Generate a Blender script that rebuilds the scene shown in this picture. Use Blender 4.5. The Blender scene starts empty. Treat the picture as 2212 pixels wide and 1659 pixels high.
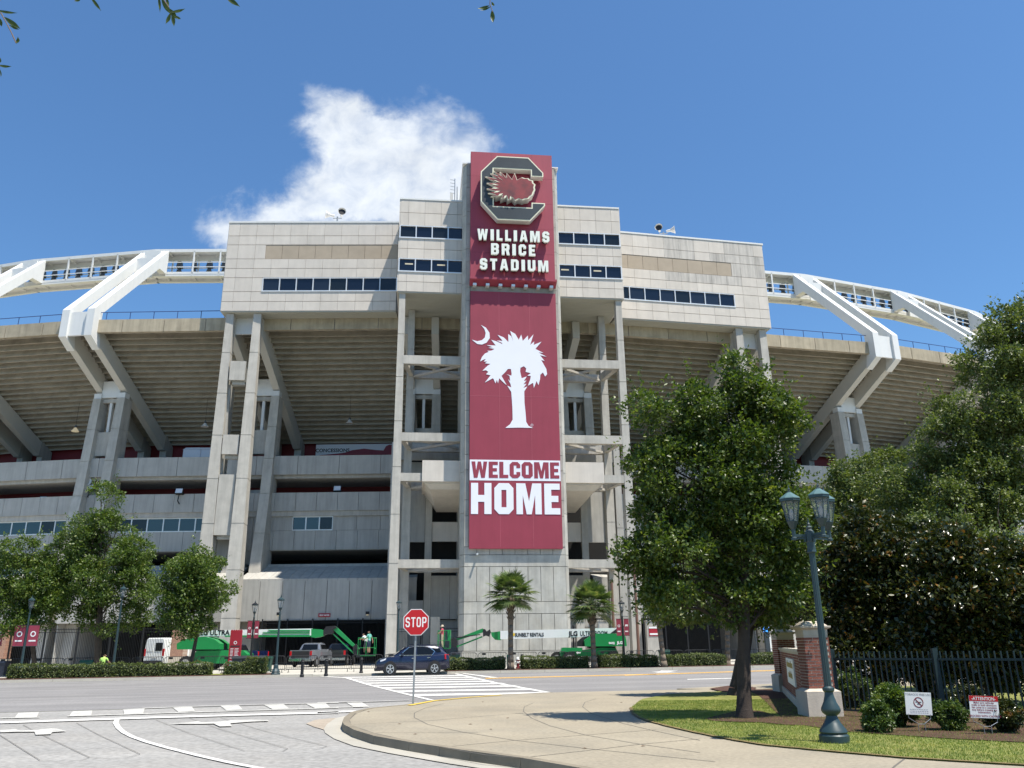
import bpy, bmesh, math, random
import numpy as np
from mathutils import Vector, Matrix
from mathutils.geometry import tessellate_polygon
random.seed(7); np.random.seed(7)
SC = bpy.context.scene
COL = SC.collection
R = math.radians
# ------------------------------------------------------------------ camera
FPX, CX, CY, EYE = 1770.0, 1106.0, 829.5, 1.8
PITCH = math.atan(567.5 / FPX); ROLL = R(.64)
cam_d = bpy.data.cameras.new('camera'); cam = bpy.data.objects.new('camera', cam_d); COL.objects.link(cam)
cam_d.sensor_width = 36; cam_d.lens = FPX / 2212 * 36; cam_d.clip_start = .05; cam_d.clip_end = 6000
cam.matrix_world = Matrix.Translation((0, 0, EYE)) @ Matrix.Rotation(math.pi/2 + PITCH, 4, 'X') @ Matrix.Rotation(-ROLL, 4, 'Z')
SC.camera = cam
SC.view_settings.view_transform = 'Standard'
try: SC.view_settings.look = 'None'
except Exception: pass
SC.view_settings.exposure = 0.62; SC.view_settings.gamma = 1.0
cp, sp = math.cos(PITCH), math.sin(PITCH)
def ray(px, py):
    """photograph position (2212 wide) -> X/Y and (Z-eye)/Y of the line of sight"""
    dx, up = px - CX, CY - py
    c, s = math.cos(ROLL), math.sin(ROLL)
    x, y = dx*c + up*s, -dx*s + up*c
    d = FPX*cp - y*sp
    return x/d, (FPX*sp + y*cp)/d
def P(px, py, Y):
    a, b = ray(px, py); return Vector((a*Y, Y, EYE + b*Y))
def zg(Y): return .0104*min(max(Y-45, 0), 25)
def g(px, py, dz=0.0):
    a, b = ray(px, py); z = dz; Y = 10
    for _ in range(40):
        Y = (z-EYE)/b; z = dz + zg(Y)
    return Vector((a*Y, Y, z))
# ------------------------------------------------------------------ sun and sky
SUN = Vector((.311, -.2305, .922)).normalized()
sun_d = bpy.data.lights.new('sun', 'SUN'); sun_d.energy = 5.0; sun_d.angle = R(.53); sun_d.color = (1, .935, .83)
sun = bpy.data.objects.new('sun', sun_d); COL.objects.link(sun)
sun.rotation_euler = SUN.to_track_quat('Z', 'Y').to_euler(); sun.location = (0, 0, 90)
W = bpy.data.worlds.new('World'); SC.world = W; W.use_nodes = True
nt = W.node_tree; nt.nodes.clear()
def N(t, **k):
    n = nt.nodes.new(t)
    for a, b in k.items(): setattr(n, a, b)
    return n
def mth(op, a, b=None, c=None, clamp=False):
    n = N('ShaderNodeMath', operation=op); n.use_clamp = clamp
    for i, v in enumerate((a, b, c)):
        if v is None: continue
        if isinstance(v, (int, float)): n.inputs[i].default_value = v
        else: nt.links.new(v, n.inputs[i])
    return n.outputs[0]
out = N('ShaderNodeOutputWorld'); bg = N('ShaderNodeBackground'); bg.inputs[1].default_value = 0.097
sky = N('ShaderNodeTexSky', sky_type='NISHITA'); sky.sun_disc = False
sky.sun_elevation = math.asin(SUN.z); sky.sun_rotation = math.atan2(SUN.x, SUN.y)
sky.air_density = 1.15; sky.dust_density = .7; sky.ozone_density = 3.2; sky.altitude = 90
tc = N('ShaderNodeTexCoord'); sep = N('ShaderNodeSeparateXYZ'); nt.links.new(tc.outputs['Generated'], sep.inputs[0])
yy = mth('MAXIMUM', sep.outputs[1], .02)
ca = mth('DIVIDE', sep.outputs[0], yy); cb = mth('DIVIDE', sep.outputs[2], yy)
cmb = N('ShaderNodeCombineXYZ'); nt.links.new(ca, cmb.inputs[0]); nt.links.new(cb, cmb.inputs[1])
def noise(scale, detail, rough, vec, dist=0.0):
    n = N('ShaderNodeTexNoise'); n.inputs['Scale'].default_value = scale; n.inputs['Detail'].default_value = detail
    n.inputs['Roughness'].default_value = rough; n.inputs['Distortion'].default_value = dist; nt.links.new(vec, n.inputs['Vector']); return n
nw = noise(8, 6, .6, cmb.outputs[0], .2); nf = noise(26, 9, .62, cmb.outputs[0], .35)
sw = N('ShaderNodeSeparateXYZ'); nt.links.new(nw.outputs['Color'], sw.inputs[0])
wa = mth('ADD', ca, mth('MULTIPLY', mth('SUBTRACT', sw.outputs[0], .5), .11))
wb = mth('ADD', cb, mth('MULTIPLY', mth('SUBTRACT', sw.outputs[1], .5), .11))
BLOBS = [(690,205,48,44,.1),(760,215,45,45,.1),(735,265,75,60,.55),(690,300,70,55,.3),(800,290,90,75,.9),(870,300,70,60,.55),(760,350,90,85,1.0),(860,380,130,85,1.1),(960,390,110,70,1.0),
         (990,340,60,45,.25),(940,235,42,75,-.05),(985,255,55,60,.2),(1040,300,50,30,.0),(820,440,170,65,.8),(700,400,75,40,.25),(660,460,115,40,.15),(560,478,105,38,.1),(500,512,70,36,-.05),(930,430,130,60,1.0),(470,500,70,42,.2),(600,440,60,30,.1),(700,560,200,50,.1),(1010,450,70,60,.8)]
acc = None
for (px, py, rx, ry, k) in BLOBS:
    a, b = ray(px, py); s = 1.0/1690
    dx = mth('MULTIPLY', mth('SUBTRACT', wa, a), 1/(rx*s)); dy = mth('MULTIPLY', mth('SUBTRACT', wb, b), 1/(ry*s))
    d2 = mth('ADD', mth('MULTIPLY', dx, dx), mth('MULTIPLY', dy, dy))
    v = mth('MULTIPLY', mth('EXPONENT', mth('MULTIPLY', d2, -.9)), .75 + k*.55)
    acc = v if acc is None else mth('ADD', acc, v)
acc = mth('MINIMUM', acc, 1.7)
den = mth('ADD', acc, mth('MULTIPLY', mth('SUBTRACT', nf.outputs['Fac'], .5), 1.45))
mr = N('ShaderNodeMapRange'); mr.interpolation_type = 'SMOOTHSTEP'; mr.inputs['From Min'].default_value = .42; mr.inputs['From Max'].default_value = 2.1
nt.links.new(den, mr.inputs['Value'])
infront = mth('GREATER_THAN', sep.outputs[1], .05)
cm = mth('MULTIPLY', mr.outputs[0], mth('MULTIPLY', infront, .97))
nl = noise(11, 4, .5, cmb.outputs[0])
bright = mth('ADD', 5.6, mth('MULTIPLY', nl.outputs['Fac'], 2.6))
ccol = N('ShaderNodeCombineColor')
nt.links.new(mth('MULTIPLY', bright, .93), ccol.inputs[0]); nt.links.new(mth('MULTIPLY', bright, .98), ccol.inputs[1]); nt.links.new(mth('MULTIPLY', bright, 1.03), ccol.inputs[2])
mx = N('ShaderNodeMix', data_type='RGBA'); tint = N('ShaderNodeVectorMath', operation='MULTIPLY'); nt.links.new(sky.outputs[0], tint.inputs[0]); tint.inputs[1].default_value = (.66, .93, 1.13)
nt.links.new(cm, mx.inputs[0]); nt.links.new(tint.outputs[0], mx.inputs[6]); nt.links.new(ccol.outputs[0], mx.inputs[7])
nt.links.new(mx.outputs[2], bg.inputs[0]); nt.links.new(bg.outputs[0], out.inputs[0])
# ------------------------------------------------------------------ helpers
class B:
    """collects shapes and links them as one mesh object"""
    def __init__(s, tf=None): s.v = []; s.f = []; s.m = []; s.tf = tf; s.k = 0
    def add(s, vs, fs, k=None):
        o = len(s.v)
        s.v += [tuple(s.tf(*p)) if s.tf else tuple(p) for p in vs]
        s.f += [tuple(i+o for i in f) for f in fs]; s.m += [s.k if k is None else k]*len(fs)
        return s
    def hexa(s, p, k=None):  # p: 4 bottom, 4 top
        return s.add(p, [(3,2,1,0),(4,5,6,7),(0,1,5,4),(1,2,6,5),(2,3,7,6),(3,0,4,7)], k)
    def box(s, x0, x1, y0, y1, z0, z1, k=None):
        return s.hexa([(x0,y0,z0),(x1,y0,z0),(x1,y1,z0),(x0,y1,z0),(x0,y0,z1),(x1,y0,z1),(x1,y1,z1),(x0,y1,z1)], k)
    def tube(s, a, b, r0, r1=None, n=8, k=None, cap=True):
        a, b = Vector(a), Vector(b); r1 = r0 if r1 is None else r1; d = (b-a)
        if d.length < 1e-6: return s
        d.normalize(); x = d.orthogonal().normalized(); y = d.cross(x)
        vs = []
        for c, r in ((a, r0), (b, r1)):
            for i in range(n):
                t = 2*math.pi*i/n + math.pi/n; vs.append(c + x*(r*math.cos(t)) + y*(r*math.sin(t)))
        fs = [(i, (i+1) % n, n+(i+1) % n, n+i) for i in range(n)]
        if cap: fs += [tuple(range(n-1, -1, -1)), tuple(range(n, 2*n))]
        return s.add(vs, fs, k)
    def beam(s, a, b, w, h, k=None, up=(0,0,1)):
        a, b = Vector(a), Vector(b); d = (b-a).normalized(); up = Vector(up)
        x = d.cross(up)
        if x.length < 1e-4: x = Vector((1,0,0))
        x.normalize(); u = x.cross(d).normalized(); x = x*w/2; u = u*h/2
        return s.hexa([a-x-u, a+x-u, b+x-u, b-x-u, a-x+u, a+x+u, b+x+u, b-x+u], k)
    def path(s, pts, r, n=6, k=None):
        for a, b in zip(pts[:-1], pts[1:]): s.tube(a, b, r, r, n, k)
        return s
    def lathe(s, prof, c=(0,0,0), n=16, k=None):
        vs = []; c = Vector(c)
        for (r, z) in prof:
            for i in range(n):
                t = 2*math.pi*i/n; vs.append((c.x + r*math.cos(t), c.y + r*math.sin(t), c.z + z))
        fs = []
        for j in range(len(prof)-1):
            for i in range(n):
                a, b = j*n+i, j*n+(i+1) % n; fs.append((a, b, b+n, a+n))
        fs.append(tuple(range(n-1, -1, -1))); fs.append(tuple(range((len(prof)-1)*n, len(prof)*n)))
        return s.add(vs, fs, k)
    def prism(s, loops, fn, d0, d1, k=None, back=True):
        """loops of 2d points (first outer, rest holes), extruded between d0 and d1 through fn(x, y, d)"""
        if loops and isinstance(loops[0][0], (int, float)): loops = [loops]
        flat = [p for l in loops for p in l]; n = len(flat)
        tris = tessellate_polygon([[Vector((p[0], p[1], 0)) for p in l] for l in loops])
        vs = [fn(p[0], p[1], d0) for p in flat] + [fn(p[0], p[1], d1) for p in flat]
        fs = [tuple(t) for t in tris]
        if back: fs += [tuple(i+n for i in t)[::-1] for t in tris]
        o = 0
        for l in loops:
            m = len(l)
            for i in range(m):
                a, b = o+i, o+(i+1) % m; fs.append((a, b, b+n, a+n))
            o += m
        return s.add(vs, fs, k)
    def each(s, name, mat, parent=None, **k):
        used = {}
        # connected pieces become separate objects
        par = list(range(len(s.v)))
        def find(i):
            while par[i] != i: par[i] = par[par[i]]; i = par[i]
            return i
        for f in s.f:
            for i in f[1:]: par[find(i)] = find(f[0])
        for f in s.f: used.setdefault(find(f[0]), []).append(f)
        for fs in used.values():
            ids = sorted({i for f in fs for i in f}); mp = {i: n for n, i in enumerate(ids)}
            b = B(); b.v = [s.v[i] for i in ids]; b.f = [tuple(mp[i] for i in f) for f in fs]; b.m = [0]*len(fs); b.build(name, mat, parent, **k)
    def build(s, name, mat, parent=None, smooth=False, fix=True, label=None, cat=None, group=None, kind=None):
        me = bpy.data.meshes.new(name); me.from_pydata(s.v, [], s.f)
        mats = mat if isinstance(mat, (list, tuple)) else [mat]
        for m in mats: me.materials.append(m)
        if len(mats) > 1: me.polygons.foreach_set('material_index', s.m)
        if fix and len(s.f) < 60000:
            bm = bmesh.new(); bm.from_mesh(me); bmesh.ops.recalc_face_normals(bm, faces=bm.faces); bm.to_mesh(me); bm.free()
        if smooth:
            me.shade_smooth() if smooth is True else me.shade_smooth()
            if smooth is not True:
                try: me.set_sharp_from_angle(angle=R(smooth))
                except Exception: pass
        o = bpy.data.objects.new(name, me); COL.objects.link(o); put(o, parent); tag(o, label, cat, group, kind)
        return o
def put(o, parent):
    if parent is not None:
        o.parent = parent; o.matrix_parent_inverse = ROOTM[parent.name].inverted() if parent.name in ROOTM else Matrix.Identity(4)
ROOTM = {}
def cz(x, y): return ((2450+x/1.3982)/1.8228, (2524+y/1.3982)/1.8228)
def tag(o, label=None, cat=None, group=None, kind=None):
    if label: o['label'] = label
    if cat: o['category'] = cat
    if group: o['group'] = group
    if kind: o['kind'] = kind
    return o
def thing(name, loc, label, cat, group=None, rz=0):
    o = bpy.data.objects.new(name, None); COL.objects.link(o); o.location = loc; o.rotation_euler = (0, 0, rz)
    o.empty_display_size = .3
    ROOTM[o.name] = Matrix.Translation(loc) @ Matrix.Rotation(rz, 4, 'Z')
    return tag(o, label, cat, group)
def local_thing(name, loc, label, cat, group=None, rz=0):
    """parts are modelled round the origin"""
    o = bpy.data.objects.new(name, None); COL.objects.link(o); o.location = loc; o.rotation_euler = (0, 0, rz)
    return tag(o, label, cat, group)
def dup(root, loc, rz, label, group=None, s=None):
    def cp_(o, par):
        c = o.copy(); COL.objects.link(c)
        if par is not None: c.parent = par
        for ch in KIDS.get(o.name, []): cp_(ch, c)
        return c
    c = cp_(root, None); c.location = loc; c.rotation_euler = (0, 0, rz)
    if s: c.scale = s
    c['label'] = label
    if group: c['group'] = group
    return c
KIDS = {}
def remember(root):
    ks = [o for o in COL.objects if o.parent == root]
    KIDS[root.name] = ks
    for k in ks: remember(k)
# ------------------------------------------------------------------ materials
def mat(name, col, rough=.8, var=.12, scale=1.5, bump=0.0, metal=0.0, spec=.4, streak=0.0, rand=0.0, lane=0.0, hue=None, huef=0.0, bscale=None, coat=0.0, speck=0.0, emit=None, detail=6):
    m = bpy.data.materials.new(name); m.use_nodes = True; t = m.node_tree; n = t.nodes; L = t.links
    bs = n['Principled BSDF']; bs.inputs['Roughness'].default_value = rough; bs.inputs['Metallic'].default_value = metal
    bs.inputs['Specular IOR Level'].default_value = spec
    if coat: bs.inputs['Coat Weight'].default_value = coat; bs.inputs['Coat Roughness'].default_value = .06
    def mth(op, a, b):
        q = n.new('ShaderNodeMath'); q.operation = op
        for i, v in enumerate((a, b)):
            if isinstance(v, (int, float)): q.inputs[i].default_value = v
            else: L.new(v, q.inputs[i])
        return q.outputs[0]
    geo = n.new('ShaderNodeNewGeometry')
    def nz(sc, d=6, vec=None, rg=.6):
        q = n.new('ShaderNodeTexNoise'); q.inputs['Scale'].default_value = sc; q.inputs['Detail'].default_value = d; q.inputs['Roughness'].default_value = rg
        L.new(vec or geo.outputs['Position'], q.inputs['Vector']); return q
    n1 = nz(scale, detail); fac = mth('SUBTRACT', n1.outputs['Fac'], .5)
    br = mth('ADD', 1.0, mth('MULTIPLY', fac, var*2.6))
    if streak:
        mp = n.new('ShaderNodeMapping'); mp.inputs['Scale'].default_value = (1, 1, .07); L.new(geo.outputs['Position'], mp.inputs[0])
        n2 = nz(2.2, 7, mp.outputs[0], .7); cr = n.new('ShaderNodeMapRange'); cr.inputs['From Min'].default_value = .42; cr.inputs['From Max'].default_value = .72
        cr.inputs['To Min'].default_value = 1; cr.inputs['To Max'].default_value = 1-streak; L.new(n2.outputs['Fac'], cr.inputs['Value'])
        br = mth('MULTIPLY', br, cr.outputs[0])
    if lane:
        rt = n.new('ShaderNodeMapping'); rt.inputs['Rotation'].default_value = (0, 0, -R(11.9)); L.new(geo.outputs['Position'], rt.inputs[0])
        mp = n.new('ShaderNodeMapping'); mp.inputs['Scale'].default_value = (.035, .9, 1); L.new(rt.outputs[0], mp.inputs[0]); n5 = nz(1.0, 5, mp.outputs[0], .62)
        cr = n.new('ShaderNodeMapRange'); cr.inputs['From Min'].default_value = .35; cr.inputs['From Max'].default_value = .68; cr.inputs['To Min'].default_value = 1-lane; cr.inputs['To Max'].default_value = 1+lane*.3; L.new(n5.outputs['Fac'], cr.inputs['Value']); br = mth('MULTIPLY', br, cr.outputs[0])
    if speck:
        n3 = nz(scale*38, 3, rg=.5); br = mth('MULTIPLY', br, mth('ADD', 1.0, mth('MULTIPLY', mth('SUBTRACT', n3.outputs['Fac'], .5), speck*3)))
    if rand:
        oi = n.new('ShaderNodeObjectInfo'); br = mth('MULTIPLY', br, mth('ADD', 1-rand/2, mth('MULTIPLY', oi.outputs['Random'], rand)))
    base = None
    if hue is not None:
        n4 = nz(scale*.6+.3, 4); mx = n.new('ShaderNodeMix'); mx.data_type = 'RGBA'
        cr = n.new('ShaderNodeMapRange'); cr.inputs['From Min'].default_value = .45; cr.inputs['From Max'].default_value = .68; cr.inputs['To Max'].default_value = huef; L.new(n4.outputs['Fac'], cr.inputs['Value'])
        L.new(cr.outputs[0], mx.inputs[0]); mx.inputs[6].default_value = (*col, 1); mx.inputs[7].default_value = (*hue, 1); base = mx.outputs[2]
    vm = n.new('ShaderNodeVectorMath'); vm.operation = 'SCALE'
    if base is None: vm.inputs[0].default_value = col
    else: L.new(base, vm.inputs[0])
    L.new(br, vm.inputs['Scale']); L.new(vm.outputs[0], bs.inputs['Base Color'])
    if bump:
        nb = nz(bscale or scale*12, 5); bp = n.new('ShaderNodeBump'); bp.inputs['Strength'].default_value = bump; bp.inputs['Distance'].default_value = .02
        L.new(nb.outputs['Fac'], bp.inputs['Height']); L.new(bp.outputs[0], bs.inputs['Normal'])
    if emit: bs.inputs['Emission Color'].default_value = (*emit[0], 1); bs.inputs['Emission Strength'].default_value = emit[1]
    return m
def leafmat(name, c1, c2, c3=None, rough=.42, trans=.32, nsc=9.0):
    m = bpy.data.materials.new(name); m.use_nodes = True; t = m.node_tree; n = t.nodes; L = t.links
    bs = n['Principled BSDF']; bs.inputs['Roughness'].default_value = rough; bs.inputs['Specular IOR Level'].default_value = .5
    geo = n.new('ShaderNodeNewGeometry'); nz = n.new('ShaderNodeTexNoise'); nz.inputs['Scale'].default_value = nsc; nz.inputs['Detail'].default_value = 2
    L.new(geo.outputs['Position'], nz.inputs['Vector'])
    rp = n.new('ShaderNodeValToRGB'); e = rp.color_ramp.elements
    e[0].position = .36; e[0].color = (*c1, 1); e[1].position = .62; e[1].color = (*c2, 1)
    if c3: q = e.new(.70); q.color = (*c3, 1)
    L.new(nz.outputs['Fac'], rp.inputs[0]); L.new(rp.outputs[0], bs.inputs['Base Color'])
    tr = n.new('ShaderNodeBsdfTranslucent'); sc = n.new('ShaderNodeVectorMath'); sc.operation = 'MULTIPLY'; sc.inputs[1].default_value = (1.25, 1.35, .5)
    L.new(rp.outputs[0], sc.inputs[0]); L.new(sc.outputs[0], tr.inputs[0])
    ms = n.new('ShaderNodeMixShader'); ms.inputs[0].default_value = trans
    L.new(bs.outputs[0], ms.inputs[1]); L.new(tr.outputs[0], ms.inputs[2]); L.new(ms.outputs[0], n['Material Output'].inputs[0])
    return m
M = {}
def cz(x, y): return ((2450+x/1.3982)/1.8228, (2524+y/1.3982)/1.8228)
M['conc'] = mat('concrete', (.47,.445,.395), .88, .20, 1.1, .3, streak=.22, rand=.08)
M['conc_tower'] = mat('tower_concrete', (.43,.42,.38), .88, .32, .8, .25, streak=.22, rand=.10, hue=(.47,.44,.37), huef=.5)
M['conc_in'] = mat('concourse_concrete', (.42,.41,.38), .88, .13, .9, .25, streak=.24, rand=.05)
M['panel'] = mat('press_box_panel', (.63,.575,.505), .85, .11, .9, .15, rand=.10, streak=.09)
M['panel_stain'] = mat('press_box_panel_stained', (.56,.52,.465), .85, .12, .9, .12, rand=.07, streak=.45)
M['tan'] = mat('tan_panel', (.40,.33,.25), .85, .14, .9, .1, rand=.06)
M['step'] = mat('seating_underside', (.48,.435,.355), .9, .13, .7, .2, streak=.10, rand=.05, hue=(.26,.23,.18), huef=.5)
M['parapet'] = mat('weathered_parapet', (.42,.36,.26), .9, .28, .8, .3, streak=.28, rand=.14)
M['rake'] = mat('painted_steel_grey', (.54,.52,.47), .5, .05, 1, 0)
M['white'] = mat('white_steel', (.72,.72,.695), .42, .05, 1, 0, streak=.06)
M['soffit'] = mat('soffit_board', (.42,.41,.35), .7, .05, 1)
M['maroon'] = mat('sign_maroon', (.33,.05,.078), .5, .08, .7, 0, streak=.12)
M['banner'] = mat('banner_maroon', (.29,.042,.068), .55, .12, .45, .1, streak=.10, bscale=1.2)
M['red_wall'] = mat('red_wall', (.20,.022,.03), .6, .08, 1)
M['print_white'] = mat('banner_white', (.80,.80,.86), .6, .02, 1)
M['cream'] = mat('cream_paint', (.80,.77,.58), .5, .03, 1)
M['letter'] = mat('letter_white', (.80,.82,.74), .4, .03, 1)
M['charcoal'] = mat('charcoal_paint', (.035,.045,.052), .45, .35, .6)
M['black'] = mat('black_metal', (.012,.013,.015), .5, .1, 2)
M['teal_dark'] = mat('fence_paint', (.012,.03,.033), .5, .1, 2)
M['dark'] = mat('painted_interior_shade', (.018,.018,.018), .9, .3, 1)  # near-black base colour paints in the shade of gateways and recesses
M['frame'] = mat('aluminium_frame', (.72,.73,.72), .35, .03, 1, metal=.3)
M['rail'] = mat('blue_rail', (.03,.06,.18), .5, .1, 1)
M['conc_lip'] = mat('joint_backing', (.21,.20,.185), .95, .1, 1)
def glass(name, col, rough=.04, spec=.6):
    m = mat(name, col, rough, .25, .12, 0, spec=spec); return m
M['glass'] = glass('dark_glass', (.006,.010,.022)); M['glass2'] = glass('teal_glass', (.010,.035,.045), .03, .9)
M['glow'] = mat('lit_ceiling_lamp', (.25,.24,.2), .5, emit=((1,.86,.55), .22))
M['glass_b'] = glass('dark_glass_blind', (.014,.020,.034), .07); M['glass_c'] = glass('dark_glass_clear', (.010,.014,.018), .05, .5); M['glass2b'] = glass('teal_glass_light', (.025,.065,.085), .05, .9)
# ================================================================== STADIUM
PH = R(6.3); SS = 1.072; UX, UY = math.cos(PH), math.sin(PH); NX, NY = -math.sin(PH), math.cos(PH); OX, OY = .28, 69.0
def SW(u, v, z): return Vector(((OX+u*UX+v*NX)*SS, (OY+u*UY+v*NY)*SS, EYE + (z-EYE)*SS))
GZ = .3
stadium = thing('stadium', SW(0, 0, GZ), 'huge concrete football stadium with sloping stands and central sign tower', 'stadium')
def SB(): return B(SW)
def part(b, name, m, par=None, **k): return b.build(name, m, par or stadium, **k)
# frames: u, v of the rim and inward angle
FR = [(8.4,7.0,3),(25.7,8.9,8),(42.25,10.9,13),(58.4,15.1,18),(74.0,21.2,23),(89,29.7,29),(102.5,40.5,35)]
def fr(i, sg):
    u, v, a = FR[i]; return (sg*u, v, -sg*math.sin(R(a)), math.cos(R(a)))
def bay(i, sg):
    a, b = fr(i, sg), fr(i+1, sg)
    def f(t, s, z):
        return ((a[0]+s*a[2])*(1-t)+(b[0]+s*b[2])*t, (a[1]+s*a[3])*(1-t)+(b[1]+s*b[3])*t, z)
    return f
def baytf(i, sg):
    f = bay(i, sg); return lambda t, s, z: SW(*f(t, s, z))
def baylen(i, s): 
    a, b = bay(i, 1)(0, s, 0), bay(i, 1)(1, s, 0); return math.hypot(a[0]-b[0], a[1]-b[1])
NB = 6
# ---- centre bay function (between the two innermost frames)
def centre(t, s, z):
    a, b = fr(0, -1), fr(0, 1)
    return SW((a[0]+s*a[2])*(1-t)+(b[0]+s*b[2])*t, (a[1]+s*a[3])*(1-t)+(b[1]+s*b[3])*t, z)
bays = [(centre, 16.8, 0)] + [(baytf(i, sg), baylen(i, 8), i+1) for sg in (-1, 1) for i in range(NB)]
# ---- stepped underside of the upper stand
for tf, ln, idx in bays:
    for k in range(24):
        s0 = .9 + .69*k; z0 = 32.6 - .36*k
        b = B(tf); b.hexa([(0,s0-.14,z0-.06),(1,s0-.14,z0-.06),(1,s0+.12,z0-.02),(0,s0+.12,z0-.02),(0,s0+.22,z0+.80),(1,s0+.22,z0+.80),(1,s0+.34,z0+.80),(0,s0+.34,z0+.80)]); b.box(0, 1, s0+.32, s0+.69+.24, z0+.50, z0+.60)
        b.build('seating_step', M['step'], stadium)
    n = max(2, round(ln/4.2))
    for j in range(n):
        b = B(tf); b.box(j/n+.002, (j+1)/n-.002, .55, .88, 31.95, 33.3); b.build('parapet_panel', M['parapet'], stadium)
    b = B(tf); b.box(0, 1, .62, .84, 31.97, 33.27); b.box(0,1,.88,.95,32.2,33.2); b.build('parapet_core', M['conc_lip'], stadium)
    if idx >= 2:
        b = B(tf); b.box(0, 1, .68, .73, 34.1, 34.16)
        m_ = int(ln/2)
        for j in range(m_): b.box(j/m_, j/m_+.003, .68, .73, 33.3, 34.1)
        b.build('top_rail', M['rail'], stadium)
    # back wall closing the stand above the concourse
    b = B(tf); b.box(0, 1, 17.42, 17.75, 18.4, 25.2); b.build('concourse_back_wall', M['red_wall'], stadium)
    b = B(tf); b.box(0, 1, 12.0, 12.3, 14.6, 16.9); b.build('concourse_inner_wall', M['conc_in'], stadium)
    b = B(tf); b.box(0, 1, 12.0, 12.3, 16.9, 18.3); b.build('concourse_red_band', M['red_wall'], stadium)
    b = B(tf); b.box(0, 1, 7.0, 17.5, 18.3, 18.65); b.box(0, 1, 7.1, 17.5, 14.55, 14.95); b.box(0, 1, 7.2, 17.5, 11.1, 11.25); b.box(0, 1, 7.2, 17.5, 7.0, 7.2)
    b.each('concourse_floor', M['conc_in'], stadium)
    b = B(tf); b.box(0, 1, 17.0, 17.4, GZ-.3, 14.6); b.build('inner_dark_wall', M['dark'], stadium)
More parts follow.
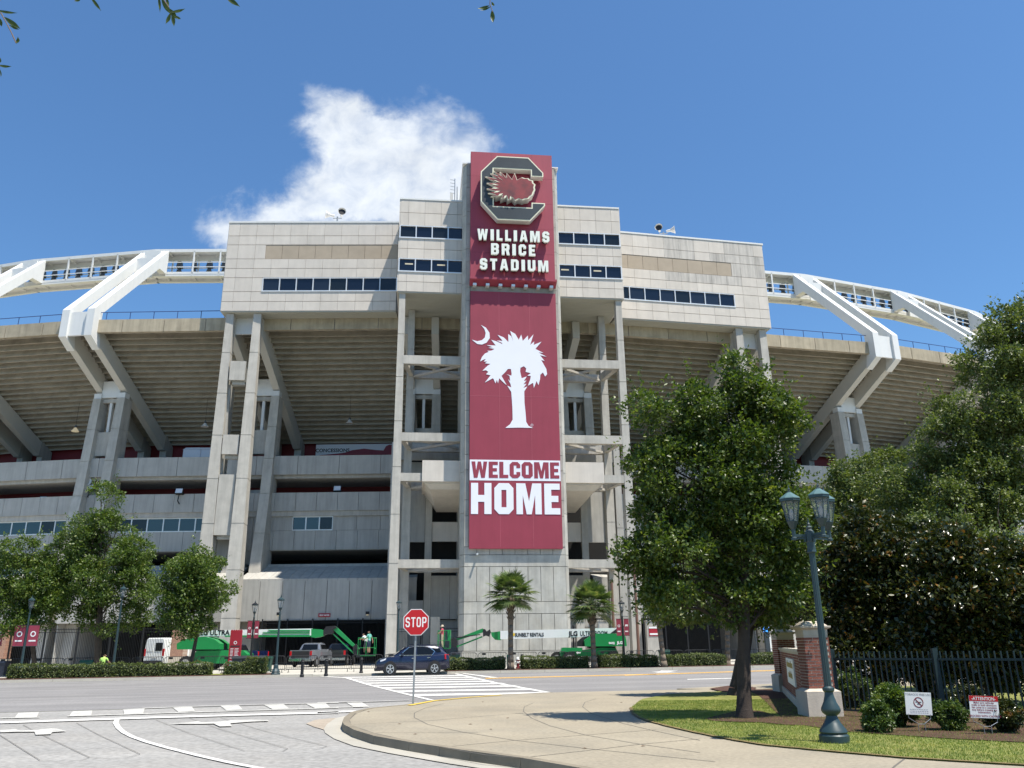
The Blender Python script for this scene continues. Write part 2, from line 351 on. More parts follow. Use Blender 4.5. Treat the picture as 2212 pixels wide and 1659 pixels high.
# ---- facade bands between frames
def facade(i, sg, tf, ln):
    n = max(3, round(ln/4.3))
    n2 = n*2 if i == 0 else n*2
    for j in range(n):
        a, c = j/n+.0015, (j+1)/n-.0015
        b = B(tf); b.box(a, c, 6.6, 6.95, 18.62, 20.55); b.build('concourse_parapet_panel', M['conc_in'], stadium)
    for j in range(n2):
        a, c = j/n2+.0012, (j+1)/n2-.0012
        b = B(tf); b.box(a, c, 6.75, 7.05, 14.95, 16.8); b.build('balcony_parapet_panel', M['conc_in'], stadium)
    b = B(tf); b.box(0, 1, 6.7, 6.93, 18.64, 20.5); b.box(0, 1, 6.85, 7.0, 14.97, 16.77); b.build('parapet_backing', M['conc_lip'], stadium)
    b = B(tf); b.box(0, 1, 6.9, 7.3, 14.45, 14.95); b.build('edge_beam', M['conc'], stadium)
    # glazed band
    z0, z1 = 13.05, 14.45
    if i == 0: wins = [(.235,.475,3),(.90,1.0,2)] if sg < 0 else [(0.02,.12,2),(.235,.475,3),(.8,.97,3)]
    else: wins = [(0.06,.96,9)]
    segs = []; last = 0
    for (a, c, k) in wins:
        if i == 0 and sg < 0: a, c = 1-c, 1-a
    wl = sorted([((1-c, 1-a, k) if (i == 0) else (a, c, k)) for (a, c, k) in wins])
    for (a, c, k) in wl:
        if a > last+.001: segs.append((last, a))
        last = c
        fb = B(tf)
        fb.box(a, c, 7.08, 7.2, z0, z0+.09); fb.box(a, c, 7.08, 7.2, z1-.1, z1)
        for q in range(k+1):
            x = a+(c-a)*q/k; fb.box(max(a, x-.0035), min(c, x+.0035), 7.07, 7.2, z0+.09, z1-.1)
        fo = fb.build('window_frame', M['frame'], stadium)
        for q in range(k):
            x0, x1 = a+(c-a)*q/k+.0035, a+(c-a)*(q+1)/k-.0035
            p = B(tf); p.box(x0, x1, 7.12, 7.15, z0+.09, z1-.1); p.build('window_pane', M[random.choice(['glass2','glass2','glass2b','glass_c'])], fo)
    if last < .999: segs.append((last, 1))
    for (a, c) in segs:
        k = max(1, round((c-a)*ln/2.15))
        for q in range(k):
            b = B(tf); b.box(a+(c-a)*q/k+.001, a+(c-a)*(q+1)/k-.001, 7.1, 7.4, z0, z1+.0); b.build('wall_panel', M['conc_in'], stadium)
    n3 = max(4, round(ln/2.15))
    for q in range(n3):
        b = B(tf); b.box(q/n3+.001, (q+1)/n3-.001, 7.1, 7.4, 11.15, 13.03); b.build('wall_panel', M['conc_in'], stadium)
    b = B(tf); b.box(0, 1, 7.32, 7.5, 11.2, 14.5); b.build('wall_backing', M['conc_lip'], stadium)
    # ledge, sloped slab canopy and the forward wall above the gates
    b = B(tf); b.box(.02, 1, 6.9, 7.5, 9.3, 9.75); b.build('ledge', M['conc_in'], stadium)
    ns = 18
    for q in range(ns):
        a, c = .04+.96*q/ns+.0008, .04+.96*(q+1)/ns-.0008
        a, c = 1-c, 1-a
        b = B(tf); b.hexa([(a,2.5,7.8),(c,2.5,7.8),(c,6.9,9.3),(a,6.9,9.3),(a,2.5,8.0),(c,2.5,8.0),(c,6.9,9.5),(a,6.9,9.5)]); b.build('canopy_slab', M['conc_in'], stadium)
    b = B(tf); b.hexa([(0,2.55,7.7),(.96,2.55,7.7),(.96,6.9,9.2),(0,6.9,9.2),(0,2.55,7.92),(.96,2.55,7.92),(.96,6.9,9.42),(0,6.9,9.42)])
    b.build('canopy_core', M['conc_lip'], stadium)
    nw_ = 8
    for q in range(nw_):
        a, c = .04+.96*q/nw_+.0012, .04+.96*(q+1)/nw_-.0012; a, c = 1-c, 1-a
        b = B(tf); b.box(a, c, 2.5, 2.8, 4.25, 7.8); b.build('gate_wall_panel', M['conc_in'], stadium)
    b = B(tf); b.box(0, .96, 2.62, 2.9, 4.27, 7.78); b.box(.0, 1, 2.9, 17, 4.3, 4.5); b.each('gate_soffit', M['dark'], stadium)  # underside coloured near-black to carry the gateway's shade
    b = B(tf); b.box(.955, .96, 2.9, 7, GZ, 7.8); b.build('gate_side_wall', M['conc_in'], stadium)
    b = B(tf)
    for x in (.25, .5, .75): b.box(x-.008, x+.008, 10, 10.4, GZ, 4.3)
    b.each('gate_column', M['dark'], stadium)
for sg in (-1, 1):
    for i in range(NB-1):
        tf = baytf(i, sg)
        facade(i, sg, tf, baylen(i, 7))
# ---- raking beams, struts, knees and concrete legs at each frame
def radial(i, sg, off):
    u, v, dx, dy = fr(i, sg)
    tx, ty = dy, -dx    # along the facade
    return lambda a, s, z: SW(u + tx*(off+a) + dx*s, v + ty*(off+a) + dy*s, z)
for sg in (-1, 1):
    for i in range(0, NB+1):
        for off in (-1.33, 1.33):
            rf = radial(i, sg, off)
            b = B(rf); w = .36
            if i <= 1: prof = [(.2,31.2),(.2,33.0),(1.0,33.0),(17.2,24.05),(17.2,24.0),(15.3,23.35)]
            else: prof = [(.2,31.35),(.2,32.6),(1.0,32.75),(17.2,24.05),(17.2,24.0),(15.3,23.45)]
            b.prism(prof, lambda s, z, d: (d, s, z), -w, w); b.build('raking_beam', M['rake'], stadium)
            b = B(rf); b.prism([(15.3,23.4),(15.55,25.2),(17.3,24.1),(17.3,18.6),(15.9,18.6),(15.9,23.4)], lambda s, z, d: (d, s, z), -w-.02, w+.02)
            b.build('beam_foot', M['conc_in'], stadium)
            if i >= 2:
                b = B(rf)
                b.prism([(-.12,31.35),(-.12,34.2),(11.4,46.3),(11.4,43.3),(9.9,43.3),(1.15,34.15),(1.15,32.3),(1.5,30.4)], lambda s, z, d: (d, s, z), -w-.03, w+.03)
                b.build('bent_strut', M['white'], stadium)
            # battered concrete leg
            b = B(rf); wl = .5
            zs = [(27.0,6.7,8.1,.44),(23.6,6.45,8.0,.46),(20.2,6.2,7.95,.48),(16.6,5.9,7.9,.5),(12.6,5.3,7.9,.52),(8.6,4.7,7.9,.54),(4.6,4.1,7.9,.56),(GZ,3.6,7.9,.6)]
            for (za, sa, ea, wa_), (zb, sb_, eb, wb_) in zip(zs[:-1], zs[1:]):
                b.hexa([(-wb_,sb_,zb+.03),(wb_,sb_,zb+.03),(wb_,eb,zb+.03),(-wb_,eb,zb+.03),(-wa_,sa,za-.03),(wa_,sa,za-.03),(wa_,ea,za-.03),(-wa_,ea,za-.03)])
                b.box(-wb_+.04, wb_-.04, sb_+.06, eb-.05, zb-.03, zb+.03)
            b.build('concrete_leg', M['conc'], stadium)
            b = B(rf); b.box(-.4, .4, 6.75, 7.6, 27.0, 27.55); b.build('bearing_block', M['white'], stadium)
        rc = radial(i, sg, 0)
        b = B(rc); b.box(-1, 1, 6.9, 7.3, 27.1, 28.9)
        if i >= 2:
            b.box(-1, 1, .15, .4, 31.5, 34.0); b.box(-1,1,9.6,9.75,42.1,44.6); b.box(-1,1,10.9,11.05,44.8,46.1)
        elif i == 1: b.box(-1, 1, .25, .45, 31.4, 33.1)
        b.each('cross_plate', M['white'], stadium)
        b = B(rc); b.box(-.9, .9, 7.0, 7.6, 20.9, 23.4); b.box(-.9, .9, 7.1, 7.6, 26.6, 27.0); b.each('leg_cross_beam', M['conc'], stadium)
        b = B(rc); b.box(-.14, .14, 7.2, 7.5, 23.4, 28.6); b.build('leg_post', M['white'], stadium)
        # closing wall strip between paired legs
        b = B(rc); b.box(-.85, .85, 7.25, 7.5, 9.8, 17.2); b.build('leg_infill', M['conc_in'], stadium)
# ---- lighting bridge
def flood_proto():
    b = B(); b.tube((0,0,0),(0,0,.9), .035); b.hexa([(-.24,-.2,.3),(.24,-.2,.3),(.24,.3,.3),(-.24,.3,.3),(-.16,-.1,.95),(.16,-.1,.95),(.16,.25,.95),(-.16,.25,.95)])
    b.tube((0,.05,-.1),(0,.05,.3),.27,.12,10)
    me_o = b.build('floodlight', M['charc2'], None); return me_o
M['charc2'] = mat('floodlight_shell', (.10,.10,.10), .45, .1, 2, metal=.4)
fl0 = flood_proto()
def trusspt(i, sg, s=0, z=0):
    u, v, dx, dy = fr(i, sg); return (u+dx*s, v+dy*s)
def bridge(p0, p1, ins=None):
    """box truss between two plan points; inner side away from the street"""
    (u0, v0), (u1, v1) = p0, p1; L = math.hypot(u1-u0, v1-v0); tx, ty = (u1-u0)/L, (v1-v0)/L
    nx, ny = -ty, tx
    if ny < 0: nx, ny = -nx, -ny
    tf = lambda a, d, z: SW(u0+tx*a+nx*d, v0+ty*a+ny*d, z)
    b = B(tf); zb, zt, D = 43.35, 46.35, 1.6
    for d in (0, D):
        b.box(0, L, d, d+.16, zt-.16, zt+.16); b.box(0, L, d, d+.16, zb, zb+.3)
    b.box(0, L, 0, D, zt+.16, zt+.22); b.box(0, L, D-.05, D+.2, zt-.5, zt+.1)
    b.box(0, L, .16, D, zb-.0, zb+.05); b.box(0, L, .02, .5, zb-.25, zb); b.box(0, L, D-.2, D+.16, zb-.35, zb)
    for zr in (44.25, 44.85):
        b.box(0, L, .02, .09, zr, zr+.08); b.box(0, L, D, D+.08, zr, zr+.08)
    n = max(2, round(L/3.0)); xs = [L*(j+.5)/n for j in range(n)]
    for x in xs:
        b.box(x-.08, x+.08, 0, .16, zb, zt); b.box(x-.08, x+.08, D, D+.16, zb, zt); b.box(x-.05, x+.05, 0, D, zt-.12, zt-.02); b.box(x-.06, x+.06, 0, D, zb-.2, zb)
        q = tf(x, .1, zt-.1); b2 = tf(x+1.2, D, zt-.1)
        k0 = b.k; b.tf = None; b.beam(q, b2, .09, .09); b.tf = tf
    o = b.build('lighting_bridge', M['white'], stadium)
    m = max(2, int(L/1.55))
    for j in range(m):
        a = L*(j+.5)/m
        c = fl0.copy(); COL.objects.link(c); c.location = tf(a, 1.0, 44.25); c.scale = (1.35, 1.35, 1.35); c.rotation_euler = (0, 0, random.uniform(-.4, .4)); put(c, o); c.name = 'floodlight'
for sg in (-1, 1):
    pts = [trusspt(i, sg, 11.3) for i in range(2, NB+1)]
    u1, v1 = pts[0]; a = pts[0]
    # stub into the press box
    bridge((sg*27.5, 20.7), a) if True else None
    for p, q in zip(pts[:-1], pts[1:]): bridge(p, q)
bpy.data.objects.remove(fl0)
# ---- press boxes
ROWS = [33.2,34.2,35.25,36.75,37.75,38.8,40.35,41.35,42.8]
def press_wing(sg):
    # front face line from u=10.95,v=6.25 to u=27.9,v=7.75
    L = 17.0; th = math.atan2(1.5, 16.95)
    tf = lambda a, d, z: SW(sg*(10.95 + a*math.cos(th) - d*math.sin(th)), 6.25 + a*math.sin(th) + d*math.cos(th), z)
    b = B(tf); b.box(-.4, L-.03, .14, 15.8, 33.22, 42.75)
    core = b.build('press_box', M['conc_lip'], stadium)
    b = B(tf); b.box(-.5, L+.1, -.05, 15.95, 42.8, 42.98); b.build('roof_edge', M['white'], core)
    b = B(tf); b.box(0, L-.1, .05, 15.8, 33.1, 33.2)
    for q in range(1, 40): b.box(0.1, L-.2, q*.4-.012, q*.4+.012, 33.07, 33.1)
    b.build('soffit', M['soffit'], core)
    cols = 10; w = L/cols
    x1 = 13.15
    for r in range(8):
        z0, z1 = ROWS[r], ROWS[r+1]
        cells = []
        if r == 2:
            cells = [(x1, L)]
        elif r == 5: cells = [(x1, L)]
        else: cells = [(0, L)]
        for (a, c) in cells:
            xs = [a] + [x for x in [w*(q+.35) for q in range(cols+1)] if a+.25 < x < c-.1] + [c]
            for xa, xb in zip(xs[:-1], xs[1:]):
                m = M['panel_stain'] if (sg > 0 and r >= 4 and xa > 5 and random.random() < .8) else M['panel']
                p = B(tf); p.box(xa+.010, xb-.010, 0, .14, z0+.024, z1-.024); p.build('wall_panel', m, core)
        if r == 5:
            k = 8
            for q in range(k):
                p = B(tf); p.box(x1*q/k+.015, x1*(q+1)/k-.015, .03, .14, z0+.022, z1-.022); p.build('tan_wall_panel', M['tan'], core)
        if r == 2:
            k = 8; fb = B(tf); fb.box(-.1, x1+.05, -.06, .12, z0-.02, z0+.1); fb.box(0, x1, 0, .12, z1-.08, z1)
            for q in range(k+1): fb.box(x1*q/k-.045, x1*q/k+.045, -.02, .12, z0+.1, z1-.08)
            fb.build('window_frame', M['frame'], core)
            for q in range(k):
                p = B(tf); p.box(x1*q/k+.045, x1*(q+1)/k-.045, .10, .125, z0+.1, z1-.08); p.build('window_pane', M[random.choice(['glass','glass','glass_b','glass_c'])], core)
    # side panels
    for r in range(8):
        for q in range(9):
            p = B(tf); p.box(L-.03, L+.08, .16+q*1.74, .16+(q+1)*1.74-.04, ROWS[r]+.022, ROWS[r+1]-.022); p.build('wall_panel', M['panel'], core)
    return tf
for sg in (-1, 1): press_wing(sg)
RC = [33.2,34.2,35.2,36.6,37.6,38.7,40.05,41.4,42.8]
def press_centre(sg):
    f = lambda u, d, z: SW(sg*u, 1.6+d, z)
    b = B(f); b.box(4.4, 10.55, .14, 20, 33.22, 42.75); core = b.build('press_box', M['conc_lip'], stadium)
    b = B(f); b.box(4.4, 10.7, -.05, 20.2, 42.8, 42.96); b.build('roof_edge', M['white'], core)
    b = B(f); b.box(4.4, 10.6, .04, 20, 33.1, 33.2)
    for q in range(1, 25): b.box(4.5, 10.5, q*.35-.012, q*.35+.012, 33.07, 33.1)
    b.build('soffit', M['soffit'], core)
    for r in range(8):
        z0, z1 = RC[r], RC[r+1]
        if r in (2, 5+0) or r == 5:
            pass
        if r in (2, 5):
            fb = B(f); fb.box(4.5, 10.68, -.07, .12, z0-.03, z0+.09); fb.box(4.5, 10.62, -.02, .12, z1-.09, z1)
            n = 4; a0, a1 = 4.55, 10.6
            for q in range(n+1): x = a0+(a1-a0)*q/n; fb.box(x-.05, x+.05, -.03, .12, z0+.09, z1-.09)
            fb.build('window_frame', M['frame'], core)
            for q in range(n):
                p = B(f); p.box(a0+(a1-a0)*q/n+.05, a0+(a1-a0)*(q+1)/n-.05, .10, .125, z0+.09, z1-.09); po = p.build('window_pane', M[random.choice(['glass','glass','glass_b','glass_c'])], core)
            if r == 2:
                p = B(f)
                for x in ((6.3, 9.3) if sg < 0 else (4.75, 7.9)): p.box(x, x+.75, .085, .095, z0+.78, z0+.92)
                p.build('ceiling_lamp', M['glow'], core)
        else:
            xs = [4.5, 5.2, 6.75, 8.3, 9.85, 10.6]
            for xa, xb in zip(xs[:-1], xs[1:]):
                p = B(f); p.box(xa+.010, xb-.010, 0, .14, z0+.022, z1-.022); p.build('wall_panel', M['panel'], core)
        for q in range(4):
            p = B(f); p.box(10.58, 10.72, .0+q*1.55+.02, (q+1)*1.55-.02, z0+.018, z1-.018); p.build('wall_panel', M['panel'], core)
    return core
for sg in (-1, 1): press_centre(sg)
# ---- columns in front of the stands
def column(u, v, z1, w0=.34, w1=.44, d0=.4, d1=.55, m='conc', name='column', step=3.9):
    b = B(lambda a, d, z: SW(u+a, v+d, z))
    z = z1; n = max(2, int((z1-GZ)/step))
    for q in range(n):
        ta, tb = q/n, (q+1)/n; za, zb = z1+(GZ-z1)*ta, z1+(GZ-z1)*tb
        wa_, wb_ = w0+(w1-w0)*ta, w0+(w1-w0)*tb; da, db = d0+(d1-d0)*ta, d0+(d1-d0)*tb
        e = .035
        b.hexa([(-wb_,-db,zb+e),(wb_,-db,zb+e),(wb_,db,zb+e),(-wb_,db,zb+e),(-wa_,-da,za-e),(wa_,-da,za-e),(wa_,da,za-e),(-wa_,da,za-e)])
        b.box(-wb_+.04, wb_-.04, -db+.04, db-.04, zb-e, zb+e)
    return b.build(name, M[m], stadium)
for sg in (-1, 1):
    column(sg*10.2, 2.15, 33.15, .28, .42, .35, .5); column(sg*9.35, 6.0, 33.1, .3, .42, .35, .45)
    # stair tower at the outer end of each wing
    column(sg*27.0, 8.4, 33.1, .36, .62, .4, .9); column(sg*24.35, 8.15, 33.1, .36, .66, .4, 1.0)
    for (z0, z1) in ((26.2,28.1),(19.0,20.85),(11.6,17.1)):
        b = SB(); b.box(sg*25.0 if sg > 0 else -26.45, sg*26.45 if sg > 0 else -25.0, 7.75, 8.0, z0, z1); b.build('stair_panel', M['conc'], stadium)
        b = SB(); b.box(sg*25.7-.5, sg*25.7+.7, 8.1, 8.5, z0-.35, z0-.02); b.each('stair_beam', M['conc'], stadium)
    b = SB(); b.box(sg*25.7-1.0, sg*25.7+1.0, 9.3, 9.6, 9.0, 11.4); b.box(sg*26.5-.1, sg*26.5+.1, 8.6, 10.2, 4.0, 26); b.each('stair_back_panel', M['conc_in'], stadium)
    for z0, z1 in ((26.2,27.0),(19.05,19.8),(15.5,16.2),(8.15,8.85)):
        b = SB(); ua, ub = sorted((sg*4.5, sg*9.95)); ub2 = ub
        if z0 == 15.5: ua, ub = sorted((sg*8.05, sg*9.95))
        b.box(ua, ub, 1.75, 2.3, z0, z1); b.each('tie_beam', M['conc'], stadium)
        b = SB(); ua, ub = sorted((sg*4.5, sg*9.1)); b.box(ua, ub, 5.8, 6.3, z0, z1-.05)
        ua, ub = sorted((sg*9.5, sg*9.95)); b.hexa([(ua,2.6,z0+.1),(ub,2.6,z0+.1),(ub-.5*sg,5.7,z0+.1),(ua-.5*sg,5.7,z0+.1),(ua,2.6,z1),(ub,2.6,z1),(ub-.5*sg,5.7,z1),(ua-.5*sg,5.7,z1)])
        b.each('tie_beam', M['conc'], stadium)
        b = B()
        b.beam(SW(sg*4.7, 2.3, z0+.1), SW(sg*9.2, 5.9, z0+.1), .22, .22); b.beam(SW(sg*4.7, 5.9, z0+.35), SW(sg*9.2, 2.3, z0+.35), .22, .22)
        b.each('cross_brace', M['conc'], stadium)
    # balcony box hung beside the tower
    b = B(lambda u, v, z: SW(sg*u, v, z)); b.box(4.5, 8.0, 1.6, 1.85, 15.45, 17.3); b.box(7.78, 8.0, 1.85, 8, 15.45, 17.3); b.box(4.5, 7.78, 1.85, 8, 15.3, 15.45)
    b.hexa([(4.5,2.4,14.9),(7.3,2.4,14.9),(6.6,8.6,13.9),(4.5,8.6,13.9),(4.5,1.95,15.3),(7.7,1.95,15.3),(7.7,8.6,15.3),(4.5,8.6,15.3)])
    b.build('stair_landing_box', M['panel'], stadium)
    # recessed wall behind the columns
    f = lambda u, v, z: SW(sg*u, v+8.0, z)
    def rw(u0, u1, z0, z1, d, m, name):
        b = B(f); b.box(u0, u1, d, d+.3, z0, z1); b.build(name, M[m], stadium)
    rw(9.36,10.05, GZ, 20.4, -.25, 'conc', 'wall_pier'); rw(7.0,7.62, GZ, 20.4, -.25, 'conc', 'wall_pier')
    rw(7.64,9.34, 11.05, 18.5, -.05, 'conc_in', 'wall_panel')
    rw(4.4,6.98, 11.1, 12.88, -.05, 'cream_c', 'wall_panel') if 'cream_c' in M else rw(4.4,6.98, 11.1, 12.88, -.05, 'panel', 'wall_panel')
    rw(4.4,6.98, 14.35, 18.4, -.05, 'conc_in', 'wall_panel')
    rw(7.66,9.34, 4.2, 5.85, 0, 'conc_in', 'wall_panel'); rw(7.66, 9.34, GZ, 4.15, .1, 'conc_in', 'wall_panel')
    rw(5.3,6.98, 4.22, 8.0, -.3, 'conc_in', 'wall_panel'); rw(4.4,5.27, 4.22, 8.0, -.3, 'conc_in', 'wall_panel')
    rw(4.4,6.98, GZ, 4.15, .2, 'conc_in', 'wall_panel')
    rw(4.4,10.4, 18.6, 20.5, -.6, 'conc_in', 'concourse_parapet_panel')
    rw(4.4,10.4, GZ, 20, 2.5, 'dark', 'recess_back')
    rw(6.2,7.0, .9, 4.3, -3.6, 'conc', 'gate_post')
    column(sg*10.6, 7.6, 20.3, .3, .34, .3, .4, 'conc_in', 'wall_pier')
# ---- tower
twr_b = SB(); twr_b.box(-4.4, 4.02, .14, 10.5, GZ-.3, 46.0); tower = twr_b.build('tower', M['conc_lip'], stadium)
def tpan(u0, u1, z0, z1, v0=0, m='conc_tower', name='tower_panel', g_=.02):
    b = SB(); b.box(u0+g_, u1-g_, v0, .14, z0+g_, z1-g_); return b.build(name, M[m], tower)
TU0, TU1 = -4.42, 4.05; dw = (TU1-TU0)/8
tpan(TU0-.12, TU1+.12, GZ-.2, 1.5, -.12)
for z0, z1, full in ((1.5,4.35,0),(4.35,5.3,1),(5.3,8.1,0),(8.1,9.05,1),(9.05,9.7,0)):
    if full: tpan(TU0, TU1, z0, z1)
    else:
        for q in range(8): tpan(TU0+dw*q, TU0+dw*(q+1), z0, z1, .012)
tpan(-4.02, 3.8, 9.7, 33.5, .03)
k = 0
z = 9.7
while z < 45.9:
    z1 = min(z+ (1.35 if k % 2 else 2.55), 46.05)
    tpan(TU0, -4.03, z, z1, -.02); tpan(3.81, TU1, z, z1, -.02); z = z1; k += 1
# chamfered corners and sides
for sg, ue in ((-1, TU0), (1, TU1)):
    z = GZ
    for z1 in (1.5,4.35,5.3,8.1,9.05,12.5,16,19.5,23,26.5,30,33.5,37,40.5,44,46):
        b = SB(); e = .02
        b.hexa([(ue, .02, z+e),(ue+sg*.32,.5,z+e),(ue+sg*.3,3.2,z+e),(ue,3.2,z+e),(ue,.02,z1-e),(ue+sg*.32,.5,z1-e),(ue+sg*.3,3.2,z1-e),(ue,3.2,z1-e)]); b.build('tower_side_panel', M['conc_tower'], tower)
        b = SB(); b.box(min(ue, ue+sg*.2), max(ue, ue+sg*.2), 3.24, 10.4, z+e, z1-e); b.build('tower_side_panel', M['conc_tower'], tower)
        z = z1
b = SB(); b.box(TU0-.4, TU1+.4, -.05, 10.6, 46.02, 46.14); b.build('roof_edge', M['white'], tower)
# upper sign board
sb_ = SB(); sb_.box(-4.06, 3.76, -.55, -.03, 33.75, 47.05); board = sb_.build('sign_board', M['maroon'], stadium)
for q in range(5):
    for r_, (z0, z1) in enumerate(((33.75,36.4),(36.4,39.0),(39.0,41.7),(41.7,44.4),(44.4,47.05))):
        if q < 4:
            ww = 7.82/4; b = SB(); b.box(-4.06+ww*q+.006, -4.06+ww*(q+1)-.006, -.585, -.55, z0+.006, z1-.006); b.build('sign_panel', M['maroon'], board)
b = SB(); b.hexa([(-4.1,-.95,33.55),(3.85,-.95,33.55),(3.85,-.1,33.2),(-4.1,-.1,33.2),(-4.1,-.95,33.75),(3.85,-.95,33.75),(3.85,-.1,33.74),(-4.1,-.1,33.74)]); b.build('sign_hood', M['maroon'], board)
for q in range(7):
    u = -3.65+q*1.17; b = SB(); b.box(u-.16, u+.16, -.75, -.1, 33.0, 33.22); b.build('sign_bracket', M['frame'], board)
# ---- block letters
def L_(c=.22, t=.34, h=.2):
    D = {}
    D['I'] = (.42, [[(0,0),(.42,0),(.42,1),(0,1)]])
    D['L'] = (.74, [[(0,0),(.74,0),(.74,h),(t,h),(t,1),(0,1)]])
    D['E'] = (.76, [[(0,0),(.76,0),(.76,h),(t,h),(t,.4),(.68,.4),(.68,.6),(t,.6),(t,1-h),(.76,1-h),(.76,1),(0,1)]])
    D['T'] = (.84, [[(.25,0),(.59,0),(.59,1-h),(.84,1-h),(.84,1),(0,1),(0,1-h),(.25,1-h)]])
    D['H'] = (.98, [[(0,0),(t,0),(t,.39),(.64,.39),(.64,0),(.98,0),(.98,1),(.64,1),(.64,.61),(t,.61),(t,1),(0,1)]])
    D['O'] = (.92, [[(c,0),(.92-c,0),(.92,.16),(.92,.84),(.92-c,1),(c,1),(0,.84),(0,.16)], [(.34,.22),(.34,.78),(.58,.78),(.58,.22)]])
    D['D'] = (.92, [[(0,0),(.92-c,0),(.92,.16),(.92,.84),(.92-c,1),(0,1)], [(.34,.2),(.34,.8),(.58,.8),(.58,.2)]])
    D['C'] = (.88, [[(c,0),(.88-c,0),(.88,.16),(.88,.38),(.56,.38),(.56,.22),(.34,.22),(.34,.78),(.56,.78),(.56,.62),(.88,.62),(.88,.84),(.88-c,1),(c,1),(0,.84),(0,.16)]])
    D['U'] = (.92, [[(c,0),(.92-c,0),(.92,.16),(.92,1),(.58,1),(.58,.22),(.34,.22),(.34,1),(0,1),(0,.16)]])
    D['S'] = (.88, [[(c,0),(.66,0),(.88,.16),(.88,.5),(.74,.6),(.33,.66),(.33,.8),(.55,.8),(.55,.7),(.88,.7),(.88,.84),(.66,1),(c,1),(0,.84),(0,.52),(.14,.42),(.55,.36),(.55,.2),(.33,.2),(.33,.32),(0,.32),(0,.16)]])
    D['A'] = (.98, [[(0,0),(.31,0),(.36,.18),(.62,.18),(.67,0),(.98,0),(.70,1),(.28,1)], [(.41,.38),(.49,.74),(.57,.38)]])
    D['M'] = (1.22, [[(0,0),(.31,0),(.31,.62),(.49,0),(.73,0),(.91,.62),(.91,0),(1.22,0),(1.22,1),(.78,1),(.61,.42),(.44,1),(0,1)]])
    D['W'] = (1.3, [[(.2,0),(.5,0),(.65,.55),(.8,0),(1.1,0),(1.3,1),(.99,1),(.92,.45),(.78,1),(.52,1),(.38,.45),(.31,1),(0,1)]])
    D['B'] = (.92, [[(0,0),(.7,0),(.92,.15),(.92,.42),(.82,.51),(.92,.6),(.92,.86),(.72,1),(0,1)], [(.34,.19),(.34,.41),(.58,.41),(.58,.19)], [(.34,.6),(.34,.81),(.58,.81),(.58,.6)]])
    D['R'] = (.92, [[(0,0),(.34,0),(.34,.38),(.5,.38),(.6,0),(.94,0),(.82,.44),(.92,.52),(.92,.86),(.72,1),(0,1)], [(.34,.57),(.34,.81),(.58,.81),(.58,.57)]])
    D['P'] = (.9, [[(0,0),(.34,0),(.34,.36),(.68,.36),(.9,.5),(.9,.86),(.68,1),(0,1)], [(.34,.55),(.34,.81),(.57,.81),(.57,.55)]])
    D['G'] = (.9, [[(c,0),(.68,0),(.9,.16),(.9,.52),(.5,.52),(.5,.36),(.57,.36),(.57,.2),(.34,.2),(.34,.8),(.57,.8),(.57,.66),(.9,.66),(.9,.84),(.68,1),(c,1),(0,.84),(0,.16)]])
    D['N'] = (.96, [[(0,0),(.32,0),(.32,.5),(.62,0),(.96,0),(.96,1),(.64,1),(.64,.5),(.34,1),(0,1)]])
    D['J'] = (.8, [[(c,0),(.58,0),(.8,.16),(.8,1),(.46,1),(.46,.2),(.32,.2),(.32,.36),(0,.36),(0,.16)]])
    D['-'] = (.5, [[(.05,.42),(.45,.42),(.45,.58),(.05,.58)]])
    return D
LET = L_()
def letters(text, u0, u1, z0, z1, fn, m, par, d0, d1, gap=.16, name='letter', joined=False):
    W_ = sum(LET[c][0] if c != ' ' else .4 for c in text) + gap*(len(text)-1); sx = (u1-u0)/W_; x = 0; bb = B(fn)
    for c in text:
        if c == ' ': x += .4+gap; continue
        w, loops = LET[c]
        b = bb if joined else B(fn)
        b.prism([[(u0+(x+p[0])*sx, z0+p[1]*(z1-z0)) for p in l] for l in loops], lambda a, q, d: (a, d, q), d0, d1)
        if not joined: b.build(name, m, par)
        x += w+gap
    if joined: bb.build(name, m, par)
M['letter_side'] = M['letter']
for txt, ua, ub, za, zb in (('WILLIAMS',-3.45,3.22,37.36,38.46),('BRICE',-2.2,1.88,35.92,37.04),('STADIUM',-3.22,3.05,34.38,35.48)):
    letters(txt, ua, ub, za, zb, SW, M['letter'], board, -1.22, -1.0, gap=.34)
    letters(txt, ua+.02, ub-.02, za+.02, zb-.02, SW, M['black'], board, -1.0, -.8, gap=.34, name='letter_return', joined=True)
# emblem: block C
LU0, LU1, LZ0, LZ1 = -3.16, 2.85, 39.35, 46.1
def em(x, y): return (LU0+(LU1-LU0)*x, LZ0+(LZ1-LZ0)*y)
CO = [(.0,.27),(.0,.74),(.255,1),(.755,1),(.985,.765),(.985,.70),(.79,.70),(.79,.80),(.2,.80),(.2,.205),(.79,.205),(.79,.285),(1.0,.285),(1.0,.245),(.765,.0),(.255,.0)]
def inset(poly, d):
    n = len(poly); o = []
    for i in range(n):
        p0, p1, p2 = (Vector(poly[i-1]), Vector(poly[i]), Vector(poly[(i+1) % n]))
        a, b = (p1-p0).normalized(), (p2-p1).normalized(); na, nb = Vector((-a.y, a.x)), Vector((-b.y, b.x))
        q = na+nb; q = q/ max(.3, q.dot(na)); o.append(tuple(p1+q*d))
    return o
C1 = [em(*p) for p in CO]
ar = sum(C1[i-1][0]*C1[i][1]-C1[i][0]*C1[i-1][1] for i in range(len(C1)))
sgn = 1 if ar > 0 else -1
M['emb_side'] = mat('emblem_side', (.62,.60,.56), .5, .1, 1)
b = SB(); b.prism(C1, lambda a, q, d: (a, d, q), -1.45, -.75); emb = b.build('emblem_letter', M['emb_side'], board)
b = SB(); b.prism(C1, lambda a, q, d: (a, d, q), -1.48, -1.452); b.build('emblem_outline', M['cream'], emb)
